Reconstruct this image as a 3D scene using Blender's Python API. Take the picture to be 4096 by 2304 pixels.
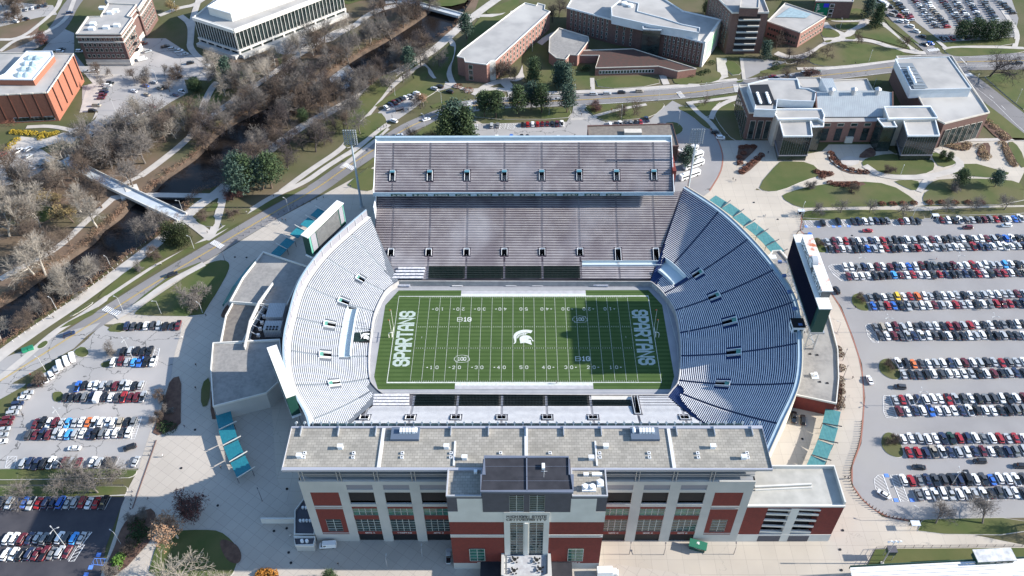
import bpy, bmesh, math, random
from mathutils import Vector, Matrix
from mathutils.geometry import tessellate_polygon, delaunay_2d_cdt
for o in list(bpy.data.objects): bpy.data.objects.remove(o)
S = bpy.context.scene; COL = S.collection; R = math.radians
random.seed(7)
# ---------------- camera ----------------
CX, CY, CZ, PIT, YAW, ROL, F = -1.823468620127771, -244.67695891860546, 267.5318729967977, 0.7726348893055194, 0.011876024886500127, -0.009797649153612559, 3436.6328328875256
_rt = Vector((math.cos(YAW), math.sin(YAW), 0)); _h = Vector((-math.sin(YAW), math.cos(YAW), 0)); _z = Vector((0, 0, 1))
FW = _h*math.cos(PIT) - _z*math.sin(PIT); _up = _h*math.sin(PIT) + _z*math.cos(PIT)
RT = _rt*math.cos(ROL) + _up*math.sin(ROL); UP = -_rt*math.sin(ROL) + _up*math.cos(ROL)
cam = bpy.data.cameras.new('camera'); camo = bpy.data.objects.new('camera', cam); COL.objects.link(camo)
camo.matrix_world = Matrix(((RT.x, UP.x, -FW.x, CX), (RT.y, UP.y, -FW.y, CY), (RT.z, UP.z, -FW.z, CZ), (0, 0, 0, 1)))
cam.sensor_width = 36; cam.lens = F/4096*36; cam.clip_end = 6000; cam.clip_start = 1
S.camera = camo
# ---------------- sky and sun ----------------
W = bpy.data.worlds.new('World'); S.world = W; W.use_nodes = True
nt = W.node_tree; sky = nt.nodes.new('ShaderNodeTexSky'); sky.sky_type = 'NISHITA'; sky.sun_disc = False
SUN_EL = 24.5; sky.sun_elevation = R(SUN_EL); sky.sun_rotation = R(90); sky.ozone_density = 3.0; sky.dust_density = .4; sky.air_density = 1.2
bg = nt.nodes['Background']; bg.inputs[1].default_value = 0.13; nt.links.new(sky.outputs[0], bg.inputs[0])
sl = bpy.data.lights.new('sun', 'SUN'); sl.energy = 5.0; sl.angle = R(0.5); sl.color = (1, .925, .82)
so = bpy.data.objects.new('sun', sl); COL.objects.link(so)
so.rotation_euler = Vector((math.cos(R(SUN_EL)), 0, math.sin(R(SUN_EL)))).to_track_quat('Z', 'Y').to_euler()
S.view_settings.view_transform = 'Standard'; S.view_settings.look = 'None'; S.view_settings.exposure = 1.12
# ---------------- points: a spot of the aerial view put on the ground (or on a level z) ----------------
T = {'A': (0, 0), 'B': (1366, 0), 'C': (2732, 0), 'D': (0, 768), 'E': (1366, 500), 'F': (2732, 768), 'G': (0, 1536), 'H': (1000, 1536), 'I': (2000, 1536), 'J': (2732, 1536)}
GZ = 5.0
def G(t, x, y, z=GZ):
    px = T[t][0] + x*.5303; py = T[t][1] + y*.5303
    d = FW*F + RT*(px-2048) - UP*(py-1152)
    k = (z-CZ)/d.z
    return Vector((CX+d.x*k, CY+d.y*k, z))
def P(s, z=GZ):
    out = []; t = 'A'
    for w in s.split():
        if w.isalpha(): t = w
        else:
            a, b = w.split(','); out.append(G(t, float(a), float(b), z))
    return out
# ---------------- materials ----------------
MATS = {}
def mat(name, c, c2=None, sc=1.0, rough=.8, metal=0, detail=4, lo=.35, hi=.65, bump=0, spec=.3, c3=None, sc3=None, brick=None, cracks=None, stripes=None, coord='Object'):
    if name in MATS: return MATS[name]
    m = bpy.data.materials.new(name); m.use_nodes = True; n = m.node_tree; N = n.nodes; L = n.links; b = N['Principled BSDF']
    b.inputs['Roughness'].default_value = rough; b.inputs['Metallic'].default_value = metal; b.inputs['Specular IOR Level'].default_value = spec
    tc = N.new('ShaderNodeTexCoord'); co = tc.outputs[coord]
    cur = None
    def rgb(c):
        r = N.new('ShaderNodeRGB'); r.outputs[0].default_value = (*c, 1); return r.outputs[0]
    cur = rgb(c)
    def mix(fac, a, bb):
        x = N.new('ShaderNodeMix'); x.data_type = 'RGBA'; L.new(fac, x.inputs[0]); L.new(a, x.inputs[6]); L.new(bb, x.inputs[7]); return x.outputs[2]
    def noise(s, d, lo, hi):
        t = N.new('ShaderNodeTexNoise'); t.inputs['Scale'].default_value = s; t.inputs['Detail'].default_value = d; L.new(co, t.inputs['Vector'])
        r = N.new('ShaderNodeMapRange'); r.inputs[1].default_value = lo; r.inputs[2].default_value = hi; L.new(t.outputs[0], r.inputs[0]); return r.outputs[0]
    if c2: cur = mix(noise(sc, detail, lo, hi), cur, rgb(c2))
    if c3: cur = mix(noise(sc3, 3, .5, .7), cur, rgb(c3))
    if brick:   # (width, height, mortar, mortar colour, offset, angle)
        mp = N.new('ShaderNodeMapping'); L.new(co, mp.inputs[0]); mp.inputs['Rotation'].default_value = (0, 0, R(brick[5]))
        t = N.new('ShaderNodeTexBrick'); L.new(mp.outputs[0], t.inputs['Vector']); t.offset = brick[4]; t.inputs['Scale'].default_value = 1
        t.inputs['Brick Width'].default_value = brick[0]; t.inputs['Row Height'].default_value = brick[1]; t.inputs['Mortar Size'].default_value = brick[2]; t.inputs['Mortar Smooth'].default_value = .3
        t.inputs['Color1'].default_value = (1, 1, 1, 1); t.inputs['Color2'].default_value = (*(brick[6] if len(brick) > 6 else (.95, .95, .95)), 1)
        mm = N.new('ShaderNodeMix'); mm.data_type = 'RGBA'; mm.blend_type = 'MULTIPLY'; mm.inputs[0].default_value = 1; L.new(cur, mm.inputs[6]); L.new(t.outputs[0], mm.inputs[7])
        cur = mix(t.outputs['Fac'], mm.outputs[2], rgb(brick[3]))
    if cracks:  # (cell size, width, colour)
        nz = N.new('ShaderNodeTexNoise'); nz.inputs['Scale'].default_value = .25; nz.inputs['Detail'].default_value = 5; L.new(co, nz.inputs['Vector'])
        va = N.new('ShaderNodeVectorMath'); va.operation = 'MULTIPLY_ADD'; L.new(nz.outputs['Color'], va.inputs[0]); va.inputs[1].default_value = (9, 9, 0); L.new(co, va.inputs[2])
        v = N.new('ShaderNodeTexVoronoi'); v.feature = 'DISTANCE_TO_EDGE'; v.voronoi_dimensions = '2D'; v.inputs['Scale'].default_value = 1/cracks[0]; L.new(va.outputs[0], v.inputs['Vector'])
        r = N.new('ShaderNodeMapRange'); r.inputs[1].default_value = cracks[1]; r.inputs[2].default_value = cracks[1]*.4; L.new(v.outputs[0], r.inputs[0])
        cur = mix(r.outputs[0], cur, rgb(cracks[2]))
    if stripes:  # (period, colour, axis, width share)
        sp = N.new('ShaderNodeSeparateXYZ'); L.new(co, sp.inputs[0])
        a = N.new('ShaderNodeMath'); a.operation = 'DIVIDE'; L.new(sp.outputs[stripes[2]], a.inputs[0]); a.inputs[1].default_value = stripes[0]
        f = N.new('ShaderNodeMath'); f.operation = 'FRACT'; L.new(a.outputs[0], f.inputs[0])
        g_ = N.new('ShaderNodeMath'); g_.operation = 'LESS_THAN'; L.new(f.outputs[0], g_.inputs[0]); g_.inputs[1].default_value = stripes[3]
        cur = mix(g_.outputs[0], cur, rgb(stripes[1]))
    L.new(cur, b.inputs['Base Color'])
    if bump:
        t = N.new('ShaderNodeTexNoise'); t.inputs['Scale'].default_value = sc*3; t.inputs['Detail'].default_value = 5; L.new(co, t.inputs['Vector'])
        bp = N.new('ShaderNodeBump'); bp.inputs['Strength'].default_value = bump; bp.inputs['Distance'].default_value = .3; L.new(t.outputs[0], bp.inputs['Height']); L.new(bp.outputs[0], b.inputs['Normal'])
    MATS[name] = m; return m
# ---------------- mesh building ----------------
ORG = {}
def tag(o, label=None, cat=None, group=None, kind=None):
    if label: o['label'] = label
    if cat: o['category'] = cat
    if group: o['group'] = group
    if kind: o['kind'] = kind
    return o
def thing(name, label, cat, loc=(0, 0, 0), group=None):
    o = bpy.data.objects.new(name, None); COL.objects.link(o); o.location = loc; o.empty_display_size = .5
    ORG[o.name] = Vector(loc); return tag(o, label, cat, group)
class MB:
    def __init__(s): s.v = []; s.f = []; s.m = []; s.k = 0
    def mt(s, k): s.k = k; return s
    def quad(s, *p):
        i = len(s.v); s.v += [tuple(a) for a in p]; s.f.append(tuple(range(i, i+len(p)))); s.m.append(s.k); return s
    def prism(s, poly, z0, z1, top=True, bot=False):
        """walls and caps over a ground outline; z0/z1 numbers"""
        n = len(poly); i = len(s.v)
        if sum(poly[j][0]*poly[(j+1) % n][1]-poly[(j+1) % n][0]*poly[j][1] for j in range(n)) < 0: poly = poly[::-1]
        s.v += [(p[0], p[1], z0) for p in poly] + [(p[0], p[1], z1) for p in poly]
        for j in range(n):
            s.f.append((i+j, i+(j+1) % n, i+n+(j+1) % n, i+n+j)); s.m.append(s.k)
        if top: s.cap([(p[0], p[1], z1) for p in poly])
        if bot: s.cap([(p[0], p[1], z0) for p in poly], True)
        return s
    def cap(s, poly, flip=False, holes=()):
        loops = [[Vector(p) for p in poly]] + [[Vector(p) for p in h] for h in holes]
        fl = [p for l in loops for p in l]; i = len(s.v); s.v += [tuple(p) for p in fl]
        for t in tessellate_polygon(loops):
            a, b, c = [fl[k] for k in t]
            up = (b-a).cross(c-a).z > 0
            t = t if up != flip else t[::-1]
            s.f.append(tuple(i+k for k in t)); s.m.append(s.k)
        return s
    def box(s, c, d, rz=0, top=True):
        """box with centre of base c, size d, turned rz degrees"""
        a = R(rz); ca, sa = math.cos(a), math.sin(a); hx, hy = d[0]/2, d[1]/2
        pts = [(c[0]+x*ca-y*sa, c[1]+x*sa+y*ca) for x, y in ((-hx, -hy), (hx, -hy), (hx, hy), (-hx, hy))]
        return s.prism(pts, c[2], c[2]+d[2], True, True)
    def beam(s, a, b, w, h=None):
        """square bar from a to b"""
        a, b = Vector(a), Vector(b); h = h or w; d = (b-a).normalized(); u = Vector((0, 0, 1)) if abs(d.z) < .9 else Vector((1, 0, 0))
        x = d.cross(u).normalized()*w/2; y = x.cross(d).normalized()*h/2; i = len(s.v)
        for p in (a, b): s.v += [tuple(p-x-y), tuple(p+x-y), tuple(p+x+y), tuple(p-x+y)]
        for f in ((3, 2, 1, 0), (4, 5, 6, 7), (0, 1, 5, 4), (1, 2, 6, 5), (2, 3, 7, 6), (3, 0, 4, 7)): s.f.append(tuple(i+k for k in f)); s.m.append(s.k)
        return s
    def tube(s, a, b, r0, r1=None, n=6, cap=True):
        a, b = Vector(a), Vector(b); r1 = r0 if r1 is None else r1; d = (b-a).normalized(); u = Vector((0, 0, 1)) if abs(d.z) < .9 else Vector((1, 0, 0))
        x = d.cross(u).normalized(); y = x.cross(d); i = len(s.v)
        for p, r in ((a, r0), (b, r1)):
            for k in range(n):
                t = 2*math.pi*k/n; s.v.append(tuple(p+x*math.cos(t)*r+y*math.sin(t)*r))
        for k in range(n): s.f.append((i+k, i+n+k, i+n+(k+1) % n, i+(k+1) % n)); s.m.append(s.k)
        if cap:
            s.f.append(tuple(i+n+k for k in range(n))[::-1]); s.m.append(s.k); s.f.append(tuple(i+k for k in range(n))); s.m.append(s.k)
        return s
    def ribbon(s, line, w, z=None, closed=False, h=0):
        """flat strip along a polyline; with h it stands up as a kerb or parapet h tall"""
        L = [Vector((p[0], p[1], (p[2] if z is None else z))) for p in line]; n = len(L); out = []
        for k in range(n):
            a = L[(k-1) % n] if (closed or k) else L[0]; b = L[(k+1) % n] if (closed or k < n-1) else L[-1]
            d = (b-a); d.z = 0; d.normalize()
            if (closed or 0 < k < n-1):
                d1 = (L[k]-a); d1.z = 0; d1.normalize(); c = max(.45, d.dot(d1))
            else: c = 1
            nn = Vector((-d.y, d.x, 0))*(w/2/c); out.append((L[k]+nn, L[k]-nn))
        i = len(s.v); up = Vector((0, 0, h))
        for a, b in out: s.v += [tuple(a+up), tuple(b+up)] + ([tuple(a), tuple(b)] if h else [])
        st = 4 if h else 2
        for k in range(n if closed else n-1):
            p, r = i+st*k, i+st*((k+1) % n)
            s.f.append((p, p+1, r+1, r)); s.m.append(s.k)
            if h:
                s.f.append((p+2, p, r, r+2)); s.f.append((p+1, p+3, r+3, r+1)); s.m += [s.k]*2
        if h and not closed:
            for p, fl in ((i, 0), (i+st*(n-1), 1)):
                s.f.append((p, p+2, p+3, p+1) if not fl else (p, p+1, p+3, p+2)); s.m.append(s.k)
        return s
    def build(s, name, mats, parent=None, label=None, cat=None, group=None, kind=None, smooth=False):
        if not s.f: return None
        me = bpy.data.meshes.new(name); og = ORG.get(parent.name, Vector((0, 0, 0))) if parent else Vector((0, 0, 0))
        me.from_pydata([(a-og.x, b-og.y, c-og.z) for a, b, c in s.v], [], s.f)
        for m in (mats if isinstance(mats, (list, tuple)) else [mats]): me.materials.append(m)
        me.polygons.foreach_set('material_index', s.m)
        if smooth: me.polygons.foreach_set('use_smooth', [True]*len(s.f))
        me.update(); o = bpy.data.objects.new(name, me); COL.objects.link(o)
        if parent: o.parent = parent
        ORG[o.name] = og
        return tag(o, label, cat, group, kind)
def copy_tree(o, parent=None):
    c = o.copy(); COL.objects.link(c); c.parent = parent
    for ch in [x for x in o.children]: copy_tree(ch, c)
    return c
def ordinal(n):
    return f"{n}{'th' if 10 <= n % 100 <= 20 else {1: 'st', 2: 'nd', 3: 'rd'}.get(n % 10, 'th')}"
def in_poly(x, y, poly):
    c = False; n = len(poly)
    for i in range(n):
        a, b = poly[i], poly[(i+1) % n]
        if (a[1] > y) != (b[1] > y) and x < (b[0]-a[0])*(y-a[1])/(b[1]-a[1])+a[0]: c = not c
    return c
def smooth(pts, it=2, closed=True):
    for _ in range(it):
        o = []; n = len(pts)
        for i in range(n if closed else n-1):
            a, b = Vector(pts[i]), Vector(pts[(i+1) % n]); o += [a*.75+b*.25, a*.25+b*.75]
        if not closed: o = [Vector(pts[0])]+o+[Vector(pts[-1])]
        pts = o
    return pts
# ================= materials =================
grass = mat('grass', (.062, .074, .027), (.10, .092, .05), .05, 1, c3=(.13, .105, .07), sc3=.02, detail=8, bump=.25)
lawn_m = mat('lawn', (.056, .082, .024), (.095, .100, .038), .08, 1, c3=(.115, .10, .055), sc3=.03, detail=8, bump=.25)
litter = mat('leaf litter', (.15, .105, .078), (.105, .082, .055), .05, 1, c3=(.085, .088, .045), sc3=.025, detail=10, bump=.4)
mulch = mat('mulch', (.085, .05, .04), (.13, .08, .06), .5, 1, bump=.4)
pave = mat('pale concrete', (.46, .415, .355), (.40, .36, .31), .05, .85, detail=8, brick=(5.2, 5.2, .035, (.25, .23, .21), 0, 0), c3=(.40, .37, .335), sc3=.03, cracks=(40, .0022, (.30, .28, .25)))
pave2 = mat('plaza concrete', (.43, .39, .345), (.38, .345, .305), .04, .85, detail=8, brick=(3.6, 3.6, .04, (.24, .225, .21), 0, 33), c3=(.46, .43, .39), sc3=.02)
walk = mat('walkway concrete', (.46, .43, .40), (.38, .36, .34), .2, .85, detail=6)
asph_l = mat('worn asphalt', (.27, .265, .27), (.235, .23, .235), .08, .9, detail=8, c3=(.30, .29, .28), sc3=.02)
asph_c = mat('cracked asphalt', (.33, .32, .315), (.27, .265, .265), .06, .9, detail=8, c3=(.38, .36, .35), sc3=.03, cracks=(17, .012, (.1, .1, .1)))
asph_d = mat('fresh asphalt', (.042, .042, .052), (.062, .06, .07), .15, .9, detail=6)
asph_r = mat('road asphalt', (.20, .195, .20), (.16, .155, .16), .06, .9, detail=8, c3=(.25, .24, .24), sc3=.015, cracks=(26, .006, (.09, .09, .09)))
kerb_m = mat('kerb concrete', (.52, .5, .47), (.42, .4, .38), .5, .85)
white_p = mat('white paint', (.8, .8, .8), (.62, .62, .62), 1.5, .7)
yellow_p = mat('yellow paint', (.62, .40, .06), (.5, .38, .12), 1, .7)
blue_p = mat('blue paint', (.10, .22, .6), rough=.7)
redbrick_p = mat('red brick paving', (.33, .15, .11), (.26, .13, .10), 1, .9)
water_m = mat('river water', (.010, .009, .010), (.018, .014, .012), .05, .15, spec=.25, bump=.05)
foam_m = mat('rapids foam', (.62, .63, .64), (.06, .07, .08), .35, .5, detail=8, bump=.5)
# ================= ground =================
HOLE = [(-81, -44), (-66, -47), (66, -47), (81, -44), (84, 0), (81, 44), (66, 48), (-66, 48), (-79, 40), (-84, 0)]
Rbank = P("B 2000,-700 1100,-200 930,40 850,200 720,270 600,350 480,430 330,500 200,600 60,650 A 2400,770 2250,820 2120,900 2020,1010 1900,1200 1780,1310 1650,1400 D 1480,-10 1400,60 1370,140 1270,230 1200,290 1100,370 900,500 800,580 700,670 500,800 350,900 180,1010 40,1110 -250,1290 -900,1700", 3.2)
Lbank = P("B 1800,-740 900,-200 700,40 560,150 420,240 250,345 160,390 0,490 A 2440,590 2300,650 2150,720 2000,800 1850,870 1700,950 1560,1060 1480,1170 1350,1260 1200,1360 D 1130,0 960,90 905,170 830,230 740,290 690,370 600,430 350,600 220,690 100,780 -60,870 -350,1060 -900,1450", 3.2)
def offset(line, w):
    out = []
    for i, p in enumerate(line):
        a = line[max(0, i-1)]; b = line[min(len(line)-1, i+1)]; d = b-a; d.normalize(); out.append(Vector((p.x-d.y*w, p.y+d.x*w, 0)))
    return out
Rb = smooth(Rbank, 1, False); Lb = offset(smooth(Lbank, 1, False), 3.5)
Ro = offset(Rb, 3.0); Lo = offset(Lb, -3.0)
river_out = Ro+Lo[::-1]
m = MB(); m.cap([(-1500, -900, GZ), (1500, -900, GZ), (1500, 2200, GZ), (-1500, 2200, GZ)], holes=[[(x, y, GZ) for x, y in HOLE], [(p.x, p.y, GZ) for p in river_out]])
ground = m.build('ground', grass, kind='structure')
m = MB()
for o, i_ in ((Ro, Rb), (Lo, Lb)):
    for k in range(len(o)-1):
        m.quad((o[k].x, o[k].y, GZ), (o[k+1].x, o[k+1].y, GZ), (i_[k+1].x, i_[k+1].y, 2.9), (i_[k].x, i_[k].y, 2.9))
m.build('riverbank', mat('wet bank soil', (.07, .052, .04), (.11, .08, .06), .3, 1, bump=.4), kind='structure')
m = MB(); m.cap([(p.x, p.y, 3.2) for p in river_out]); m.build('river', water_m, kind='structure')
m = MB(); rp = smooth(P("B -30,470 40,470 110,560 160,600 170,640 60,680 A 2540,660 2470,600", 3.3), 2); m.cap([(p.x, p.y, 3.35) for p in rp])
rg = bmesh.new(); m.build('river_rapids', foam_m, kind='structure')
CNT = 0
def sheet(name, s, lv, m_, sm=0, holes=(), kind='structure', kerb=False):
    p = P(s) if isinstance(s, str) else [Vector((a[0], a[1], 0)) for a in s]
    if sm: p = smooth(p, sm)
    global CNT; CNT += 1; z = GZ+.03*lv+.0009*((CNT*11)%31); b = MB(); b.cap([(v.x, v.y, z) for v in p], holes=[[(h[0], h[1], z) for h in hh] for hh in holes])
    o = b.build(name, m_, kind=kind)
    if kerb: MB().ribbon([(v.x, v.y) for v in p], .35, GZ, True, .14).build('kerb', kerb_m, kind='structure')
    return o
def strip(name, s, w, lv, m_, sm=2, closed=False):
    p = P(s) if isinstance(s, str) else [Vector(a) for a in s]
    if sm: p = smooth(p, sm, closed)
    global CNT; CNT += 1
    return MB().ribbon(p, w, GZ+.03*lv+.0009*((CNT*11)%31), closed).build(name, m_, kind='structure')
# woods floor
sheet('woodland_floor', "A -400,-100 400,-200 250,380 -100,420", 1, litter)
sheet('woodland_floor', [(p.x, p.y) for p in Ro[3:31]]+[(p.x, p.y) for p in P("D 300,1010 560,840 860,610 1100,430 1250,300 1420,160 A 1900,1200 2300,920 B 150,740 560,440 850,220 1000,100")], 1, litter, 0)
sheet('woodland_floor', [(p.x, p.y) for p in Lo[2:][::-1]]+[(p.x, p.y) for p in P("B -60,-100 -200,120 A 2200,450 1900,600 1700,760 1400,740 900,1020 560,1100 200,1200 -200,1330 -1200,1500")], 1, litter, 0)
sheet('woodland_floor', "A 1500,880 1640,700 2050,560 2300,430 2576,330 B 250,200 600,40 700,-60 100,-60 0,100 A 2400,330 2100,520 1700,640 1560,740", 2, litter)
sheet('lawn', "A 1320,760 1480,720 1700,660 1640,860 1450,900 1330,850", 2, lawn_m, 2)
sheet('lawn', "D 0,130 160,80 420,100 400,200 240,260 60,250", 2, lawn_m, 2)
sheet('woodland_floor', "A 1500,350 1900,250 2150,480 2000,560 1700,520", 2, litter, 2)
# ---- plaza round the stadium, the roads and the big lots ----
plaza = "D 2700,-120 2440,20 2050,225 1700,440 1350,640 1150,760 900,935 760,1000 1385,985 1310,1250 1290,1400 G 1230,80 1110,430 1045,640 930,860 860,1150 760,1448 740,1700 I 1300,1800 3600,1700 J 2700,1240 1800,1060 1500,1000 1350,870 1270,760 1260,640 1340,420 1370,100 1370,0 F 1340,1300 1280,1100 1180,870 1090,730 950,480 940,340 880,290 900,210 880,130 730,40 C 1250,1448 545,1435 690,1220 640,1060 300,1070 230,1010 0,800 -200,1000 -600,1200 -1000,1200 B 1000,900 600,1050"
sheet('plaza', plaza, 1, pave, holes=[HOLE])
sheet('plaza', "D 2700,-120 2440,20 2050,225 1700,440 1350,640 1150,760 900,935 1385,985 1310,1250 1290,1400 G 1230,80 1110,430 1045,640 930,860 860,1150 760,1448 I 1500,1448 H 1500,1180 400,1180 200,700 150,0 D 2200,1300 2000,800 2300,400", 2, pave2)
strip('kerb', "F 880,130 900,210 880,290 940,340 980,470 1100,740 1190,870 1280,1100 1345,1300 J 1368,100 1355,300 1340,450 1275,620 1275,760 1350,870 1440,950 1560,1010 1700,1030", .5, 3, redbrick_p, 1)
# right lot
sheet('parking_lot', "F 900,215 1780,200 2700,170 4200,150 J 4200,1000 2573,1010 1720,1025 1560,1005 1440,945 1355,868 1280,760 1280,620 1345,450 1360,300 1374,100 F 1350,1300 1285,1100 1196,870 1106,740 985,470 945,340 885,290", 3, asph_l)
# main road
ROAD = "D -700,1860 0,1430 400,1180 800,925 1220,655 1640,410 2050,165 2380,-15 B 0,1290 100,1225 240,1135 370,1045 490,970 610,915 720,870 850,825 1000,797 1200,780 1450,770 1700,762 2100,740 2576,708 C 200,685 500,640 900,590 1300,545 1600,505 1900,478 2100,470 2400,462 3300,450"
strip('road', ROAD, 9.6, 4, asph_r)
strip('road', "B 850,830 1000,797 1200,780 1450,768 1700,758 2100,735 2576,703 C 200,680 500,635 900,585 1300,540 1600,505 1900,475 2100,470 2400,462 3300,450", 12, 5, asph_r)
strip('road', "C 1550,500 1900,470 2100,470 2400,465 3300,455", 19, 6, asph_r)
strip('road', "C 1850,420 1990,500 2150,600 2350,760 2600,960 2900,1250", 14, 7, asph_r)
strip('road', "C 2080,560 1960,460 1830,350 1720,250 1600,130 1500,20 1350,-150", 9, 7, asph_r)
strip('road', "A 760,-150 600,-40 520,60 470,170 380,270 200,370 -150,480", 11, 4, asph_r)
sheet('road', "D -300,1500 60,1240 260,1170 380,1100 470,1060 560,1040 760,985 560,1180 100,1440 -200,1640", 4, asph_c)
# library lot and drives
sheet('parking_lot', "A 480,30 420,190 560,250 560,400 640,500 1000,490 1060,400 1050,290 1250,290 1420,400 1570,490 1640,540 1590,610 1390,600 1420,700 1290,770 1200,830 960,950 800,1010 620,1060 560,1010 720,900 740,840 690,820 620,780 620,650 660,640 770,650 900,600 920,570 640,560 560,500 430,380 300,400 430,250", 2, asph_c)
sheet('parking_lot', "A -200,-20 250,30 400,40 430,110 300,130 -200,250", 2, asph_c)
sheet('path', "A 600,1010 740,860 720,840 600,850 660,640 700,630 640,560 900,560 930,600 860,640 790,680 700,900 540,1090 480,1060 300,1120 200,1200 -30,1270 80,1070 160,1030 340,1050 480,1000", 3, walk)
sheet('parking_lot', "A -200,1330 40,1200 160,1100 320,1130 420,1200 300,1300 150,1380 -200,1448", 3, asph_c)
# lot behind the far stand, bus loop
sheet('parking_lot', "B 840,1100 985,960 990,935 1700,920 1740,850 1750,800 1850,800 1830,830 1930,900 1990,920 2330,900 2430,800 C 30,800 90,880 190,960 270,1060 310,1180 290,1300 200,1448 0,1600 -300,1300 -500,1100 B 1700,1300 900,1300", 3, asph_c)
sheet('parking_lot', "C -80,760 40,820 190,960 262,1060 298,1180 280,1290 190,1420 50,1520 -200,1500 -250,900", 4, asph_l)
sheet('parking_lot', "B 275,850 360,790 480,730 620,680 760,620 840,660 720,690 640,735 560,810 430,900 330,920", 3, asph_c)
strip('kerb', "C 190,955 268,1060 305,1180 288,1300 200,1440", .7, 5, redbrick_p, 2)
# left lots
sheet('parking_lot', "D 770,1000 900,1060 1385,985 1310,1250 1290,1400 G 1230,80 1110,430 1045,640 -300,640 D -300,1448 200,1448 420,1310 560,1190 640,1130", 3, asph_c)
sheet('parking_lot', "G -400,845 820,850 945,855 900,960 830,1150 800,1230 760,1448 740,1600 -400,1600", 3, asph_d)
# top right lot
sheet('parking_lot', "C 1530,-60 1640,60 1760,170 1880,260 1960,320 2150,310 2500,280 2530,140 2480,0 2450,-120", 3, asph_l)
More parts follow.
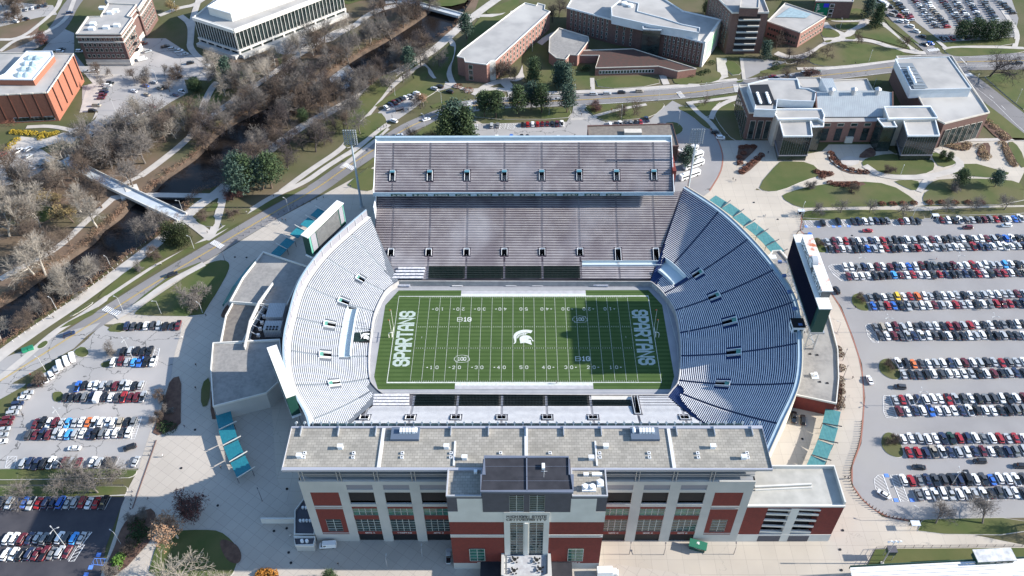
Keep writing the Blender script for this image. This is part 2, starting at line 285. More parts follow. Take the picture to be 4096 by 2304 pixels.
# ---- lawns and beds drawn over the paving, with kerbs ----
for s, sm, kb in [
 ("D 450,1030 560,1000 700,930 760,880 740,870 640,920 520,980", 0, 0), ("D 525,940 640,860 700,830 690,850 560,930", 1, 1),
 ("D 280,1165 340,1120 370,1135 330,1175 290,1185", 1, 1),
 ("D 1625,325 1850,210 2060,100 2200,30 2330,-40 2240,-20 2050,60 1860,175 1700,255 1640,300", 0, 0),
 ("D 800,840 1000,710 1200,580 1400,470 1590,372 1560,365 1450,400 1180,560 820,800", 0, 0),
 ("D 1015,935 1025,900 1150,810 1330,690 1480,590 1590,530 1690,512 1735,540 1725,600 1650,740 1560,880 1530,940", 1, 1),
 ("D 1330,600 1520,528 1500,550 1350,620 1200,720 920,920 1100,770", 0, 0),
 ("D 800,1055 850,1000 920,985 960,1010 940,1060", 1, 1), ("D 555,1200 630,1160 680,1215 640,1250 580,1240", 1, 1),
 ("D 210,1448 360,1330 400,1310 330,1380 260,1448", 0, 0), ("G 0,120 180,20 260,-60 240,0 120,150 60,230 -300,500 -300,300", 0, 0),
 ("G -300,645 1040,640 1020,690 960,712 -300,725", 1, 1), ("G -300,775 940,770 965,790 940,850 -300,850", 1, 1),
 ("D 850,1270 760,1290 770,1330 830,1320", 1, 1), ("G 400,60 480,60 470,130 420,140 395,110", 1, 1),
 ("D 1470,210 1560,188 1625,180 1620,260 1570,265 1500,240", 1, 1), ("D 1660,260 1680,160 1870,125 1900,130 1850,190 1720,250", 1, 1), ("D 1530,150 1650,70 1640,130 1600,150", 1, 0),
 ("D 730,800 900,640 1000,570 1200,450 1280,400 1380,415 1300,470 1080,600 900,720 780,800", 1, 0),
 ("B 535,545 620,490 660,530 640,600 590,640 550,600", 1, 0), ("B 630,465 740,400 850,330 850,430 790,540 800,615 740,620 690,560 680,510", 1, 0),
 ("B 245,800 440,670 600,560 640,640 540,700 400,760 270,810", 1, 0), ("B 0,1080 150,900 290,840 345,910 330,950 60,1130", 1, 1), ("B 10,880 250,600 450,520 340,690 200,860 30,1020", 1, 0),
 ("B 0,1215 250,1020 350,960 300,1010 120,1150 20,1225", 0, 0), ("B 130,1280 240,1190 260,1210 180,1275", 0, 0), ("B 40,1390 250,1230 250,1430 180,1448 60,1410", 1, 1),
 ("B 990,745 1040,690 1200,680 1240,720 1230,742", 1, 1), ("B 670,800 750,770 840,750 800,775 690,820", 0, 0), ("B 560,640 640,600 740,590 800,630 700,700 600,760 570,700", 1, 1),
 ("B 1020,900 980,830 1680,805 1740,850 1700,900", 1, 1), ("B 480,1080 650,940 830,860 980,900 985,1000 860,1090", 1, 1),
 ("B 1830,820 1870,790 2300,775 2420,775 2440,800 2350,880 2200,900 2000,915 1930,890", 1, 1), ("B 2430,930 2520,920 2576,960 2570,1000 2500,1030 2440,980", 1, 1), ("B 1080,1050 1120,1030 1160,1040 1150,1075 1090,1075", 1, 1),
 ("B 1740,560 1870,545 1880,680 1740,680", 0, 0), ("B 1910,585 2390,575 2400,645 1940,675", 1, 1), ("B 2490,590 2640,560 2640,640 2520,640", 1, 0), ("B 1380,380 1500,300 1620,520 1750,560 1700,680 1540,690 1400,640 1360,520", 1, 0),
 ("B 1090,85 1180,40 1340,-20 1340,60 1220,105 1100,108", 1, 0), ("B 1000,130 1180,130 1300,60 1200,200 900,380 880,330 860,420 850,600 900,610 880,560", 1, 0), ("B 0,-60 1000,-160 980,10 780,60 500,20 200,-10 0,50", 1, 0),
 ("C -40,560 220,525 300,560 260,620 60,640 -40,610", 1, 1), ("C 310,450 420,480 450,560 350,570", 1, 1), ("C 560,545 650,520 780,480 760,520 640,560", 1, 0), ("C 400,615 460,595 450,620 410,628", 1, 1),
 ("C 760,450 900,440 1020,500 1200,500 1700,440 1650,380 1450,345 1200,310 1060,340 960,420 880,460 790,490", 1, 1),
 ("C 1050,215 1120,215 1190,260 1170,285 1060,285 1040,250", 1, 1), ("C 1145,190 1200,175 1340,170 1290,210 1220,235 1160,220", 1, 1), ("C 1215,285 1290,270 1310,300 1230,298", 1, 1), ("C 1060,310 1130,300 1110,320 1080,325", 1, 0),
 ("C 1290,240 1370,200 1500,190 1600,270 1740,385 1640,350 1450,300 1310,270", 1, 0), ("C 1515,140 1600,180 1800,350 1700,300 1560,200", 0, 0), ("C 1270,60 1400,80 1400,150 1180,158 1080,155 1080,120", 1, 0),
 ("C 1960,380 2050,360 2250,365 2573,372 2573,395 2400,410 2100,430 2020,420", 1, 1), ("C 1950,320 2150,310 2510,280 2500,345 2100,345 1960,360", 1, 1),
 ("C 2260,565 2600,550 2600,850 2480,760 2330,630", 1, 1), ("C 2190,715 2400,870 2573,1010 2600,1060 2500,1060 2210,900", 0, 0),
 ("C 80,790 290,765 240,800 200,885 130,870", 1, 1), ("C 240,820 330,780 400,790 430,1040 460,1060 380,1062 290,960 240,880", 1, 1), ("C -60,810 40,800 130,880 220,960 180,980 60,870", 1, 1), ("C 50,760 400,705 410,725 120,765", 1, 1),
 ("C 1390,620 1500,600 1505,640 1420,645", 1, 0), ("C 1340,1212 1470,1170 1620,1160 1640,1205 1870,1200 1900,1240 1880,1300 1700,1330 1480,1325 1370,1280", 1, 1),
 ("C 560,1410 720,1225 760,1218 960,1225 1060,1320 920,1360 740,1440 620,1448", 1, 1), ("C 1580,1362 1770,1360 1785,1400 1750,1448 1640,1400", 1, 1), ("C 1870,1140 2100,1190 2060,1240 1940,1270 1880,1200", 1, 1),
 ("C 1955,1300 2150,1220 2400,1290 2480,1310 2360,1345 2150,1330", 1, 1), ("C 1810,1448 1860,1380 1950,1350 2300,1350 2540,1370 2580,1448", 1, 0), ("C 2440,1075 2500,1070 2573,1180 2573,1290 2500,1200", 1, 0), ("C 2140,1040 2130,950 2190,900 2210,960 2200,1050", 1, 0),
 ("F 730,40 800,0 1000,-50 1300,-80 1560,-60 1750,60 1760,100 1500,110 1000,120 870,122", 1, 1), ("F 1800,60 1830,-10 2000,-60 2573,-40 2573,95 1840,100", 1, 1), ("F 895,160 960,140 1780,135 1830,200 1800,210 905,208", 1, 1), ("F 1860,150 1900,130 2573,115 2700,112 2700,160 1900,180", 1, 1),
 ("F 965,400 985,350 1030,345 1075,420 1085,460 1030,458 980,430", 2, 1), ("F 1265,810 1290,770 1350,765 1400,880 1400,900 1340,895 1285,860", 2, 1), ("F 1470,1310 1500,1262 1560,1258 1620,1330 1645,1410 1580,1420 1490,1370", 2, 1),
 ("J 1490,430 1520,370 1570,365 1630,420 1670,540 1620,560 1540,530 1500,480", 2, 1), ("J 1765,1130 1790,1040 1840,1020 2600,1010 2600,1140", 1, 1), ("J 1390,1370 1450,1250 1600,1245 2600,1238 2600,1330 2000,1340", 0, 0),
]:
    sheet('lawn', s, 8, lawn_m, sm, kerb=bool(kb))
for s in ["G 1135,410 1200,250 1250,80 1290,-40 1370,-60 1365,200 1365,330", "G 760,1448 860,1250 900,1120 960,1020 1080,960 1160,935 1200,1080 1160,1160 900,1448", "D 1660,950 1690,880 1730,840 1720,950",
          "G 1590,270 1590,0 1610,200 1640,265", "C 415,1120 430,1095 560,1095 560,1120 440,1230 400,1262", "C 420,1290 590,1165 615,1185 470,1320 420,1315",
          "J 1160,200 1160,0 1210,0 1185,200", "C 2220,900 2300,910 2500,1040 2440,1070 2380,1060", "C 1930,1075 2190,1078 2150,1150 1980,1115", "C 2200,1180 2250,1080 2320,1080 2310,1205", "C 2400,1070 2440,1070 2530,1250 2480,1270 2420,1180",
          "C 1085,1160 1130,1140 1170,1200 1250,1280 1400,1300 1380,1320 1230,1310 1110,1230", "C 1310,1190 1400,1110 1450,1130 1455,1180 1380,1195", "C 1080,1370 1350,1370 1390,1400 1200,1420", "C 990,1290 1100,1290 1140,1330 1030,1345"]:
    sheet('planting_bed', s, 9, mulch, 1)
sheet('lawn', "G 1520,0 1590,-60 1580,160 1515,180", 9, lawn_m, 1)
sheet('lawn', "G 1190,1180 1300,1110 1530,1100 1660,1110 1750,1180 1800,1250 1780,1400 1700,1500 1100,1500", 9, lawn_m, 1, kerb=True)
sheet('planting_bed', "G 1640,1160 1780,1200 1830,1290 1800,1370 1700,1330", 10, mulch, 2)
sheet('planting_bed', "G 1940,1448 1945,1410 2000,1395 2100,1430 2110,1470", 10, mulch, 1)
# ---- walks ----
strip('path', "D -400,1560 0,1230 300,1020 560,850 860,630 1100,450 1250,330 1350,250", 6.0, 5, walk)
strip('path', "D 1330,260 1440,150 1560,60 1640,10 A 1700,1400 1900,1235 2100,1085 2250,970 2400,890 2576,800 B 150,720 380,570 560,460 700,380 850,240 1000,120 1150,10 1300,-90", 6.0, 5, walk)
strip('path', "D -100,1480 150,1290 420,1050 600,950 820,790 1000,670 1180,560 1500,400 1700,270 1860,160 2060,30 A 2300,1380 2450,1270 2576,1190 B 100,1130 300,990 355,940", 3.2, 7, walk)
strip('path', "A 2120,1448 2330,1290 2576,1130 B 60,1050 250,800 330,700 440,600 560,520 620,480 ", 3.4, 6, walk)
strip('path', "A 2576,1270 B 30,1240 250,1060 350,970", 2.6, 6, walk)
strip('path', "B 0,1190 100,1140 250,1010 345,940", 2.8, 9, walk)
strip('path', "D 1600,330 1650,180 1690,0 1740,-80", 4, 7, walk)
strip('path', "D 1380,180 1500,270 1600,350", 5, 7, walk)
strip('path', "D 880,950 1050,850 1250,700 1400,620 1540,545", 3.2, 9, walk)
strip('path', "A 1060,1330 1200,1230 1400,1070 1560,900 1800,730 2000,600 2200,450 2350,360 2500,250 2700,180", 4.2, 6, walk)
strip('path', "A 1440,1020 1500,900 1540,780 1600,660 1640,620", 4.2, 7, walk)
strip('path', "A 2150,300 2250,250 2450,330 2576,240 B 100,200 200,110 330,60 430,40", 5, 7, walk)
strip('path', "B 330,20 440,10 560,30 720,70 860,110 1000,130 1250,110 1400,60", 4.5, 8, walk)
strip('path', "B 790,280 850,330 830,430 800,520 830,620 870,660", 3.4, 7, walk)
strip('path', "B 610,480 660,530 690,580 760,620 850,650 980,690", 2.6, 8, walk)
strip('path', "B 1000,720 1100,640 1250,600 1350,600 1400,480 1420,400 1550,280 1650,240", 4.5, 7, walk)
strip('path', "B 1230,620 1290,680 1300,740", 6, 7, walk)
strip('path', "B 930,690 1150,665 1400,705 1700,700 1850,690 2100,685 2400,660 2700,640", 3.4, 6, walk)
strip('path', "B 1890,590 1895,680", 2.5, 8, walk); strip('path', "B 2420,570 2450,640", 4, 8, walk)
strip('path', "B 1760,780 2000,860 1900,890 1730,900", 2.2, 4, walk)
strip('path', "B 1900,880 2100,825 2300,790", 2.2, 9, walk)
strip('path', "D 0,660 200,550 450,420 640,230 800,100 880,20 A 1700,1480", 3.6, 6, walk)
strip('path', "A 850,1448 950,1380 1060,1330", 2.6, 6, walk)
strip('path', "A 0,390 130,290 300,270 500,160 560,0", 3, 7, walk)
strip('path', "A -50,300 150,300 330,160 440,60 470,-60", 3, 7, walk)
strip('path', "A 1200,120 1350,60 1480,40 1600,-60", 4, 7, walk); strip('path', "A 1360,120 1440,180 1440,300 1430,360 1500,440 1600,480", 4, 7, walk); strip('path', "A 1500,0 1450,150 1440,280", 4, 8, walk)
strip('path', "A 600,1000 400,950 200,960", 3, 6, walk)
sheet('path', "A 2000,260 2230,240 2400,330 2300,400 2100,420 2060,340", 5, walk, 1)
# C tile walks
strip('path', "C 0,650 60,610 250,600 330,570", 3.5, 6, walk)
strip('path', "C -30,630 200,620 410,600", 2.5, 7, walk)
strip('path', "C 290,440 300,570", 6, 7, walk)
strip('path', "C 440,440 460,600", 2, 7, walk)
sheet('parking_lot', "C 430,440 640,450 780,470 640,520 560,560 470,600 440,560", 6, asph_l, 0)
strip('path', "C 860,520 1200,515 1500,470 1800,425", 3, 7, walk)
strip('path', "C 700,400 800,440 900,430 1000,390 1080,330 1200,290 1330,200 1400,150", 5, 7, walk)
strip('path', "C 1060,300 1200,300 1400,300 1600,370 1750,400 1830,400", 4, 7, walk)
strip('path', "C 1100,140 1150,160 1400,155", 3.5, 7, walk); strip('path', "C 1060,170 1100,220 1230,270", 5, 7, walk)
strip('path', "C 1500,170 1600,270 1720,370 1790,400", 3.5, 7, walk)
strip('path', "C 1960,370 2100,355 2350,355 2573,365", 3, 7, walk); strip('path', "C 1920,310 1990,370", 2.5, 8, walk); strip('path', "C 2500,360 2530,250 2440,120 2400,60", 3, 7, walk)
strip('path', "C 2190,700 2400,860 2600,1030", 4, 7, walk)
strip('path', "C 40,770 110,850 200,920 260,1000 300,1060", 3, 9, walk); strip('path', "C 210,900 240,820 330,770 420,740", 3, 9, walk)
strip('path', "C 30,780 200,760 420,730", 2.5, 9, walk)
sheet('plaza', "C 300,1060 650,1060 920,1165 1050,1140 1100,1090 1480,1090 1600,1160 1930,1090 1900,1060 2573,1050 2573,1300 2500,1448 F 1760,110 1840,110 2573,100 2573,140 1880,140 880,160 700,40 C 500,1395 230,1150", 2, pave)
strip('path', "C 1900,1050 2200,1060 2500,1050 2620,1060", 2.5, 8, walk)
strip('path', "C 1370,1250 1500,1340 1900,1340 2150,1240 1900,1130", 4, 9, walk); strip('path', "C 1780,1448 1830,1360 1900,1340", 3, 9, walk)
# markings
def marks(name, items, m_, lv, parent=None):
    b = MB()
    for pts, w in items: b.ribbon(P(pts) if isinstance(pts, str) else [Vector(p) for p in pts], w, GZ+.03*lv)
    return b.build(name, m_, kind='structure')
def along(s, off, sm=2):
    p = smooth(P(s), sm, False); return [(v.x, v.y) for v in offset([Vector((a.x, a.y, 0)) for a in p], off)]
marks('road_markings', [([(x, y, 0) for x, y in along(ROAD, .22)], .18), ([(x, y, 0) for x, y in along(ROAD, -.22)], .18)], yellow_p, 10)
marks('road_markings', [([(x, y, 0) for x, y in along(ROAD, 5.6)[60:]], .2), ([(x, y, 0) for x, y in along(ROAD, -5.2)[60:]], .2), ("C 2150,620 2340,770 2500,930 2600,1020", .15), ("C 2230,640 2260,670", .2), ("C 2310,720 2340,745", .2), ("C 2400,800 2430,830", .2), ("C 2090,440 2140,490", .4), ("C 2150,440 2700,430", .15), ("C 2150,510 2700,500", .15), ("C 2150,490 2700,480", .15)], white_p, 11)
def zebra(a, b, n, w, L):
    a, b = G(*a), G(*b); d = b-a; d.z = 0; u = d.normalized(); nn = Vector((-u.y, u.x, 0)); it = []
    for k in range(n):
        c = a+d*((k+.5)/n); it.append(([c-nn*L/2, c+nn*L/2], w))
    marks('crosswalk', it, white_p, 12)
zebra(('D', 785, 878), ('D', 900, 925), 9, .55, 3); zebra(('D', 1600, 378), ('D', 1680, 420), 9, .5, 3); zebra(('B', 970, 765), ('B', 965, 830), 8, .5, 3)
zebra(('E', 20, 0+300), ('E', 95, 335), 8, .5, 3); zebra(('C', 395, 640), ('C', 410, 700), 8, .5, 3); zebra(('C', 1845, 385), ('C', 1930, 375), 8, .6, 3); zebra(('C', 1800, 460), ('C', 1850, 470), 6, .6, 3); zebra(('C', 2110, 575), ('C', 2180, 565), 8, .6, 3); zebra(('B', 2540, 695), ('B', 2576, 740), 6, .5, 3)
def hatch(poly, lv=6, step=1.1, w=.14, ang=60, m_=white_p):
    pp = P(poly); b = MB(); a = R(ang); d = Vector((math.cos(a), math.sin(a), 0)); nn = Vector((-d.y, d.x, 0))
    ts = [p.dot(nn) for p in pp]; t = min(ts)+step/2
    while t < max(ts):
        xs = []
        for i in range(len(pp)):
            p, q = pp[i], pp[(i+1) % len(pp)]; tp, tq = p.dot(nn), q.dot(nn)
            if (tp > t) != (tq > t):
                r = p+(q-p)*((t-tp)/(tq-tp)); xs.append(r.dot(d))
        xs.sort()
        for k in range(0, len(xs)-1, 2): b.ribbon([d*xs[k]+nn*t, d*xs[k+1]+nn*t], w, GZ+.03*lv+.02)
        t += step
    b.ribbon(pp, .14, GZ+.03*lv+.026, True)
    b.build('parking_hatch', m_, kind='structure')
for s, a in [("F 1095,565 1120,548 1185,548 1250,670 1190,672 1130,620", 120), ("F 1375,1010 1400,996 1430,996 1475,1140 1430,1135 1395,1090", 120), ("J 1508,100 1515,90 1555,88 1615,262 1530,255 1510,210", 160), ("J 1440,720 1470,690 1505,685 1580,885 1500,850 1450,790", 130), ("J 1560,688 1625,685 1700,885 1640,888", 140),
             ("F 915,218 960,215 1000,265 940,268", 120), ("F 1060,215 1110,213 1150,262 1095,265", 120), ("F 1555,205 1600,205 1640,258 1590,258", 120), ("F 1190,212 1220,212 1250,262 1220,262", 120),
             ("G 595,1215 640,1215 560,1340 520,1340", 30), ("G 660,1118 695,1118 600,1240 580,1240", 30), ("G 1000,330 1045,250 1070,250 1015,420 990,420", 10), ("D 1165,1185 1205,1182 1180,1310 1150,1310", 150), ("B 1200,935 1240,935 1230,975 1190,975", 120), ("B 1262,935 1300,935 1300,975 1250,975", 120), ("B 1310,935 1350,935 1345,970 1305,970", 120), ("B 990,940 1025,938 1025,975 992,975", 120), ("G 60,548 130,548 110,635 40,632", 60)]:
    hatch(s, ang=a)
hatch("G 715,1318 800,1320 780,1370 690,1362", ang=120, m_=blue_p)
for s in ("F 930,262", "F 1022,264", "F 1135,262", "F 1180,260", "F 1250,260", "J 1535,692", "J 1606,878", "J 1727,878", "G 745,1290", "G 685,1385", "G 650,1440"):
    p = P(s)[0]; MB().box((p.x, p.y, GZ+.19), (1.5, 1.5, .01)).build('parking_symbol', blue_p, kind='structure')
# ================= stadium materials =================
alu = mat('bench aluminium', (.74, .75, .77), (.64, .65, .68), .4, .45, spec=.4)
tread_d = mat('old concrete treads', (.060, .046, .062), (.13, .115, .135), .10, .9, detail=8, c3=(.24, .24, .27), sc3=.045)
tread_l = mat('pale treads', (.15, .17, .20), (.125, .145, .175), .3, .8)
tread_r = mat('blue grey treads', (.020, .045, .135), (.016, .036, .11), .3, .8)  # right end stand: blue of its sky-lit shade is put into the tread colour
tread_n = mat('near stand treads', (.10, .10, .12), (.19, .19, .21), .15, .8, c3=(.07, .07, .085), sc3=.07)
ledge = mat('pale blue ledge', (.33, .43, .51), (.28, .38, .46), .3, .7)
conc = mat('building concrete', (.46, .455, .44), (.40, .40, .39), .15, .8, detail=8)
conc_w = mat('white concrete', (.60, .59, .56), (.54, .53, .50), .2, .8)
white_s = mat('white painted steel', (.72, .74, .76), rough=.5)
brick = mat('red brick', (.185, .040, .033), (.145, .036, .031), 1.2, .9, detail=8)
dark = mat('dark interior', (.012, .013, .017), rough=.6)
glass = mat('window glass', (.03, .06, .06), (.015, .02, .02), .35, .12, spec=.8)
gglass = mat('green glass', (.03, .16, .12), (.02, .06, .05), .4, .15, spec=.8)
mull = mat('window mullions', (.42, .44, .42), rough=.5)
panel_d = mat('dark grey panel', (.085, .085, .105), (.075, .075, .09), .5, .7)
panel_g = mat('grey panel', (.22, .22, .25), rough=.7)
green_d = mat('dark green panel', (.012, .055, .045), rough=.5)
green_l = mat('pale green panel', (.10, .28, .23), rough=.5)
teal = mat('teal awning', (.02, .19, .24), (.016, .15, .20), 1, .5, stripes=(.8, (.02, .15, .19), 0, .15))
teal_g = mat('teal glass canopy', (.10, .27, .28), (.07, .21, .23), .6, .25, stripes=(1.1, (.08, .2, .2), 0, .12))
seat_g = mat('dark green seats', (.008, .02, .018), rough=.5)
paver = mat('roof pavers', (.34, .32, .285), (.27, .255, .225), .25, .9, detail=8, brick=(1.5, 1.0, .05, (.16, .15, .13), .5, 0, (.80, .80, .80)), c3=(.38, .355, .31), sc3=.1)
gravel = mat('roof gravel', (.26, .25, .24), (.20, .195, .19), .9, 1, detail=10, c3=(.30, .29, .275), sc3=.1)
gravel_b = mat('brown roof gravel', (.19, .17, .15), (.14, .125, .115), .6, 1, detail=10)
black_r = mat('black roof membrane', (.022, .023, .03), (.035, .036, .045), .3, .85, detail=8)
turf_m = mat('turf', (.044, .084, .021), (.060, .104, .031), .12, .95, detail=10, c3=(.062, .105, .03), sc3=.05, bump=.1, stripes=(2.2, (.037, .072, .018), 1, .42))
rubber = mat('grey surround', (.30, .31, .34), (.26, .27, .30), .2, .8, detail=6)
rust = mat('rusty white roof', (.75, .74, .72), (.70, .69, .67), .2, .7, c3=(.42, .13, .06), sc3=.25)
orange_p = mat('orange flag', (.8, .15, .04), rough=.6)
screen_m = mat('video screen', (.004, .005, .016), (.006, .008, .020), 2, .9, spec=.05)
screen_b = mat('screen back grey', (.085, .09, .095), (.11, .115, .12), .5, .6)
wall_c = mat('field wall concrete', (.42, .41, .40), (.34, .33, .33), .4, .85)
metal = mat('galvanised steel', (.45, .47, .5), rough=.45, metal=.6)
pole_m = mat('steel blue pole', (.35, .42, .48), rough=.5, metal=.3)
# ================= 2D lettering =================
GL = {  # strokes on a 4 x 6 grid
 'A': ['0,0 0,4 1,6 3,6 4,4 4,0', '0,2.4 4,2.4'], 'B': ['0,0 0,6 3,6 4,5 4,3.8 3.2,3.1 4,2.4 4,1 3,0 0,0', '0,3.1 3.2,3.1'], 'C': ['4,1.6 4,1 3,0 1,0 0,1 0,5 1,6 3,6 4,5 4,4.4'],
 'D': ['0,0 0,6 3,6 4,5 4,1 3,0 0,0'], 'E': ['4,0 0,0 0,6 4,6', '0,3 3,3'], 'F': ['0,0 0,6 4,6', '0,3 3,3'], 'G': ['4,4.4 4,5 3,6 1,6 0,5 0,1 1,0 3,0 4,1 4,2.8 2.4,2.8'], 'H': ['0,0 0,6', '4,0 4,6', '0,3 4,3'],
 'I': ['2,0 2,6'], 'J': ['0,1.5 0,1 1,0 3,0 4,1 4,6'], 'K': ['0,0 0,6', '4,6 0,2.6', '1.6,3.6 4,0'], 'L': ['0,6 0,0 4,0'], 'M': ['0,0 0,6 2,3 4,6 4,0'], 'N': ['0,0 0,6 4,0 4,6'], 'O': ['1,0 0,1 0,5 1,6 3,6 4,5 4,1 3,0 1,0'],
 'P': ['0,0 0,6 3,6 4,5 4,3.5 3,2.5 0,2.5'], 'R': ['0,0 0,6 3,6 4,5 4,3.7 3,2.8 0,2.8', '2,2.8 4,0'], 'S': ['0,1.6 0,1 1,0 3,0 4,1 4,2.2 3,3.1 1,3.1 0,3.9 0,5 1,6 3,6 4,5 4,4.4'], 'T': ['2,0 2,6', '0,6 4,6'],
 'U': ['0,6 0,1 1,0 3,0 4,1 4,6'], 'V': ['0,6 2,0 4,6'], 'W': ['0,6 1,0 2,4 3,0 4,6'], 'X': ['0,0 4,6', '0,6 4,0'], 'Y': ['0,6 2,3 4,6', '2,3 2,0'], 'Z': ['0,6 4,6 0,0 4,0'],
 '0': ['1,0 0,1 0,5 1,6 3,6 4,5 4,1 3,0 1,0'], '1': ['1,5 2,6 2,0', '1,0 3,0'], '2': ['0,5 1,6 3,6 4,5 4,3.8 0,0 4,0'], '3': ['0,5 1,6 3,6 4,5 4,3.8 3,3.1 4,2.3 4,1 3,0 1,0 0,1'], '4': ['3,0 3,6 0,2 4,2'],
 '5': ['4,6 0,6 0,3.5 3,3.5 4,2.6 4,1 3,0 1,0 0,1'], '6': ['4,5 3,6 1,6 0,5 0,1 1,0 3,0 4,1 4,2.4 3,3.2 0,3.2'], '7': ['0,6 4,6 1.5,0'], '8': ['1,0 0,1 0,2.2 1,3.1 0,3.9 0,5 1,6 3,6 4,5 4,3.9 3,3.1 4,2.2 4,1 3,0 1,0', '1,3.1 3,3.1'], '9': ['0,1 1,0 3,0 4,1 4,5 3,6 1,6 0,5 0,3.7 1,2.8 4,2.8'],
 '-': ['1,3 3,3'], '<': ['3,2 1,3 3,4'], '>': ['1,2 3,3 1,4']}
def glyph_tris(text, cw=5.4, t=1.0):
    """flat triangles of a word in a 4x6 stroke face: unions the strokes so no faces overlap"""
    tris = []; x0 = 0
    for ch in text:
        if ch == ' ': x0 += cw*.7; continue
        polys = []
        for st in GL[ch]:
            p = [Vector(tuple(map(float, w.split(',')))) for w in st.split()]
            closed = (p[0]-p[-1]).length < .01
            if closed: p = p[:-1]
            n = len(p); off = []
            for k in range(n):
                if closed or 0 < k < n-1:
                    d0 = (p[k]-p[k-1]).normalized(); d1 = (p[(k+1) % n]-p[k]).normalized(); d = (d0+d1).normalized() if (d0+d1).length > .1 else d1; c = max(.5, d.dot(d1))
                else:
                    d = (p[1]-p[0]).normalized() if k == 0 else (p[-1]-p[-2]).normalized(); c = 1
                q = Vector((-d.y, d.x))*t/2/c; e = Vector((0, 0))
                if not closed and k == 0: e = -d*t/2*.98
                if not closed and k == n-1: e = d*t/2*.98
                off.append((p[k]+q+e, p[k]-q+e))
            for k in range(n if closed else n-1):
                a, b = off[k]; c_, d_ = off[(k+1) % n]; polys.append([b, d_, c_, a])
        vs = []; fs = []
        for po in polys: fs.append(list(range(len(vs), len(vs)+4))); vs += po
        ov, oe, of, _a, _b, ofo = delaunay_2d_cdt(vs, [], fs, 0, 1e-4)
        for f, og_ in zip(of, ofo):
            if not og_: continue
            tris.append([(ov[i].x+x0, ov[i].y) for i in f])
        x0 += cw if ch != 'I' else cw*.75
    return tris, x0-cw+4
def lettering(mb, text, org, ux, uy, h, width=None, t=1.0, center=True, cw=5.4, lift=0):
    """writes text from a world point org along unit vector ux with up vector uy and height h (width stretches it)"""
    tr, w = glyph_tris(text, cw, t); sy = h/(6+t); sx = (width/(w+t)) if width else sy
    org, ux, uy = Vector(org), Vector(ux), Vector(uy); nn = ux.cross(uy)
    for f in tr:
        pts = [org+ux*((x-(w/2 if center else 0))*sx)+uy*((y-3)*sy)+nn*lift for x, y in f]
        if (pts[1]-pts[0]).cross(pts[2]-pts[0]).dot(nn) < 0: pts = pts[::-1]
        mb.quad(*pts)
field_p = mat('field paint', (.60, .62, .60), (.46, .50, .46), 1.2, .9)
# ================= field =================
HW, HH = 54.864, 24.384
m = MB(); m.cap([(-75, -46, 0), (75, -46, 0), (75, 46, 0), (-75, 46, 0)]); m.build('field_surround', rubber, kind='structure')
tp = [(-57.6, -18), (-57.6, -18)]
oct_ = [(-60.5, -21.5), (-58.2, -28), (58.2, -28), (60.5, -21.5), (60.5, 19), (55.5, 28.3), (-55.5, 28.3), (-60.5, 19)]
turf = MB(); turf.cap([(x, y, .02) for x, y in oct_]); turf = turf.build('turf', turf_m, kind='structure')
m = MB()
m.cap([(-27.6, -27.9, .03), (27.6, -27.9, .03), (27.6, -24.5, .03), (-27.6, -24.5, .03)])
m.cap([(-27.6, 24.5, .03), (27.6, 24.5, .03), (27.6, 28.2, .03), (-27.6, 28.2, .03)]); m.build('sideline_boards', mat('worn white boards', (.42, .42, .45), (.35, .35, .38), .5, .8), kind='structure')
m = MB()
for sy in (-1, 1):
    y = sy*(HH+.65) ; m.box((0, y+sy*.4, .032), (55.2 if True else 0, 1.3, .006))
m.build('sideline_paint', field_p, kind='structure')
m = MB(); zl = .05
def ln(x0, y0, x1, y1, w): m.ribbon([(x0, y0), (x1, y1)], w, zl)
m.ribbon([(-HW-.15, -HH-.15), (HW+.15, -HH-.15), (HW+.15, HH+.15), (-HW-.15, HH+.15)], .3, zl, True)
for k in range(21):
    x = -45.72+4.572*k; ln(x, -HH, x, HH, .10)
for k in range(100):
    x = -45.72+.9144*k
    if k % 5:
        for y in (-HH+.5, HH-.5, -6.1, 6.1): ln(x, y-.33, x, y+.33, .11)
for s in (-1, 1): ln(s*42.98, -.5, s*42.98, .5, .12)
m.build('yard_lines', field_p, turf, kind='structure')
m = MB(); nm = {1: '10', 2: '20', 3: '30', 4: '40', 5: '50', 6: '40', 7: '30', 8: '20', 9: '10'}
for k in range(1, 10):
    x = -45.72+9.144*k; a, b = nm[k]
    for sy in (-1, 1):
        y = sy*16.6; ux = (1, 0, 0) if sy < 0 else (-1, 0, 0); uy = (0, 1, 0) if sy < 0 else (0, -1, 0)
        l, r = (a, b)
        lettering(m, l, (x-ux[0]*1.2, y, .06), ux, uy, 1.75, 1.15, .85); lettering(m, r, (x+ux[0]*1.15, y, .06), ux, uy, 1.75, 1.15, .85)
        if k != 5:
            s = -1 if k < 5 else 1; m.quad((x+s*2.6, y-.3, .06), (x+s*2.6, y+.3, .06), (x+s*3.4, y, .06)) if s < 0 else m.quad((x+s*2.6, y+.3, .06), (x+s*2.6, y-.3, .06), (x+s*3.4, y, .06))
for f in range(len(m.f)): pass
m.build('yard_numbers', field_p, turf, kind='structure')
endz = mat('end zone letter paint', (.42, .48, .46), (.30, .38, .34), .8, .9, detail=8)
m = MB(); lettering(m, 'SPARTANS', (-50.3, -.3, .055), (0, 1, 0), (-1, 0, 0), 7.0, 31.5, 1.45, cw=5.6); m.build('end_zone_lettering', endz, turf, kind='structure')
m = MB(); lettering(m, 'SPARTANS', (50.3, .3, .055), (0, -1, 0), (1, 0, 0), 7.0, 31.5, 1.45, cw=5.6); m.build('end_zone_lettering', endz, turf, kind='structure')
